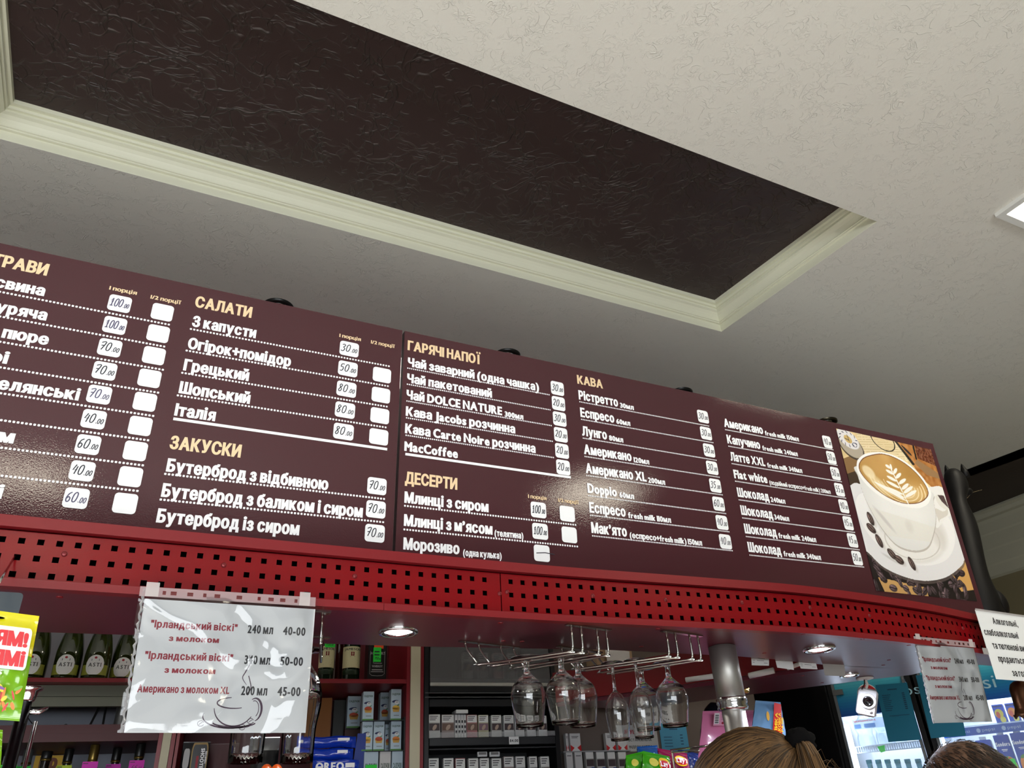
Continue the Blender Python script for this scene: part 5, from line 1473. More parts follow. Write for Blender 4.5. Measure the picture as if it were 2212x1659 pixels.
# cookie packs
M_BLUE = mat('blue_film', (16, 60, 190), .22, coat=.6)
def pack(px0, py0, px1, py1, off, label, par=None):
    a = ub(px0, py0, off); c = ub(px1, py1, off)
    t = bthing('cookie_pack', label, 'snack pack', (a.x + c.x) / 2, off, c.z, 'blue cookie packs')
    W = c.x - a.x; H = a.z - c.z
    b = B(); vs = []; fs = []; NU, NV = 20, 8
    for s_ in (1, -1):
        o = len(vs)
        for j in range(NV + 1):
            for i in range(NU + 1):
                u = i / NU; v = j / NV
                d = (.016 * math.sin(PI * v) ** .6 * min(1, min(u, 1 - u) / .1) ** .5 + .001 * math.sin(u * 23 + v * 9)) * s_
                vs.append(((u - .5) * W, -d, v * H + .002 * math.sin(u * 11)))
        for j in range(NV):
            for i in range(NU):
                q = o + j * (NU + 1) + i; fs.append((q, q + 1, q + NU + 2, q + NU + 1) if s_ > 0 else (q, q + NU + 1, q + NU + 2, q + 1))
    b.add(vs, fs); b.build('wrapper', M_BLUE, t, smooth=True)
    f = Flat(lambda u, v, L=0: Vector((u, -.0185 - L * .0003, v))); f.lift(1).use(M_WH)
    f.rect(W * .18, H * .55, W * .38, H * .8); f.rect(-W * .45, H * .4, -W * .3, H * .65)
    f.build('white_print', None, t)
    return t, W, H
pack(640, 1592, 768, 1614, .03, 'blue cookie pack on top of the pile'); pack(650, 1618, 762, 1642, .03, 'blue cookie pack in the middle of the pile')
t, W, H = pack(676, 1643, 775, 1680, .01, 'blue cookie pack with big white lettering at the bottom of the pile')
f = Flat(lambda u, v, L=0: Vector((u, -.0190 - L * .0003, v))); f.lift(2).use(M_WH).text('OREO', -W * .45, H * .42, H * .45, W * .6, .06); f.build('lettering', None, t)
a = ub(771, 1586, .05); c = ub(785, 1586, .05)
t = bthing('display_carton', 'dark blue cardboard display side beside the cookie packs', 'box', a.x, .03, 1.556)
b = B(); b.add([(-.03, 0, 0), (.03, 0, 0), (.028, 0, a.z - 1.556), (.0, 0, a.z - 1.556), (-.012, 0, (a.z - 1.556) * .7)], [(0, 1, 2, 3, 4)]); o = b.build('side', mat('blue_card_side', (22, 52, 140), .5), t); o.modifiers.new('s', 'SOLIDIFY').thickness = .002

# ---- things below the large price sheet
a = ub(396, 1600, .0); c = ub(455, 1600, .0)
t = bthing('snack_pouch', 'black and gold pouch with vertical white lettering below the price sheet', 'pouch', (a.x + c.x) / 2, .04, 1.5565)
W = (c.x - a.x); H = a.z - 1.556
Qq = lambda u, v, L=0: MW[t] @ Vector(((u - .5) * W, -L * .0003, v * H))
bagmesh(Qq, t, [(0, mat('black_film', (22, 22, 24), .3, coat=.4))], puff=.02, NU=14, NV=16)
f = Flat(lambda u, v, L=0: MW[t] @ Vector(((u - .5) * W, -.0215 - L * .0003, v * H)))
f.lift(1).use(mat('gold_print', (150, 120, 60), .4)); f.rrect(.36, .5, .96, .985, .08); f.lift(2).use(mat('black_film')).rrect(.40, .5, .92, .965, .07)
f.lift(3).use(M_TXRED).rrect(.55, .62, .64, .86, .01); f.use(mat('silver_ink', (170, 170, 172))).rrect(.08, .74, .30, .93, .06)
f.build('pouch_print', None, t, world=True)
f = Flat(lambda u, v, L=0: MW[t] @ Vector((u, -.0225 - L * .0003, v))); f.lift(4).use(M_WH).text('SHOOTERS', (.70 - .5) * W, H * .93, .0115, .075, .05, rot=-PI / 2); f.lift(4).text('RICHMEN', (.86 - .5) * W, H * .90, .006, .034, .03, rot=-PI / 2); f.build('lettering', None, t, world=True)
a = ub(455, 1605, .06); c = ub(500, 1605, .06)
t = bthing('snack_pouch', 'dull mauve pouch hanging right of the black and gold pouch', 'pouch', (a.x + c.x) / 2, .08, 1.556)
W = (c.x - a.x); H = a.z - 1.556
bagmesh(lambda u, v, L=0: MW[t] @ Vector(((u - .5) * W, 0, v * H)), t, [(0, mat('mauve_film', (84, 56, 60), .4))], puff=.015, NU=12, NV=14)
a = ub(560, 1590, .05)
t = bthing('snack_pouch', 'black pouch with a shiny silver top between the two ribbed glasses', 'pouch', ub(578, 1590, .05).x, .08, 1.556)
W = .085; H = a.z - 1.556
bagmesh(lambda u, v, L=0: MW[t] @ Vector(((u - .5) * W, 0, v * H)), t, [(0, mat('black_film')), (.86, mat('silver_film', (170, 172, 176), .2, .8))], puff=.014, NU=12, NV=16)
for k, (x, lab) in enumerate([(575, 'round orange fruit bar below the ribbed glasses, left one'), (597, 'round orange fruit bar below the ribbed glasses, right one')]):
    p = ony(x, 1668, 1.9)
    t = thing('orange_packet', lab, 'snack pack', p[:])
    b = B(); b.ell((0, 0, 0), (.013, .006, .016), 16, 10); b.build('packet', mat('orange_film', (206, 84, 24), .3), t, smooth=True)
    b = B(); b.box((-.02, -.02, -.03), (.02, .02, -.0165)); b.build('holder', M_BLACKM, t)

# ---- cigarette cabinet
M_CBLK = mat('black_cabinet', (16, 17, 20), .35)
t = thing('cigarette_cabinet', 'black cigarette display cabinet with a reflecting glass flap on top', 'cabinet', (MBK @ Vector((1.25, .1, 0)))[:], RZ)
A0 = a4 + .002; A1 = ub(1207, 1560).x
def cb(a, c, name, m): 
    b = B(MBK); b.bbox(a, c, .0015); return b.build(name, m, t, world=True)
zf = ub(1000, 1481).z; z1 = ub(1000, 1498).z; z2 = ub(1000, 1507).z
cb((A0, 0, 0), (A0 + .018, .32, 2.6), 'side', M_CBLK); cb((A1 - .018, 0, 0), (A1, .32, 2.6), 'side', M_CBLK)
cb((A0 + .019, .31, 0), (A1 - .019, .32, 2.6), 'back', mat('cabinet_back', (30, 31, 34), .6))
cb((A0 + .019, -.006, z1 + .003), (A1 - .019, .02, zf - .004), 'flap_rail', M_CBLK)
cb((A0 + .002, -.010, z1 - .001), (A1 - .002, .0, z1 + .002), 'metal_trim', mat('grey_trim', (120, 122, 124), .4, .5)); cb((A0 + .002, -.010, z2 - .001), (A1 - .002, .0, z2 + .002), 'metal_trim', mat('grey_trim'))
cb((A0 + .019, .0, z2 - .03), (A1 - .019, .30, z2 - .004), 'top_board', M_CBLK)
xg = ub(929, 1430).x
cb((xg, -.004, zf - .002), (ub(1185, 1430).x, .001, zf + .010), 'flap_strip', mat('pale_strip', (170, 170, 164), .5))
b = B(MBK); b.box((xg, -.003, zf + .011), (ub(1185, 1430).x, .0, 2.5)); b.build('glass_flap', mat('mirror_glass', (150, 152, 156), .06, trans=.35, alpha=.55, coat=1, coatr=.02), t, world=True)
zs1 = ub(1000, 1594, .02).z; zs2 = ub(1000, 1612, .02).z
cb((A0 + .019, -.002, zs2), (A1 - .019, .30, zs1 - .001), 'shelf', mat('shelf_black', (30, 32, 36), .4))
cb((A0 + .019, -.002, zs2 - .012), (A1 - .019, .02, zs2 - .008), 'shelf_rail', mat('grey_rail', (56, 58, 62), .4))
zs3 = 1.70
cb((A0 + .019, -.002, zs3 - .03), (A1 - .019, .30, zs3 - .001), 'shelf', mat('shelf_black'))
zt0 = zf - .002
cb((A0 + .019, .02, zt0 - .006), (A1 - .019, .30, zt0 + .03), 'shelf', mat('shelf_black'))
b = B(MBK); b.box((A0 + .019, -.004, zs1), (A1 - .019, -.003, zs1 + .016)); b.build('front_lip', mat('clear_lip', (200, 204, 208), .1, alpha=.22), t, world=True)
f = Flat(lambda u, v, L=0: MBK @ Vector((u, -.006 - L * .0003, v))); q0 = ub(1098, 1592); q1 = ub(1120, 1608); f.lift(1).use(M_LBL).rect(q0.x, q1.z, q1.x, q0.z); f.lift(2).use(M_DK).text('84.00', q0.x + .003, q1.z + .007, .010, (q1.x - q0.x) * .85, .04)
f.build('price_tag', None, t, world=True)
def cig(px0, px1, ytop, zb, off, label, k=0, thin=False):
    a = ub(px0, ytop, off); c = ub(px1, ytop, off)
    w_ = c.x - a.x; h = a.z - zb
    t = bthing('cigarette_pack', label, 'cigarette pack', (a.x + c.x) / 2, off + .012, zb + .0002, 'cigarette packs in the cabinet')
    tones = [(186, 188, 188), (150, 140, 140), (176, 176, 150), (206, 208, 210), (170, 120, 124)]
    b = B(); b.bbox((-w_ / 2, -.011, 0), (w_ / 2, .011, h), .001); b.build('box', mat('pack_%d' % (k % 5), tones[k % 5], .18, coat=.8), t)
    f = Flat(lambda u, v, L=0: Vector((u * w_, -.0113 - L * .0002, v * h))); f.lift(1)
    if not thin:
        f.use(mat('pack_white', (216, 218, 218), .25)).rect(-.47, .66, .47, .97); f.lift(2).use(M_DK)
        for q in range(3): f.rect(-.4, .90 - q * .075, .3 - .1 * q, .93 - q * .075)
        f.lift(1).use(mat('pack_photo_%d' % (k % 3), [(70, 60, 64), (104, 84, 74), (120, 96, 110)][k % 3], .3)).rect(-.45, .32, .45, .62); f.lift(2).use(mat('pack_skin', (170, 150, 136), .4)).ellipse(.02, .45, .2, .1, 12, .4)
    else:
        f.use(M_DK)
        for q in range(3): f.rect(-.3, .2 + q * .22, .3, .32 + q * .22)
    f.build('pack_print', None, t)
ordn = ['first', 'second', 'third', 'fourth', 'fifth', 'sixth', 'seventh', 'eighth', 'ninth', 'tenth', 'eleventh', 'twelfth', 'thirteenth']
R1 = [(926, 951), (954, 981), (982.5, 988.5), (989.2, 995), (995.6, 1001), (1001.6, 1007), (1008.5, 1030.5), (1033, 1055), (1061, 1083), (1088, 1109.5), (1112, 1131.5), (1137, 1156), (1162, 1180.5)]
for i, (x0, x1) in enumerate(R1):
    cig(x0, x1, 1543 + (x0 - 924) * .012, zs1, .02, '%s cigarette pack from the left on the middle cabinet shelf' % ordn[i] if not 2 <= i <= 5 else '%s of four slim packs turned sideways on the middle cabinet shelf' % ordn[i - 2],
        [0, 1, 3, 3, 3, 3, 4, 2, 0, 3, 3, 3, 3][i], 2 <= i <= 5)
a = ub(982, 1535, .02); c = ub(1008, 1542.6, .02)
t = bthing('cigarette_pack', 'white cigarette pack lying flat on top of the slim packs', 'cigarette pack', (a.x + c.x) / 2, .03, c.z + .0004, 'cigarette packs in the cabinet')
b = B(); b.bbox((-(c.x - a.x) / 2, -.03, 0), ((c.x - a.x) / 2, .03, a.z - c.z), .001); b.build('box', mat('pack_3'), t)
for i, (x0, x1) in enumerate([(926, 948), (958, 980), (984, 1005), (1012, 1033), (1037, 1056.5), (1062, 1083), (1088, 1109.5), (1114, 1134), (1143, 1160), (1167, 1186)]):
    cig(x0, x1, 1638 - (4 if i > 5 else 0), zs3, .02, '%s cigarette pack from the left on the bottom cabinet shelf' % ordn[i], [0, 3, 4, 0, 3, 0, 1, 3, 3, 0][i])
for i, (x0, x1) in enumerate([(1032, 1053), (1058, 1080)]):
    a = ub(x0, 1624, .03); c = ub(x1, 1634, .03)
    t = bthing('cigarette_pack', 'white framed label flap above the bottom shelf packs, %s one' % ('left', 'right')[i], 'label holder', (a.x + c.x) / 2, .035, c.z - .0, 'label flaps in the cabinet')
    t.name = 'label_flap'
    b = B(); b.bbox((-(c.x - a.x) / 2, -.004, 0), ((c.x - a.x) / 2, .004, a.z - c.z), .001); b.build('flap', M_LBL, t)
    f = Flat(lambda u, v, L=0: Vector((u, -.0043 - L * .0002, v))); f.lift(1).use(mat('grey_ink')).rect(-.014, .006, .014, .014); f.build('print', None, t)
    b = B(); b.box((-.002, -.001, -.03), (.002, .001, 0)); b.build('stem', M_CBLK, t)
for i, (x0, x1) in enumerate([(1000, 1021), (1033, 1054.5), (1066, 1086.5), (1097, 1116)]):
    cig(x0, x1, 1408 + i, zt0 + .031, .05, '%s dim cigarette pack behind the reflecting glass flap' % ordn[i], [0, 1, 4, 0][i])

# ---- brown plaster wall with packs and notices, right of the cabinet
OW = .10
wl = A1 + .004
b = B(MBK); b.box((wl, OW, 0), (ub(1640, 1560, OW).x, OW + .1, 2.9)); tag(b.build('wall_middle', mat('brown_plaster', (104, 92, 86), .75, bump=(9, .4, .006))), 'mottled brown plaster wall behind the glasses', kind='structure')
def wq(px, py): return ub(px, py, OW - .002)
def sheet(name, label, cat, TLp, BRp, m, fn=None):
    a = wq(*TLp); c = wq(*BRp); w_ = c.x - a.x; h = a.z - c.z
    t = bthing(name, label, cat, (a.x + c.x) / 2, OW - .003, c.z)
    f = Flat(lambda u, v, L=0: Vector(((u - .5) * w_, -.001 - L * .0003, v * h))); f.lift(0).use(m).rect(0, 0, 1, 1); f.lift(-2).poly([(0, 0), (0, 1), (1, 1), (1, 0)]); f.build('paper', None, t)
    f = Flat(lambda u, v, L=0: Vector(((u - .5) * w_, -.001 - L * .0003, v * h))); f.lift(2)
    if fn: fn(f); f.build('printed_text', None, t)
def s1(f): f.use(M_DK).text('Viber Admin', .05, .62, .17, .75, .05); f.text('4431805', .25, .28, .17, .50, .05); [f.ellipse(.3 + .15 * k, .12, .025, .03, 8) for k in range(4)]
sheet('wall_note', 'white note with a phone number taped behind the wine glasses', 'note', (1378, 1508), (1453, 1562), M_PAPER, s1)
def s2(f): f.use(M_TXRED).text('УВАГА!', .35, .66, .16, .34, .07); f.use(M_DK).text('ВСТАНОВЛЕНА', .3, .38, .10, .55, .03); f.text('ВІДЕОКАМЕРА', .3, .12, .10, .55, .03)
sheet('wall_note', 'glossy white notice with a red heading low on the brown wall', 'note', (1326, 1567), (1424, 1622), mat('glossy_paper', (190, 192, 194), .2, coat=.5), s2)
def s3(f):
    f.use(mat('blue_print', (30, 70, 110), .5)); f.rect(.36, .76, .66, .79); [f.rect(.12, .5 - .1 * k, .42, .52 - .1 * k) for k in range(4)]; [f.rect(.72, .56 - .1 * k, .82, .59 - .1 * k) for k in range(4)]
sheet('wall_note', 'light blue price list taped on the brown wall', 'note', (1422, 1561), (1490, 1625), mat('light_blue_paper', (80, 160, 200), .5), s3)
# packs in front of that wall
def wpack(x0, x1, y0, y1, label, k):
    a = ub(x0, y0, OW - .05); c = ub(x1, y1, OW - .05); w_ = c.x - a.x; h = a.z - c.z
    t = bthing('cigarette_pack', label, 'cigarette pack', (a.x + c.x) / 2, OW - .04, c.z, 'cigarette packs beside the cabinet')
    b = B(); b.bbox((-w_ / 2, -.011, 0), (w_ / 2, .011, h - .0006), .001); b.build('box', mat('pack_3' if k != 2 else 'pack_0'), t)
    f = Flat(lambda u, v, L=0: Vector((u * w_, -.0113 - L * .0002, v * h))); f.lift(1)
    if k == 1: f.use(mat('pack_red', (186, 40, 44), .3)).poly([(-.5, .35), (0, .12), (.5, .35), (.5, .0), (-.5, .0)]); f.lift(2).use(mat('pack_white')).poly([(-.4, 0), (.0, .26), (.4, 0)]); f.use(M_DK).rect(-.35, .8, .3, .83); f.rect(-.35, .72, .2, .75)
    elif k == 2: f.use(mat('pack_blue', (30, 70, 160), .3)).poly([(-.1, .0), (.5, .0), (.5, .3), (.1, .3)]); f.use(mat('pack_white')).rect(-.46, .7, .46, .97); f.use(mat('pack_photo_0', (70, 60, 64))).rect(-.45, .35, .45, .66)
    else: f.use(M_DK).rect(-.35, .8, .3, .83)
    f.build('pack_print', None, t)
for i, (x0, x1, y0, y1, k, lab) in enumerate([(1221, 1229.5, 1584, 1622, 1, 'narrow red and white cigarette pack at the left of the upper pair'), (1230, 1256, 1584, 1622, 1, 'red and white cigarette pack just right of the cabinet'),
        (1222, 1240, 1624, 1672, 0, 'plain glossy pack below the red and white pair, left one'), (1240.5, 1261, 1624, 1672, 0, 'plain glossy pack below the red and white pair, right one'),
        (1307, 1331, 1583, 1622, 1, 'red and white cigarette pack, left of the pair under the notice'), (1332, 1356, 1583, 1622, 1, 'red and white cigarette pack, right of the pair under the notice'),
        (1264, 1286, 1624, 1672, 2, 'blue and white pack, first in the bottom row of the brown wall'), (1287, 1310, 1624, 1672, 2, 'blue and white pack, second in the bottom row of the brown wall'),
        (1311, 1333, 1624, 1672, 2, 'blue and white pack, third in the bottom row of the brown wall'), (1334, 1357, 1624, 1672, 2, 'blue and white pack, fourth in the bottom row, nearest the crisps')]):
    wpack(x0, x1, y0, y1, lab, k)
t = thing('wall_ledge', 'narrow grey ledges carrying the cigarette packs on the brown wall', 'shelf', (MBK @ Vector((1.7, OW - .05, 1.6)))[:], RZ)
for y_, x0, x1 in ((1622.6, 1216, 1362), (1672.6, 1216, 1362)):
    q0 = ub(x0, y_, OW - .05); q1 = ub(x1, y_, OW - .05)
    b = B(MBK); b.box((q0.x, OW - .055, q0.z - .005), (q1.x, OW - .001, q0.z - .0008)); b.build('ledge', mat('grey_ledge', (150, 152, 156), .4), t, world=True)
# box with tissue on top of the wall cupboard
p = ub(1345, 1456, -.15)
t = thing('storage_box', 'open cardboard box with white paper above the glass racks', 'box', (MBK @ Vector((p.x, -.10, p.z)))[:], RZ)
b = B(); b.bbox((-.075, 0, 0), (.075, .10, .10), .002); b.build('carton', mat('brown_card', (176, 150, 120), .7), t)
b = B(); b.add([(-.035, -.012, .02), (.055, -.012, .03), (.06, -.008, .09), (-.04, -.006, .10)], [(0, 1, 2, 3)]); o = b.build('paper', M_PAPER, t); o.modifiers.new('s', 'SOLIDIFY').thickness = .002
b = B(MBK); q = ub(1345, 1456, -.15); b.box((p.x - .16, -.12, p.z - .02), (p.x + .3, OW - .001, p.z - .0005)); 
cp = thing('wall_shelf', 'dark shelf board high on the brown wall under the cardboard box', 'shelf', (MBK @ Vector((p.x, 0, p.z - .02)))[:], RZ); b.build('board', M_SHELFD, cp, world=True)
# red base board of a far canopy leg seen through the glasses
# ---------------------------------------------------------------- drinks fridges (front plane runs along UF)
UF = Vector((.5, -.866, 0)); NF = Vector((.866, .5, 0)); F0 = Vector((3.108, 2.852, 0))
MF = Matrix(((UF.x, NF.x, 0, F0.x), (UF.y, NF.y, 0, F0.y), (0, 0, 1, 0), (0, 0, 0, 1))); IF = MF.inverted()
RF = math.atan2(UF.y, UF.x)
def fr(px, py, off=0.0):
    d = ray(px, py); t = NF.dot(F0 + NF * off - EYE) / NF.dot(d); return IF @ (EYE + d * t)
def fthing(name, label, cat, s, d, z, group=None):
    return thing(name, label, cat, (MF @ Vector((s, d, z)))[:], RF, group)
M_FBLK = mat('fridge_black', (12, 12, 14), .35)
M_FWH = mat('fridge_liner', (226, 232, 238), .4)
M_GLZ = mat('fridge_glass', (235, 245, 250), .02, alpha=.10, spec=.5)
M_TUBE = mat('fridge_tube', (225, 238, 255), emit=8)
M_RAIL = mat('white_wire', (210, 220, 230), .35)
def fridge(s0, s1, label, header, shelves, first):
    t = fthing('drinks_fridge', label, 'fridge', (s0 + s1) / 2, .3, 0)
    def fb(a, c, name, m):
        b = B(MF); b.box(a, c); return b.build(name, m, t, world=True)
    D = .62
    fb((s0, 0, 0), (s0 + .022, D, 2.15), 'side', M_FBLK); fb((s1 - .022, 0, 0), (s1, D, 2.15), 'side', M_FBLK)
    fb((s0 + .023, 0, 2.104), (s1 - .023, D, 2.15), 'top', M_FBLK); fb((s0 + .023, 0, 0), (s1 - .023, D, .2), 'base', M_FBLK)
    fb((s0 + .023, D - .02, .21), (s1 - .023, D - .001, 2.10), 'back_liner', M_FWH)
    fb((s0 + .0225, .03, .21), (s0 + .026, D - .021, 2.075), 'side_liner', M_FWH); fb((s1 - .026, .03, .21), (s1 - .0225, D - .021, 2.075), 'side_liner', M_FWH)
    fb((s0 + .027, .04, 2.078), (s1 - .027, D - .021, 2.09), 'ceiling_liner', M_FWH)
    fb((s0 + .034, .05, .3), (s0 + .046, .062, 1.93), 'light_tube', M_TUBE)
    fb((s0 + .023, .0, .21), (s1 - .023, .004, 1.955), 'glass_door', M_GLZ)
    fb((s0 + .023, -.012, .205), (s0 + .035, -.0005, 2.10), 'door_frame', mat('steel_frame', (140, 146, 152), .3, .8)); fb((s1 - .035, -.012, .205), (s1 - .023, -.0005, 2.10), 'door_frame', mat('steel_frame'))
    header(t, s0, s1, fb)
    for z in shelves:
        b = B(MF); b.box((s0 + .03, .09, z - .004), (s1 - .03, .10, z)); b.box((s0 + .03, .09, z - .030), (s1 - .03, .10, z - .026)); b.box((s0 + .03, .5, z - .004), (s1 - .03, .51, z))
        n = int((s1 - s0 - .06) / .010)
        for k in range(n):
            x = s0 + .032 + k * .010
            b.box((x, .093, z - .026), (x + .004, .098, z - .004)); b.box((x, .10, z - .004), (x + .003, .5, z - .001))
        b.build('wire_shelf', M_RAIL, t, world=True)
    return t
def hdr1(t, s0, s1, fb):
    f = Flat(lambda u, v, L=0: MF @ Vector((u, -.002 - L * .0004, v)))
    H = 12
    for k in range(H):
        c = 1 - k / (H - 1); col = (int(20 + 60 * c ** 2), int(80 + 110 * c), int(160 + 50 * c))
        f.use(mat('header_blue_%d' % k, col, .3)).rect(s0 + .023, 1.957 + k * .0121 * 1 if False else 1.957 + (H - 1 - k) * .0121, s1 - .023, 1.957 + (H - k) * .0121)
    f.lift(2); cx = s0 + .175; cy = 2.040
    f.use(M_WH).ellipse(cx, cy, .046, .046, 28); f.lift(3).use(mat('logo_red', (206, 40, 44), .4))
    f.poly([(cx + .042 * math.cos(math.radians(a)), cy + .042 * math.sin(math.radians(a))) for a in range(15, 181, 15)])
    f.use(mat('logo_blue', (20, 60, 150), .4)); f.poly([(cx + .042 * math.cos(math.radians(a)), cy + .042 * math.sin(math.radians(a))) for a in range(195, 361, 15)])
    f.lift(3).use(mat('header_text', (170, 214, 232), .4)).text('pepsi', s0 + .25 if s1 - s0 < .5 else s0 + .30, 2.016, .045, .17, .0)
    f.build('header_panel', None, t, world=True)
    b = B(MF); b.box((s0 + .024, -.02, 2.052), (s0 + .07, -.003, 2.075)); b.build('door_closer', mat('grey_trim'), t, world=True)
fA = fridge(0, .372, 'glass door drinks fridge with water bottles behind the white camera', hdr1, [1.835, 1.50], True)
def hdr2(t, s0, s1, fb):
    f = Flat(lambda u, v, L=0: MF @ Vector((u, -.002 - L * .0004, v)))
    H = 12
    for k in range(H):
        c = 1 - k / (H - 1); col = (int(20 + 60 * c ** 2), int(80 + 110 * c), int(160 + 50 * c))
        f.use(mat('header_blue_%d' % k, col, .3)).rect(s0 + .023, 1.957 + (H - 1 - k) * .0121, s1 - .023, 1.957 + (H - k) * .0121)
    a = fr(2108, 1490)
    f.lift(3).use(mat('header_text', (170, 214, 232), .4)).text('pepsi', fr(2126, 1482).x + .05 - .20, 2.003, .055, .20, .0)
    f.build('header_panel', None, t, world=True)
fB = fridge(.384, 1.05, 'second glass door fridge at right edge holding blue juice cartons', hdr2, [1.60], False)
# blue shelf strip with printed words
zs = fr(2150, 1581).z
t = fB
f = Flat(lambda u, v, L=0: MF @ Vector((u, .060 - L * .0004, v)))
f.lift(0).use(mat('strip_blue', (30, 80, 176), .35)); u0, u1 = .42, 1.01
za, zb = fr(2150, 1565, .06).z, fr(2150, 1584, .06).z
f.rect(u0, zb, u1, za); f.lift(2).use(mat('strip_text', (150, 176, 216), .4))
for k in range(4):
    x = .475 + k * .098; f.ellipse(x, (za + zb) / 2, .008, .009, 14); f.text('pepsi', x + .014, zb + .012, .013, .05, .0)
f.build('shelf_strip', None, t, world=True)
b = B(MF); b.box((.41, .05, za + .001), (1.02, .5, za + .005)); b.build('glass_shelf', mat('shelf_glass', (190, 216, 226), .1, alpha=.5), t, world=True)
# made-up black cabinet standing in for the dark opening left of the fridges
t = fthing('dark_opening_box', 'tall made-up black cabinet for the dark opening left of the drinks fridges', 'cabinet', -.45, .3, 0)
b = B(MF); b.bbox((-.95, .0, 0), (-.004, .6, 2.25), .004); b.build('body', M_FBLK, t, world=True)
b = B(MF); b.box((-.93, -.004, .1), (-.012, -.0005, 2.2)); b.build('door', mat('black_glass', (8, 8, 10), .12), t, world=True)
b = B(MF); b.tube([(-.05, -.03, 1.3), (-.05, -.03, 1.75)], .008, 8); b.box((-.056, -.03, 1.32), (-.044, -.0045, 1.33)); b.box((-.056, -.03, 1.72), (-.044, -.0045, 1.73)); b.build('handle', M_BLACKM, t, world=True)
b = B(MF); b.box((0, 0, 2.152), (1.05, .6, 2.25)); tt = fthing('dark_gap_board', 'added black board standing in for the dark gap above the two drinks fridges', 'gap filler', .5, .3, 2.152); b.build('board', M_FBLK, tt, world=True)  # black board added to make the gap over the fridges dark
# big water bottles in a shrink pack
M_PET = mat('clear_plastic', (225, 238, 245), .08, trans=.85, ior=1.2, alpha=.75)
PET = sprof([(.01, 0.001), (.036, 0.001), (.040, .01), (.040, .06), (.034, .085), (.040, .11), (.041, .14), (.032, .175), (.016, .20), (.013, .21), (.013, .222)], 2)
for i, (s_, d_) in enumerate([(.085, .17), (.170, .17), (.115, .27), (.205, .27)]):
    tt = fthing('water_bottle', ('large clear water bottle at the front left of the fridge shelf', 'large clear water bottle beside the teal price list, front row', 'large clear water bottle in the second row at left', 'large clear water bottle in the second row behind the teal price list')[i], 'bottle', s_, d_, 1.8375, 'large water bottles in the fridge')
    b = B(); b.lathe([(r, z * .62) for r, z in PET], 18); b.build('bottle_body', M_PET, tt, smooth=True)
    b = B(); b.lathe([(.0135, .133), (.0155, .134), (.0155, .146), (0, .147)], 14); b.build('cap', mat('white_cap', (225, 232, 236), .4), tt, smooth=True)
tt = fthing('bottle_wrap', 'clear shrink film with red lettering around the large water bottles', 'film', .13, .125, 1.90)
f = Flat(lambda u, v, L=0: MF @ Vector((u, .123 - L * .0005, v))); f.lift(0).use(mat('pale_film', (196, 214, 232), .25, alpha=.55)).rect(.05, 1.908, .215, 1.952); f.lift(2).use(mat('film_red', (206, 60, 50), .4)).text('МОРШИНСЬКА', .058, 1.939, .008, .10, .03)
f.use(mat('film_blue', (120, 160, 210), .4)); f.rect(.055, 1.912, .085, 1.930); f.rect(.10, 1.912, .15, 1.930); f.build('film', None, tt, world=True)
# small bottles row below
M_AQ = mat('aqua_glass', (90, 150, 160), .08, trans=.7, ior=1.3)
for i, px in enumerate([1876, 1896, 1916, 1937, 1959, 1982]):
    p = fr(px, 1641 - i * .4, .20)
    if p.x > .325 or p.x < .05: continue
    tt = fthing('small_bottle', '%s small water bottle with teal cap from the left on the lower fridge shelf' % ordn[i], 'bottle', p.x, .20, 1.5035, 'small capped bottles in the fridge')
    H = p.z - 1.5035
    b = B(); b.lathe(sprof([(.01, 0), (.0185, 0), (.0195, .008), (.0195, H - .12), (.0165, H - .075), (.0115, H - .045), (.0125, H - .016)], 2), 16); b.build('glass_body', M_AQ, tt, smooth=True)
    b = B(); b.lathe([(.0125, H - .018), (.0135, H - .016), (.0135, H - .001), (0, H)], 14); b.build('cap', mat('teal_cap', (20, 110, 124), .4), tt, smooth=True)
    b = B(); b.lathe([(.0198, H - .17), (.0200, H - .168), (.0200, H - .125), (.0198, H - .123)], 16); b.build('label', mat('pale_label', (206, 216, 222), .5), tt, smooth=True)
# teal price lists stuck on the doors
def teal(name, label, c4, lines, off=-.018):
    Q = [MF @ fr(px, py, off) for px, py in c4]
    t = thing('price_list', label, 'price list', ((Q[0] + Q[2]) / 2)[:], 0, 'teal price lists on the fridge doors')
    M = quadmap(*Q, tuple(-NF)); f = Flat(M); f.use(mat('teal_paper', (14, 104, 134), .55)).lift(0).rect(0, 0, 1, 1); f.lift(-2).poly([(0, 0), (0, 1), (1, 1), (1, 0)]); f.build('paper', None, t, world=True)
    f = Flat(M); f.lift(2).use(mat('teal_ink', (8, 56, 86), .5)); f.rect(.34, .89, .64, .91)
    for k in range(9): f.rect(.13, .80 - k * .034, .13 + .27 - .03 * (k % 3), .812 - k * .034); f.rect(.76, .81 - k * .034, .84, .83 - k * .034)
    f.rect(.22, .435, .84, .445); f.rect(.3, .42, .5, .424); f.build('print', None, t, world=True)
teal('a', 'teal price list on the first fridge door beside the white camera', [(1891, 1480), (1959, 1474), (1990, 1598), (1919, 1603)], 9)
teal('b', 'teal price list on the second fridge door, mostly behind the coffee price sheet', [(1978, 1459), (2058, 1452), (2087, 1589), (2011, 1595)], 9)
t = fthing('shelf_tag', 'neon green tag hanging on the fridge shelf rail', 'price tag', fr(1903, 1612, .08).x, .085, fr(1903, 1612, .08).z)
b = B(); b.add([(-.018, 0, 0), (.016, 0, .004), (.012, 0, -.022), (-.008, 0, -.026)], [(0, 3, 2, 1)]); b.build('tag', TAGS['g'], t)
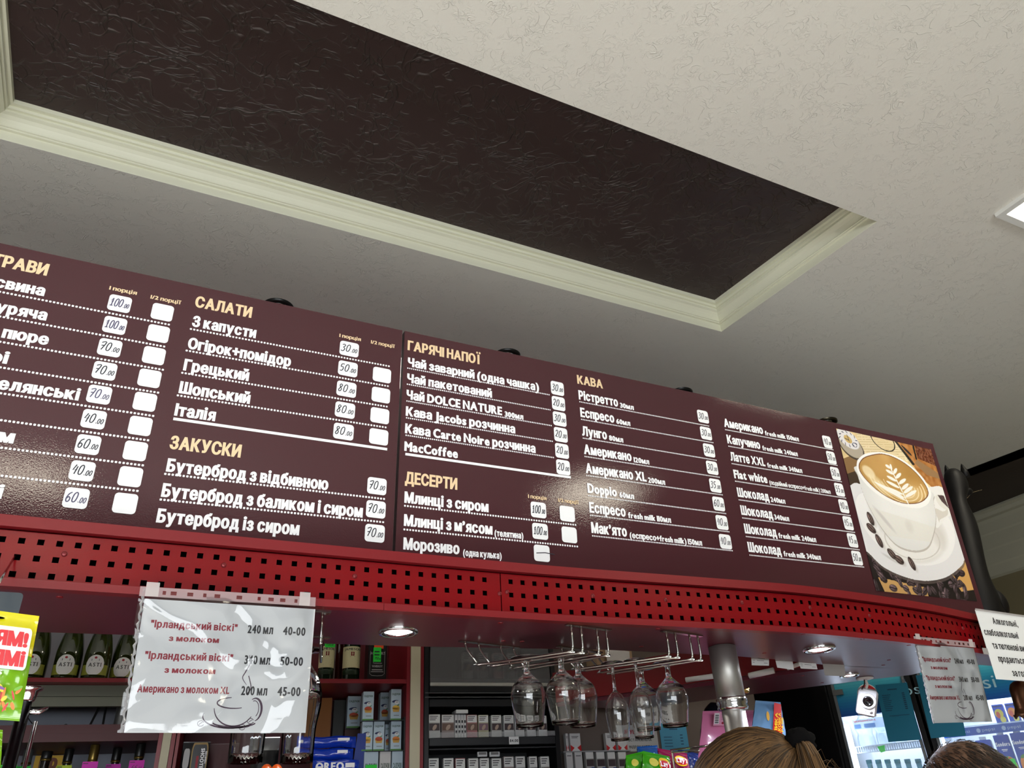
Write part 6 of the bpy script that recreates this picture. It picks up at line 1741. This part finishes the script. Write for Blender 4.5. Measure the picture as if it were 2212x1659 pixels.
# juice cartons in the second fridge
def jc(px0, px1, y0, y1, off, label, word=None, fruit=(220, 190, 60), cap=True):
    a = fr(px0, y0, off); c = fr(px1, y0, off); w_ = c.x - a.x; zb = 1.6006; H = a.z - zb
    t = fthing('juice_carton', label, 'carton', (a.x + c.x) / 2, off + .035, zb, 'blue juice cartons in the fridge')
    W = w_ / 2 - .001
    b = B(); b.bbox((-W, -.034, 0), (W, .034, H), .002); b.build('carton', mat('carton_blue', (30, 70, 176), .35), t)
    if cap: b = B(); b.lathe([(.012, H), (.0135, H + .001), (.0135, H + .014), (0, H + .015)], 16); b.build('cap', mat('white_cap'), t, smooth=True)
    f = Flat(lambda u, v, L=0: Vector((u, -.0345 - L * .0004, v)))
    if word: f.lift(2).use(M_WH).text(word, -W * .95, H - .045, .017, W * 1.9, .05); f.rect(-W * .4, H - .060, W * .4, H - .057); f.rect(-W * .3, H - .065, W * .3, H - .063)
    f.lift(1).use(mat('fruit_%d' % (fruit[0] * 7 + fruit[1]), fruit, .5)).ellipse(W * .1, H - .125, W * .9, .040, 20); f.lift(2).use(mat('fruit_blush', (206, 70, 40), .5)).ellipse(W * .3, H - .115, W * .4, .026, 16)
    f.lift(3).use(mat('carton_leaf', (80, 140, 60), .5)).ellipse(-W * .2, H - .092, W * .4, .006, 10, .5)
    f.build('carton_print', None, t)
za2 = fr(2150, 1565, .06).z + .0062
def jtop(px0, px1, y0, label, fruit, m=(40, 90, 190)):
    off = .14
    a = fr(px0, y0, off); c = fr(px1, y0, off); w_ = c.x - a.x; H = min(a.z, 1.950) - za2
    t = fthing('juice_carton', label, 'carton', (a.x + c.x) / 2, off + .035, za2, 'blue juice cartons in the fridge')
    W = w_ / 2 - .001
    b = B(); b.bbox((-W, -.034, 0), (W, .034, H), .002); b.build('carton', mat('carton_blue', (30, 70, 176), .35), t)
    f = Flat(lambda u, v, L=0: Vector((u, -.0345 - L * .0004, v))); f.lift(1).use(mat('fruit_%d' % (fruit[0] * 7 + fruit[1]), fruit, .5)).ellipse(-W * .1, H * .52, W * .75, H * .24, 20); f.lift(2).use(mat('fruit_blush', (206, 70, 40), .5)).ellipse(-W * .3, H * .45, W * .35, H * .18, 16)
    f.lift(1).use(mat('fruit_pear', (226, 204, 90), .5)).ellipse(W * .3, H * .2, W * .5, H * .16, 16); f.use(M_NAVY).rect(-W * .8, H * .86, W * .8, H * .92); f.build('carton_print', None, t)
jtop(2132, 2158, 1500, 'blue juice carton with pears on the upper shelf beside the price sheet', (216, 190, 60))
jtop(2160, 2186, 1497, 'blue juice carton on the upper shelf partly behind the bell', (226, 130, 40))
jtop(2188, 2214, 1494, 'blue juice carton on the upper shelf right behind the bell', (206, 60, 50))
jc(2105, 2140, 1600, 1745, .13, 'blue juice carton on the lower shelf just above the dark haired head', 'Sandora', (206, 170, 60))
jc(2143, 2177, 1589, 1745, .13, 'blue juice carton with white cap, middle one on the lower shelf', 'Sandora', (226, 190, 60))
jc(2179, 2213, 1584, 1745, .13, 'blue juice carton on the lower shelf at the right edge', 'Sandora', (226, 140, 60))
t = fthing('shelf_tag', 'neon green tag on the juice cartons at the right edge', 'price tag', fr(2172, 1640, .12).x, .118, fr(2172, 1640, .12).z)
b = B(); b.box((-.03, 0, -.04), (.035, .001, .0)); b.build('tag', TAGS['g'], t)
# cool lamps of the fridges
for s_, e in ((.19, 2.6), (.72, 3)):
    l = bpy.data.lights.new('fridge_lamp', 'AREA'); l.shape = 'RECTANGLE'; l.size = .25; l.size_y = .5; l.energy = e; l.color = (.78, .86, 1)
    o = bpy.data.objects.new('fridge_lamp', l); COL.objects.link(o); o.parent = fA
    M = MF @ Matrix.Translation((s_, .34, 2.06)); o.matrix_parent_inverse = MW[fA].inverted(); o.matrix_world = M

# ---------------------------------------------------------------- camera under the canopy
c = onz(1868, 1464, 1.9365)
t = thing('security_camera', 'white box shaped security camera hanging under the canopy', 'camera', c[:])
b = B(); b.lathe([(0, -.006), (.020, -.006), (.026, -.004), (.027, 0)], 28); b.build('base_plate', M_WPL, t, smooth=True)
dep = (RC.transposed() @ (c - EYE)).z
hp = atd(1871, 1510, dep - .0); 
b = B(); b.tube([Vector((0, 0, -.006)), Vector((.004, 0, -.02)), hp - c + Vector((.006, .012, .012))], .0045, 10); b.build('stem', M_WPL, t, smooth=True)
b = B(); b.tube(smooth2([(-.004, 0, -.006), (-.008, .0, -.018), (-.006, .008, -.024), (-.014, .012, -.034)]), .002, 6); b.build('cable', M_BLACKM, t, smooth=True)
fd = (EYE + Vector((.25, 0, -.9)) - hp).normalized(); upv = Vector((.42, .05, 1)); sd = fd.cross(upv).normalized(); upv = sd.cross(fd).normalized()
MCm = Matrix(((sd.x, -fd.x, upv.x, (hp - c).x), (sd.y, -fd.y, upv.y, (hp - c).y), (sd.z, -fd.z, upv.z, (hp - c).z - .010), (0, 0, 0, 1))) @ Matrix.Scale(1.4, 4)
b = B(MCm); b.bbox((-.021, -.010, -.030), (.021, .012, .030), .005); b.build('housing', mat('white_shell', (226, 228, 230), .25), t)
b = B(MCm @ Matrix.Translation((0, -.010, .006)) @ Matrix.Rotation(PI / 2, 4, 'X')); b.lathe([(.018, 0), (.0175, .002), (.012, .003), (.0118, .002)], 28); b.build('lens_ring', mat('white_shell'), t, smooth=True)
b = B(MCm @ Matrix.Translation((0, -.0125, .006)) @ Matrix.Rotation(PI / 2, 4, 'X')); b.lathe([(.0115, 0), (.011, .0014), (.007, .0016), (.0065, .0005), (0, .0002)], 24); b.build('lens', mat('lens_black', (8, 8, 10), .05, coat=1), t, smooth=True)
b = B(MCm); b.ell((-.009, -.0105, -.018), (.0035, .001, .0035), 12, 6); b.ell((.003, -.0105, -.018), (.0015, .001, .0015), 8, 6); b.build('sensor', mat('dull_steel'), t, smooth=True)

# ---------------------------------------------------------------- snacks on the counter
YS = 1.72
def cr(label, c4, film, y=YS, logo=None, sub=None, spots=0, lean=0):
    Q = [ony(px, py, y) for px, py in c4]
    t = thing('crisps_bag', label, 'snack bag', ((Q[0] + Q[2]) / 2)[:], 0, 'crisps bags on the counter rack')
    QM = quadmap(*Q, (0, -1, 0))
    bagmesh(QM, t, [(0, film)], puff=.022, seal=.06, NU=22, NV=24)
    W = (Q[1] - Q[0]).length
    f = Flat(lambda u, v, L=0: QM(u, v, 0) + Vector((0, -(.0225 * max(0, math.sin(PI * min(max(u, 0), 1))) ** .55 * min(1, max(.0, (v - .06) / .18)) ** .6 * min(1, max(0, (.94 - v) / .18)) ** .6 + .0035) - L * .0004, 0)))
    def blob(u, v, a, b_, m, n=18, lift=1):
        nonlocal f
        f.lift(lift).use(m)
        for k in range(n):
            a0, a1 = 2 * PI * k / n, 2 * PI * (k + 1) / n
            f.poly([(u, v), (u + a * math.cos(a0), v + b_ * math.sin(a0)), (u + a * math.cos(a1), v + b_ * math.sin(a1))])
    lg = f; sp_ = Flat(f.fn); f = sp_
    for k in range(spots):
        blob(*[(.25, .78), (.72, .82), (.30, .30), (.62, .25)][k], .13, .09, mat('crisp_yellow', (216, 206, 90), .4))
        sp_.build('printed_crisp', None, t, world=True); sp_ = Flat(lg.fn); f = sp_
    f = lg
    if logo:
        u, v = logo
        blob(u, v, .24, .15, mat('logo_yellow', (240, 190, 30), .3), lift=3); blob(u, v - .01, .215, .10, mat('logo_crimson', (196, 20, 44), .3), lift=4)
        f.lift(7).use(M_WH).text("Lay's", u - .20, v - .055, .13, .40, .06, slant=.12)
    if logo: f.build('logo', None, t, world=True); f = Flat(lg.fn)
    if sub: f.lift(5).use(M_WH).text(sub, .12, .10, .18, .7, .08)
    if f.f: f.build('bag_lettering', None, t, world=True)
    return t
MGc = mat('green_crisps_film', (60, 156, 24), .22, coat=.6)
cr('green crisps bag standing left of the other green bag', [(1352, 1632), (1392, 1622), (1400, 1720), (1348, 1720)], MGc, 1.74, None, None, 1)
cr('green crisps bag with red and yellow round logo', [(1388, 1622), (1446, 1634), (1452, 1735), (1384, 1730)], MGc, 1.70, (.62, .76), None, 4)
cr('crimson crisps bag with round logo right of the green bags', [(1420, 1616), (1484, 1628), (1494, 1700), (1432, 1702)], mat('crimson_crisps_film', (140, 20, 70), .22, coat=.6), 1.75, (.56, .70), 'MAX')
cr('blue crisps bag seen behind the crimson one', [(1376, 1613), (1420, 1610), (1424, 1680), (1380, 1680)], mat('blue_crisps_film', (20, 80, 150), .25, coat=.5), 1.80)
cr('dark blue bag beside the crimson crisps bag', [(1464, 1618), (1508, 1628), (1510, 1700), (1470, 1700)], mat('navy_crisps_film', (20, 40, 100), .25, coat=.5), 1.79)
t = thing('crisps_rack', 'wire rack rods pointing past the crisps bags toward the fair head', 'rack', ony(1480, 1625, 1.7)[:])
b = B(); b.tube([ony(1449, 1620, 1.66), ony(1530, 1611, 1.35)], .0022, 8); b.build('rod', M_WIRE, t, world=True, smooth=True)
b = B(); b.tube([ony(1452, 1625, 1.66), ony(1510, 1622, 1.45)], .0022, 8); b.build('rod', M_WIRE, t, world=True, smooth=True)
b = B(); b.tube([ony(1449, 1620, 1.66), ony(1452, 1625, 1.66), Vector((ony(1452, 1640, 1.66).x, 1.655, 1.1005))], .0022, 8); b.build('stand', M_WIRE, t, world=True, smooth=True)
b = B(); q0 = ony(1350, 1700, 1.68); b.box((q0.x, 1.665, 1.1005), (ony(1500, 1700, 1.84).x, 1.775, min(ony(1400, 1722, 1.72).z, ony(1400, 1745, 1.70).z) - .03)); b.build('basket', mat('dark_basket', (30, 30, 34), .5), t, world=True)
# pink and light blue packs
YP = 2.05
Q = [ony(px, py, YP) for px, py in ((1518, 1536), (1640, 1534), (1650, 1720), (1500, 1720))]
t = thing('snack_sack', 'large pink translucent sack with barcode behind the steel pole', 'snack bag', ((Q[0] + Q[2]) / 2)[:])
QM = quadmap(*Q, (0, -1, 0))
bagmesh(QM, t, [(0, mat('pink_film', (206, 120, 160), .25, coat=.5))], puff=.03, seal=.05, NU=24, NV=24)
f = Flat(lambda u, v, L=0: QM(u, v, 0) + Vector((0, -.034 - L * .0005, 0)))
f.lift(1).use(mat('pale_pink', (216, 150, 180), .4)); f.rect(.08, .80, .5, .96); f.lift(2).use(M_LBL); f.rect(.09, .82, .17, .95); f.lift(3).use(M_DK)
for k in range(5): f.rect(.10, .83 + k * .022, .16, .842 + k * .022)
f.lift(3).use(M_NAVY); f.arc(.36, .91, .035, .025, 0, 360, .012); f.lift(3).use(mat('grey_ink')); [f.rect(.20, .93 - k * .02, .3, .935 - k * .02) for k in range(4)]; f.use(M_TXRED).ellipse(.23, .83, .02, .015, 10); f.rect(.27, .825, .44, .84)
f.build('bag_print', None, t, world=True)
YQ = 1.95
Q = [ony(px, py, YQ) for px, py in ((1632, 1513), (1686, 1517), (1702, 1620), (1618, 1620))]
t = thing('snack_sack', 'light blue pack with red and yellow lettering right of the steel pole', 'snack bag', ((Q[0] + Q[2]) / 2)[:])
QM = quadmap(*Q, (0, -1, 0))
bagmesh(QM, t, [(0, mat('pale_blue_film', (110, 150, 190), .22, coat=.6))], puff=.02, seal=.06, NU=20, NV=20)
f = Flat(lambda u, v, L=0: QM(u, v, 0) + Vector((0, -.0245 - L * .0005, 0)))
f.lift(1).use(mat('orange_red_film', (206, 40, 40), .3)).poly([(.44, .1), (.72, .1), (.78, .92), (.52, .95)]); f.use(mat('egg_yellow', (214, 160, 30), .4)).ellipse(.30, .66, .05, .10, 14, .3)
f.build('bag_print', None, t, world=True)
W = (Q[1] - Q[0]).length; H = (Q[0] - Q[3]).length
f = Flat(lambda u, v, L=0: QM(u / W, v / H, 0) + Vector((0, -.0250 - L * .0005, 0))); f.lift(3).use(mat('logo_yellow', (240, 190, 30), .3))
f.text('ВЕЛИКА', W * .55, H * .12, .009, H * .62, .06, rot=PI / 2 - .08); f.text('УПАКОВКА', W * .655, H * .12, .009, H * .62, .06, rot=PI / 2 - .08); f.text('В 10 РАЗІВ', W * .74, H * .14, .007, H * .5, .05, rot=PI / 2 - .08); f.build('lettering', None, t, world=True)
SKB = min(Q[2].z, Q[3].z)
t = thing('plastic_sack', 'dark bunched plastic bag behind the pink sack', 'bag', ony(1545, 1535, 2.2)[:])
b = B(); b.ell((0, 0, -.03), (.05, .04, .055), 20, 12); o = b.build('bag', mat('black_plastic', (14, 16, 24), .2), t, smooth=True)
for v in o.data.vertices:
    v.co *= 1 + .10 * math.sin(v.co.x * 90 + v.co.z * 120) * math.cos(v.co.y * 100)
t = thing('side_table', 'dark table carrying the pink sack and blue pack behind the bar', 'table', (1.95, 2.03, 0))
zt = ony(1560, 1720, YP).z - .004
b = B(); b.box((ony(1500, 1720, YP).x - .02, 1.90, zt - .02), (2.14, 2.12, zt)); b.build('top', M_SHELFD, t, world=True)
t2 = thing('storage_box', 'plain brown box under the light blue pack, hidden by the fair head', 'box', (ony(1660, 1620, YQ).x, 1.95, zt))
b = B(); b.bbox((-.05, -.03, .0005), (.05, .03, SKB - zt - .001), .002); b.build('carton', mat('brown_card', (176, 150, 120), .7), t2)
for x in (1.66, 2.10):
    for y in (1.93, 2.09): b = B(); b.box((x - .015, y - .015, 0), (x + .015, y + .015, zt - .02)); b.build('leg', M_SHELFD, t, world=True)

# ---------------------------------------------------------------- people
def person(label, hc, top, skin, shirt, hairfn, face_dir, hgt, hr):
    t = thing('person', label, 'person', (hc.x, hc.y, 0))
    s_ = Vector((face_dir.y, -face_dir.x, 0)).normalized(); f_ = face_dir
    def W3(a, b_, z): return tuple(Vector((0, 0, z)) + s_ * a + f_ * b_)
    k = hgt / 1.7
    J = {'pel': (0, 0, .93), 'sp1': (0, .0, 1.08), 'sp2': (0, -.01, 1.25), 'ch': (0, -.01, 1.36), 'nk': (0, -.01, 1.45), 'nk2': (0, .0, 1.50)}
    V = [W3(*[q * k for q in J[n_]]) for n_ in J]; E = [(i, i + 1) for i in range(5)]; R = [(.15, .12), (.13, .10), (.15, .11), (.14, .10), (.06, .06), (.055, .055)]
    def chain(root, pts, rs):
        i = root
        for p, r in zip(pts, rs):
            V.append(W3(*[q * k for q in p])); E.append((i, len(V) - 1)); R.append((r, r)); i = len(V) - 1
        return i
    for sg in (-1, 1):
        chain(0, [(.09 * sg, 0, .88), (.10 * sg, .01, .50), (.10 * sg, -.01, .09), (.10 * sg, .10, .03)], [.085, .06, .04, .035])
        e = chain(3, [(.17 * sg, -.01, 1.38), (.22 * sg, -.02, 1.10), (.20 * sg, .14, .92), (.19 * sg, .20, .88)], [.055, .042, .030, .026])
        for q in range(4): chain(e, [((.19 + (q - 1.5) * .018) * sg, .26, .865), ((.19 + (q - 1.5) * .019) * sg, .285, .84), ((.19 + (q - 1.5) * .019) * sg, .285, .82)], [.009, .0085, .007])
        chain(e, [((.155) * sg, .225, .87), ((.145) * sg, .25, .86)], [.010, .008])
    me = bpy.data.meshes.new('body'); me.from_pydata(V, E, []); o = bpy.data.objects.new('body', me); COL.objects.link(o); o.parent = t
    md = o.modifiers.new('skin', 'SKIN'); 
    for i, r in enumerate(R): me.skin_vertices[0].data[i].radius = (r[0] * k, r[1] * k)
    me.skin_vertices[0].data[0].use_root = True
    o.modifiers.new('sub', 'SUBSURF').levels = 1; o.modifiers['sub'].render_levels = 1
    me.materials.append(shirt)
    # head with face
    c = Vector(hc); L = lambda a, b_, z: tuple(Vector((0, 0, hc.z + z)) + s_ * a + f_ * b_)
    b = B(); n, m = 28, 20; vs = []; fs = []
    rx, ry, rz = hr
    for i in range(m + 1):
        th = PI * i / m
        for q in range(n):
            a = 2 * PI * q / n; x = math.sin(th) * math.cos(a); y = math.sin(th) * math.sin(a); z = -math.cos(th)
            jaw = 1 - .28 * max(0, -z) ** 1.5
            vs.append(L(x * rx * jaw * .93, y * ry * jaw * .93 + (.01 if z < 0 else 0), z * rz * .96))
    for i in range(m):
        for q in range(n):
            a = i * n + q; e = i * n + (q + 1) % n; fs.append((a, e, e + n, a + n))
    b.add(vs, fs); h = b.build('head', skin, t, smooth=True)
    b = B()
    for sg in (-1, 1): b.ell(L(.030 * sg, ry * .86, .0), (.012, .012, .007), 12, 8)
    b.build('eye', M_LBL, h, smooth=True)
    b = B(); b.tube([L(0, ry * .93, .005), L(0, ry * 1.07, -.028), L(0, ry * .92, -.036)], [.006, .011, .008], 10); b.build('nose', skin, h, smooth=True)
    b = B(); b.tube([L(-.022, ry * .84, -.062), L(0, ry * .89, -.060), L(.022, ry * .84, -.062)], [.003, .006, .003], 8); b.build('mouth', mat('lip', (150, 80, 76), .5), h, smooth=True)
    for sg in (-1, 1):
        b = B(); b.ell(L(rx * .95 * sg, -.005, -.01), (.010, .018, .030), 14, 10); b.build('ear', skin, h, smooth=True)
    hairfn(t, L)
    return t
def hairmat(name, c1, c2):
    m = mat(name, c1, .5, spec=.3)
    nt = m.node_tree; N = nt.nodes; L = nt.links
    at = N.new('ShaderNodeVertexColor'); at.layer_name = 'tone'
    mx = N.new('ShaderNodeMix'); mx.data_type = 'RGBA'; mx.inputs[6].default_value = lin(c1); mx.inputs[7].default_value = lin(c2)
    L.new(at.outputs[0], mx.inputs[0]); L.new(mx.outputs[2], N['Principled BSDF'].inputs['Base Color'])
    return m
def strands(t, name, paths, m, w_=.0016):
    b = B(); tones = []
    for pts, tone in paths:
        pts = [Vector(p) for p in pts]
        vs = []
        for i, p in enumerate(pts):
            d = (pts[min(i + 1, len(pts) - 1)] - pts[max(i - 1, 0)]).normalized()
            out = Vector((p.x, p.y, p.z)) - CEN; out.normalize()
            sd_ = d.cross(out).normalized() * w_ * (1 - .6 * i / len(pts))
            vs += [tuple(p + sd_), tuple(p + out * w_ * .7), tuple(p - sd_)]
        fs = []
        for i in range(len(pts) - 1):
            fs += [(3 * i, 3 * i + 3, 3 * i + 4, 3 * i + 1), (3 * i + 1, 3 * i + 4, 3 * i + 5, 3 * i + 2)]
        b.add(vs, fs); tones += [tone] * (len(fs) * 4)
    o = b.build(name, m, t, smooth=True)
    ca = o.data.color_attributes.new('tone', 'FLOAT_COLOR', 'CORNER')
    ar = np.repeat(np.array(tones)[:, None], 4, 1).astype(np.float32); ar[:, 3] = 1
    ca.data.foreach_set('color', ar.ravel())
    return o
# woman with fair hair tied up
hcw = atd(1655, 1802, .98)
CEN = Vector((0, 0, hcw.z))
HRW = (.094, .102, .118)
def hair_w(t, L):
    global CEN
    CEN = Vector((0, 0, hcw.z))
    R = random.Random(21)
    fd = Vector((.45, .89, 0)).normalized(); sd_ = Vector((fd.y, -fd.x, 0))
    # the knot sits on the crown, a little behind and to the right
    K = Vector((.50, -.42, .76)).normalized()
    b = B(); vs = []; n, m = 32, 18; fs = []
    for i in range(m + 1):
        th = PI * .62 * i / m
        for q in range(n):
            a = 2 * PI * q / n; x = math.sin(th) * math.cos(a); y = math.sin(th) * math.sin(a); z = math.cos(th)
            if z < .25 and y > .3: y *= .80; x *= .97
            vs.append(L(x * (HRW[0] + .003), y * (HRW[1] + .003), z * (HRW[2] + .003)))
    for i in range(m):
        for q in range(n):
            a = i * n + q; e = i * n + (q + 1) % n; fs.append((a, a + n, e + n, e))
    b.add(vs, fs); cap = b.build('hair', mat('hair_base', (84, 62, 40), .55), t, smooth=True)
    paths = []
    for k in range(1900):
        a = R.uniform(0, 2 * PI); zz = R.uniform(-.35, .35)
        st = Vector((math.cos(a) * math.sqrt(1 - zz * zz), math.sin(a) * math.sqrt(1 - zz * zz), zz))
        if st.y > .75 and zz < .1: continue
        lift = R.uniform(.003, .0075); pts = []
        ax_ = st.cross(K); wav = R.uniform(-.10, .10)
        for i in range(9):
            f = i / 8; p = st.slerp(K, f * .97) if st.angle(K) > .01 else K
            p = (p + ax_.normalized() * wav * math.sin(f * PI)).normalized()
            pts.append(L(p.x * (HRW[0] + lift), p.y * (HRW[1] + lift), p.z * (HRW[2] + lift)))
        band = .5 + .5 * math.sin(a * 9 + math.sin(a * 4) * 2)
        paths.append((pts, min(1, max(0, band * .6 + R.uniform(-.1, .5)))))
    strands(cap, 'strand_layer', paths, hairmat('fair_brown_hair', (34, 22, 12), (108, 79, 48)), .0012)['kind'] = 'stuff'
    # fly-away hairs
    paths = []
    for k in range(60):
        a = R.uniform(-1.2, 1.6); p = Vector((math.cos(a), math.sin(a) * .7 - .2, R.uniform(.1, .95))).normalized()
        d = Vector((R.uniform(.2, 1), R.uniform(-.3, .6), R.uniform(-.2, .5))).normalized(); pts = []
        for i in range(6):
            q = p * (1 + .02) ; base = Vector(L(q.x * HRW[0], q.y * HRW[1], q.z * HRW[2])) + d * (i * .012) + Vector((0, 0, -.0016 * i * i * R.uniform(.2, 1)))
            pts.append(base)
        paths.append((pts, .8))
    strands(cap, 'loose_strands', paths, mat('fair_brown_hair'), .00035)['kind'] = 'stuff'
    P = L(K.x * (HRW[0] + .012), K.y * (HRW[1] + .012), K.z * (HRW[2] + .012))
    P = Vector(P)
    b = B(); b.ell(P[:], (.020, .019, .018), 20, 14); o = b.build('hair_tie', mat('black_velvet', (10, 9, 10), .95, spec=.1), t, smooth=True)
    for v in o.data.vertices:
        dlt = v.co - P; v.co = P + dlt * (1 + .12 * math.sin(dlt.x * 700 + dlt.z * 500) * math.cos(dlt.y * 600))
    # tail falling back from the knot
    back = Vector(L(.04, -.135, .03)) ; paths = []
    for k in range(260):
        off = Vector((R.uniform(-1, 1), R.uniform(-1, 1), R.uniform(-.6, .6))) * .014
        mid = P.lerp(back, .5) + Vector((0, 0, .03)); pts = []
        for i in range(8):
            f = i / 7; q = P.lerp(mid, f).lerp(mid.lerp(back + Vector((0, 0, -.10)) * f, f), f); pts.append(q + off * (.3 + f))
        paths.append((pts, R.uniform(0, .9)))
    strands(cap, 'ponytail', paths, mat('fair_brown_hair'), .0012)['kind'] = 'stuff'
person('person with fair brown hair held by a black hair tie, seen from behind', hcw, 0, mat('skin_light', (196, 150, 126), .5), mat('grey_jumper', (70, 72, 84), .8), hair_w, Vector((.45, .89, 0)).normalized(), 1.62, HRW)
hcm = atd(2122, 1770, 1.22)
HRM = (.077, .094, .112)
def hair_m(t, L):
    global CEN
    CEN = Vector((0, 0, hcm.z))
    R = random.Random(4)
    b = B(); vs = []; n, m = 32, 18; fs = []
    for i in range(m + 1):
        th = PI * .60 * i / m
        for q in range(n):
            a = 2 * PI * q / n; x = math.sin(th) * math.cos(a); y = math.sin(th) * math.sin(a); z = math.cos(th)
            if z < .3 and y > .3: y *= .8
            vs.append(L(x * (HRM[0] + .002), y * (HRM[1] + .002), z * (HRM[2] + .001)))
    for i in range(m):
        for q in range(n):
            a = i * n + q; e = i * n + (q + 1) % n; fs.append((a, a + n, e + n, e))
    b.add(vs, fs); cap = b.build('hair', mat('short_hair_base', (104, 76, 58), .6), t, smooth=True)
    paths = []
    for k in range(3000):
        p = Vector((R.gauss(0, 1), R.gauss(0, 1), R.uniform(.0, 1.6))).normalized()
        if p.z < .05: continue
        thin = max(0, p.z - .74) * 4
        if R.random() < thin * .8: continue
        d = Vector((p.x * .4 + .25, -.6 + p.y * .3, -.35)); pts = []
        for i in range(4):
            q = (p + d * .05 * i).normalized()
            g = 1 + .002 * i
            pts.append(L(q.x * (HRM[0] + .003 + .0008 * i), q.y * (HRM[1] + .003 + .0008 * i), q.z * (HRM[2] + .0025 + .0006 * i)))
        paths.append((pts, R.random() * .8))
    strands(cap, 'strand_layer', paths, hairmat('dark_short_hair', (20, 16, 15), (64, 52, 44)), .0009)['kind'] = 'stuff'
person('person with short dark thinning hair at the lower right, seen from behind', hcm, 0, mat('skin_tan', (180, 130, 106), .5), mat('dark_shirt', (40, 44, 60), .8), hair_m, Vector((.35, .94, 0)).normalized(), 1.66, HRM)
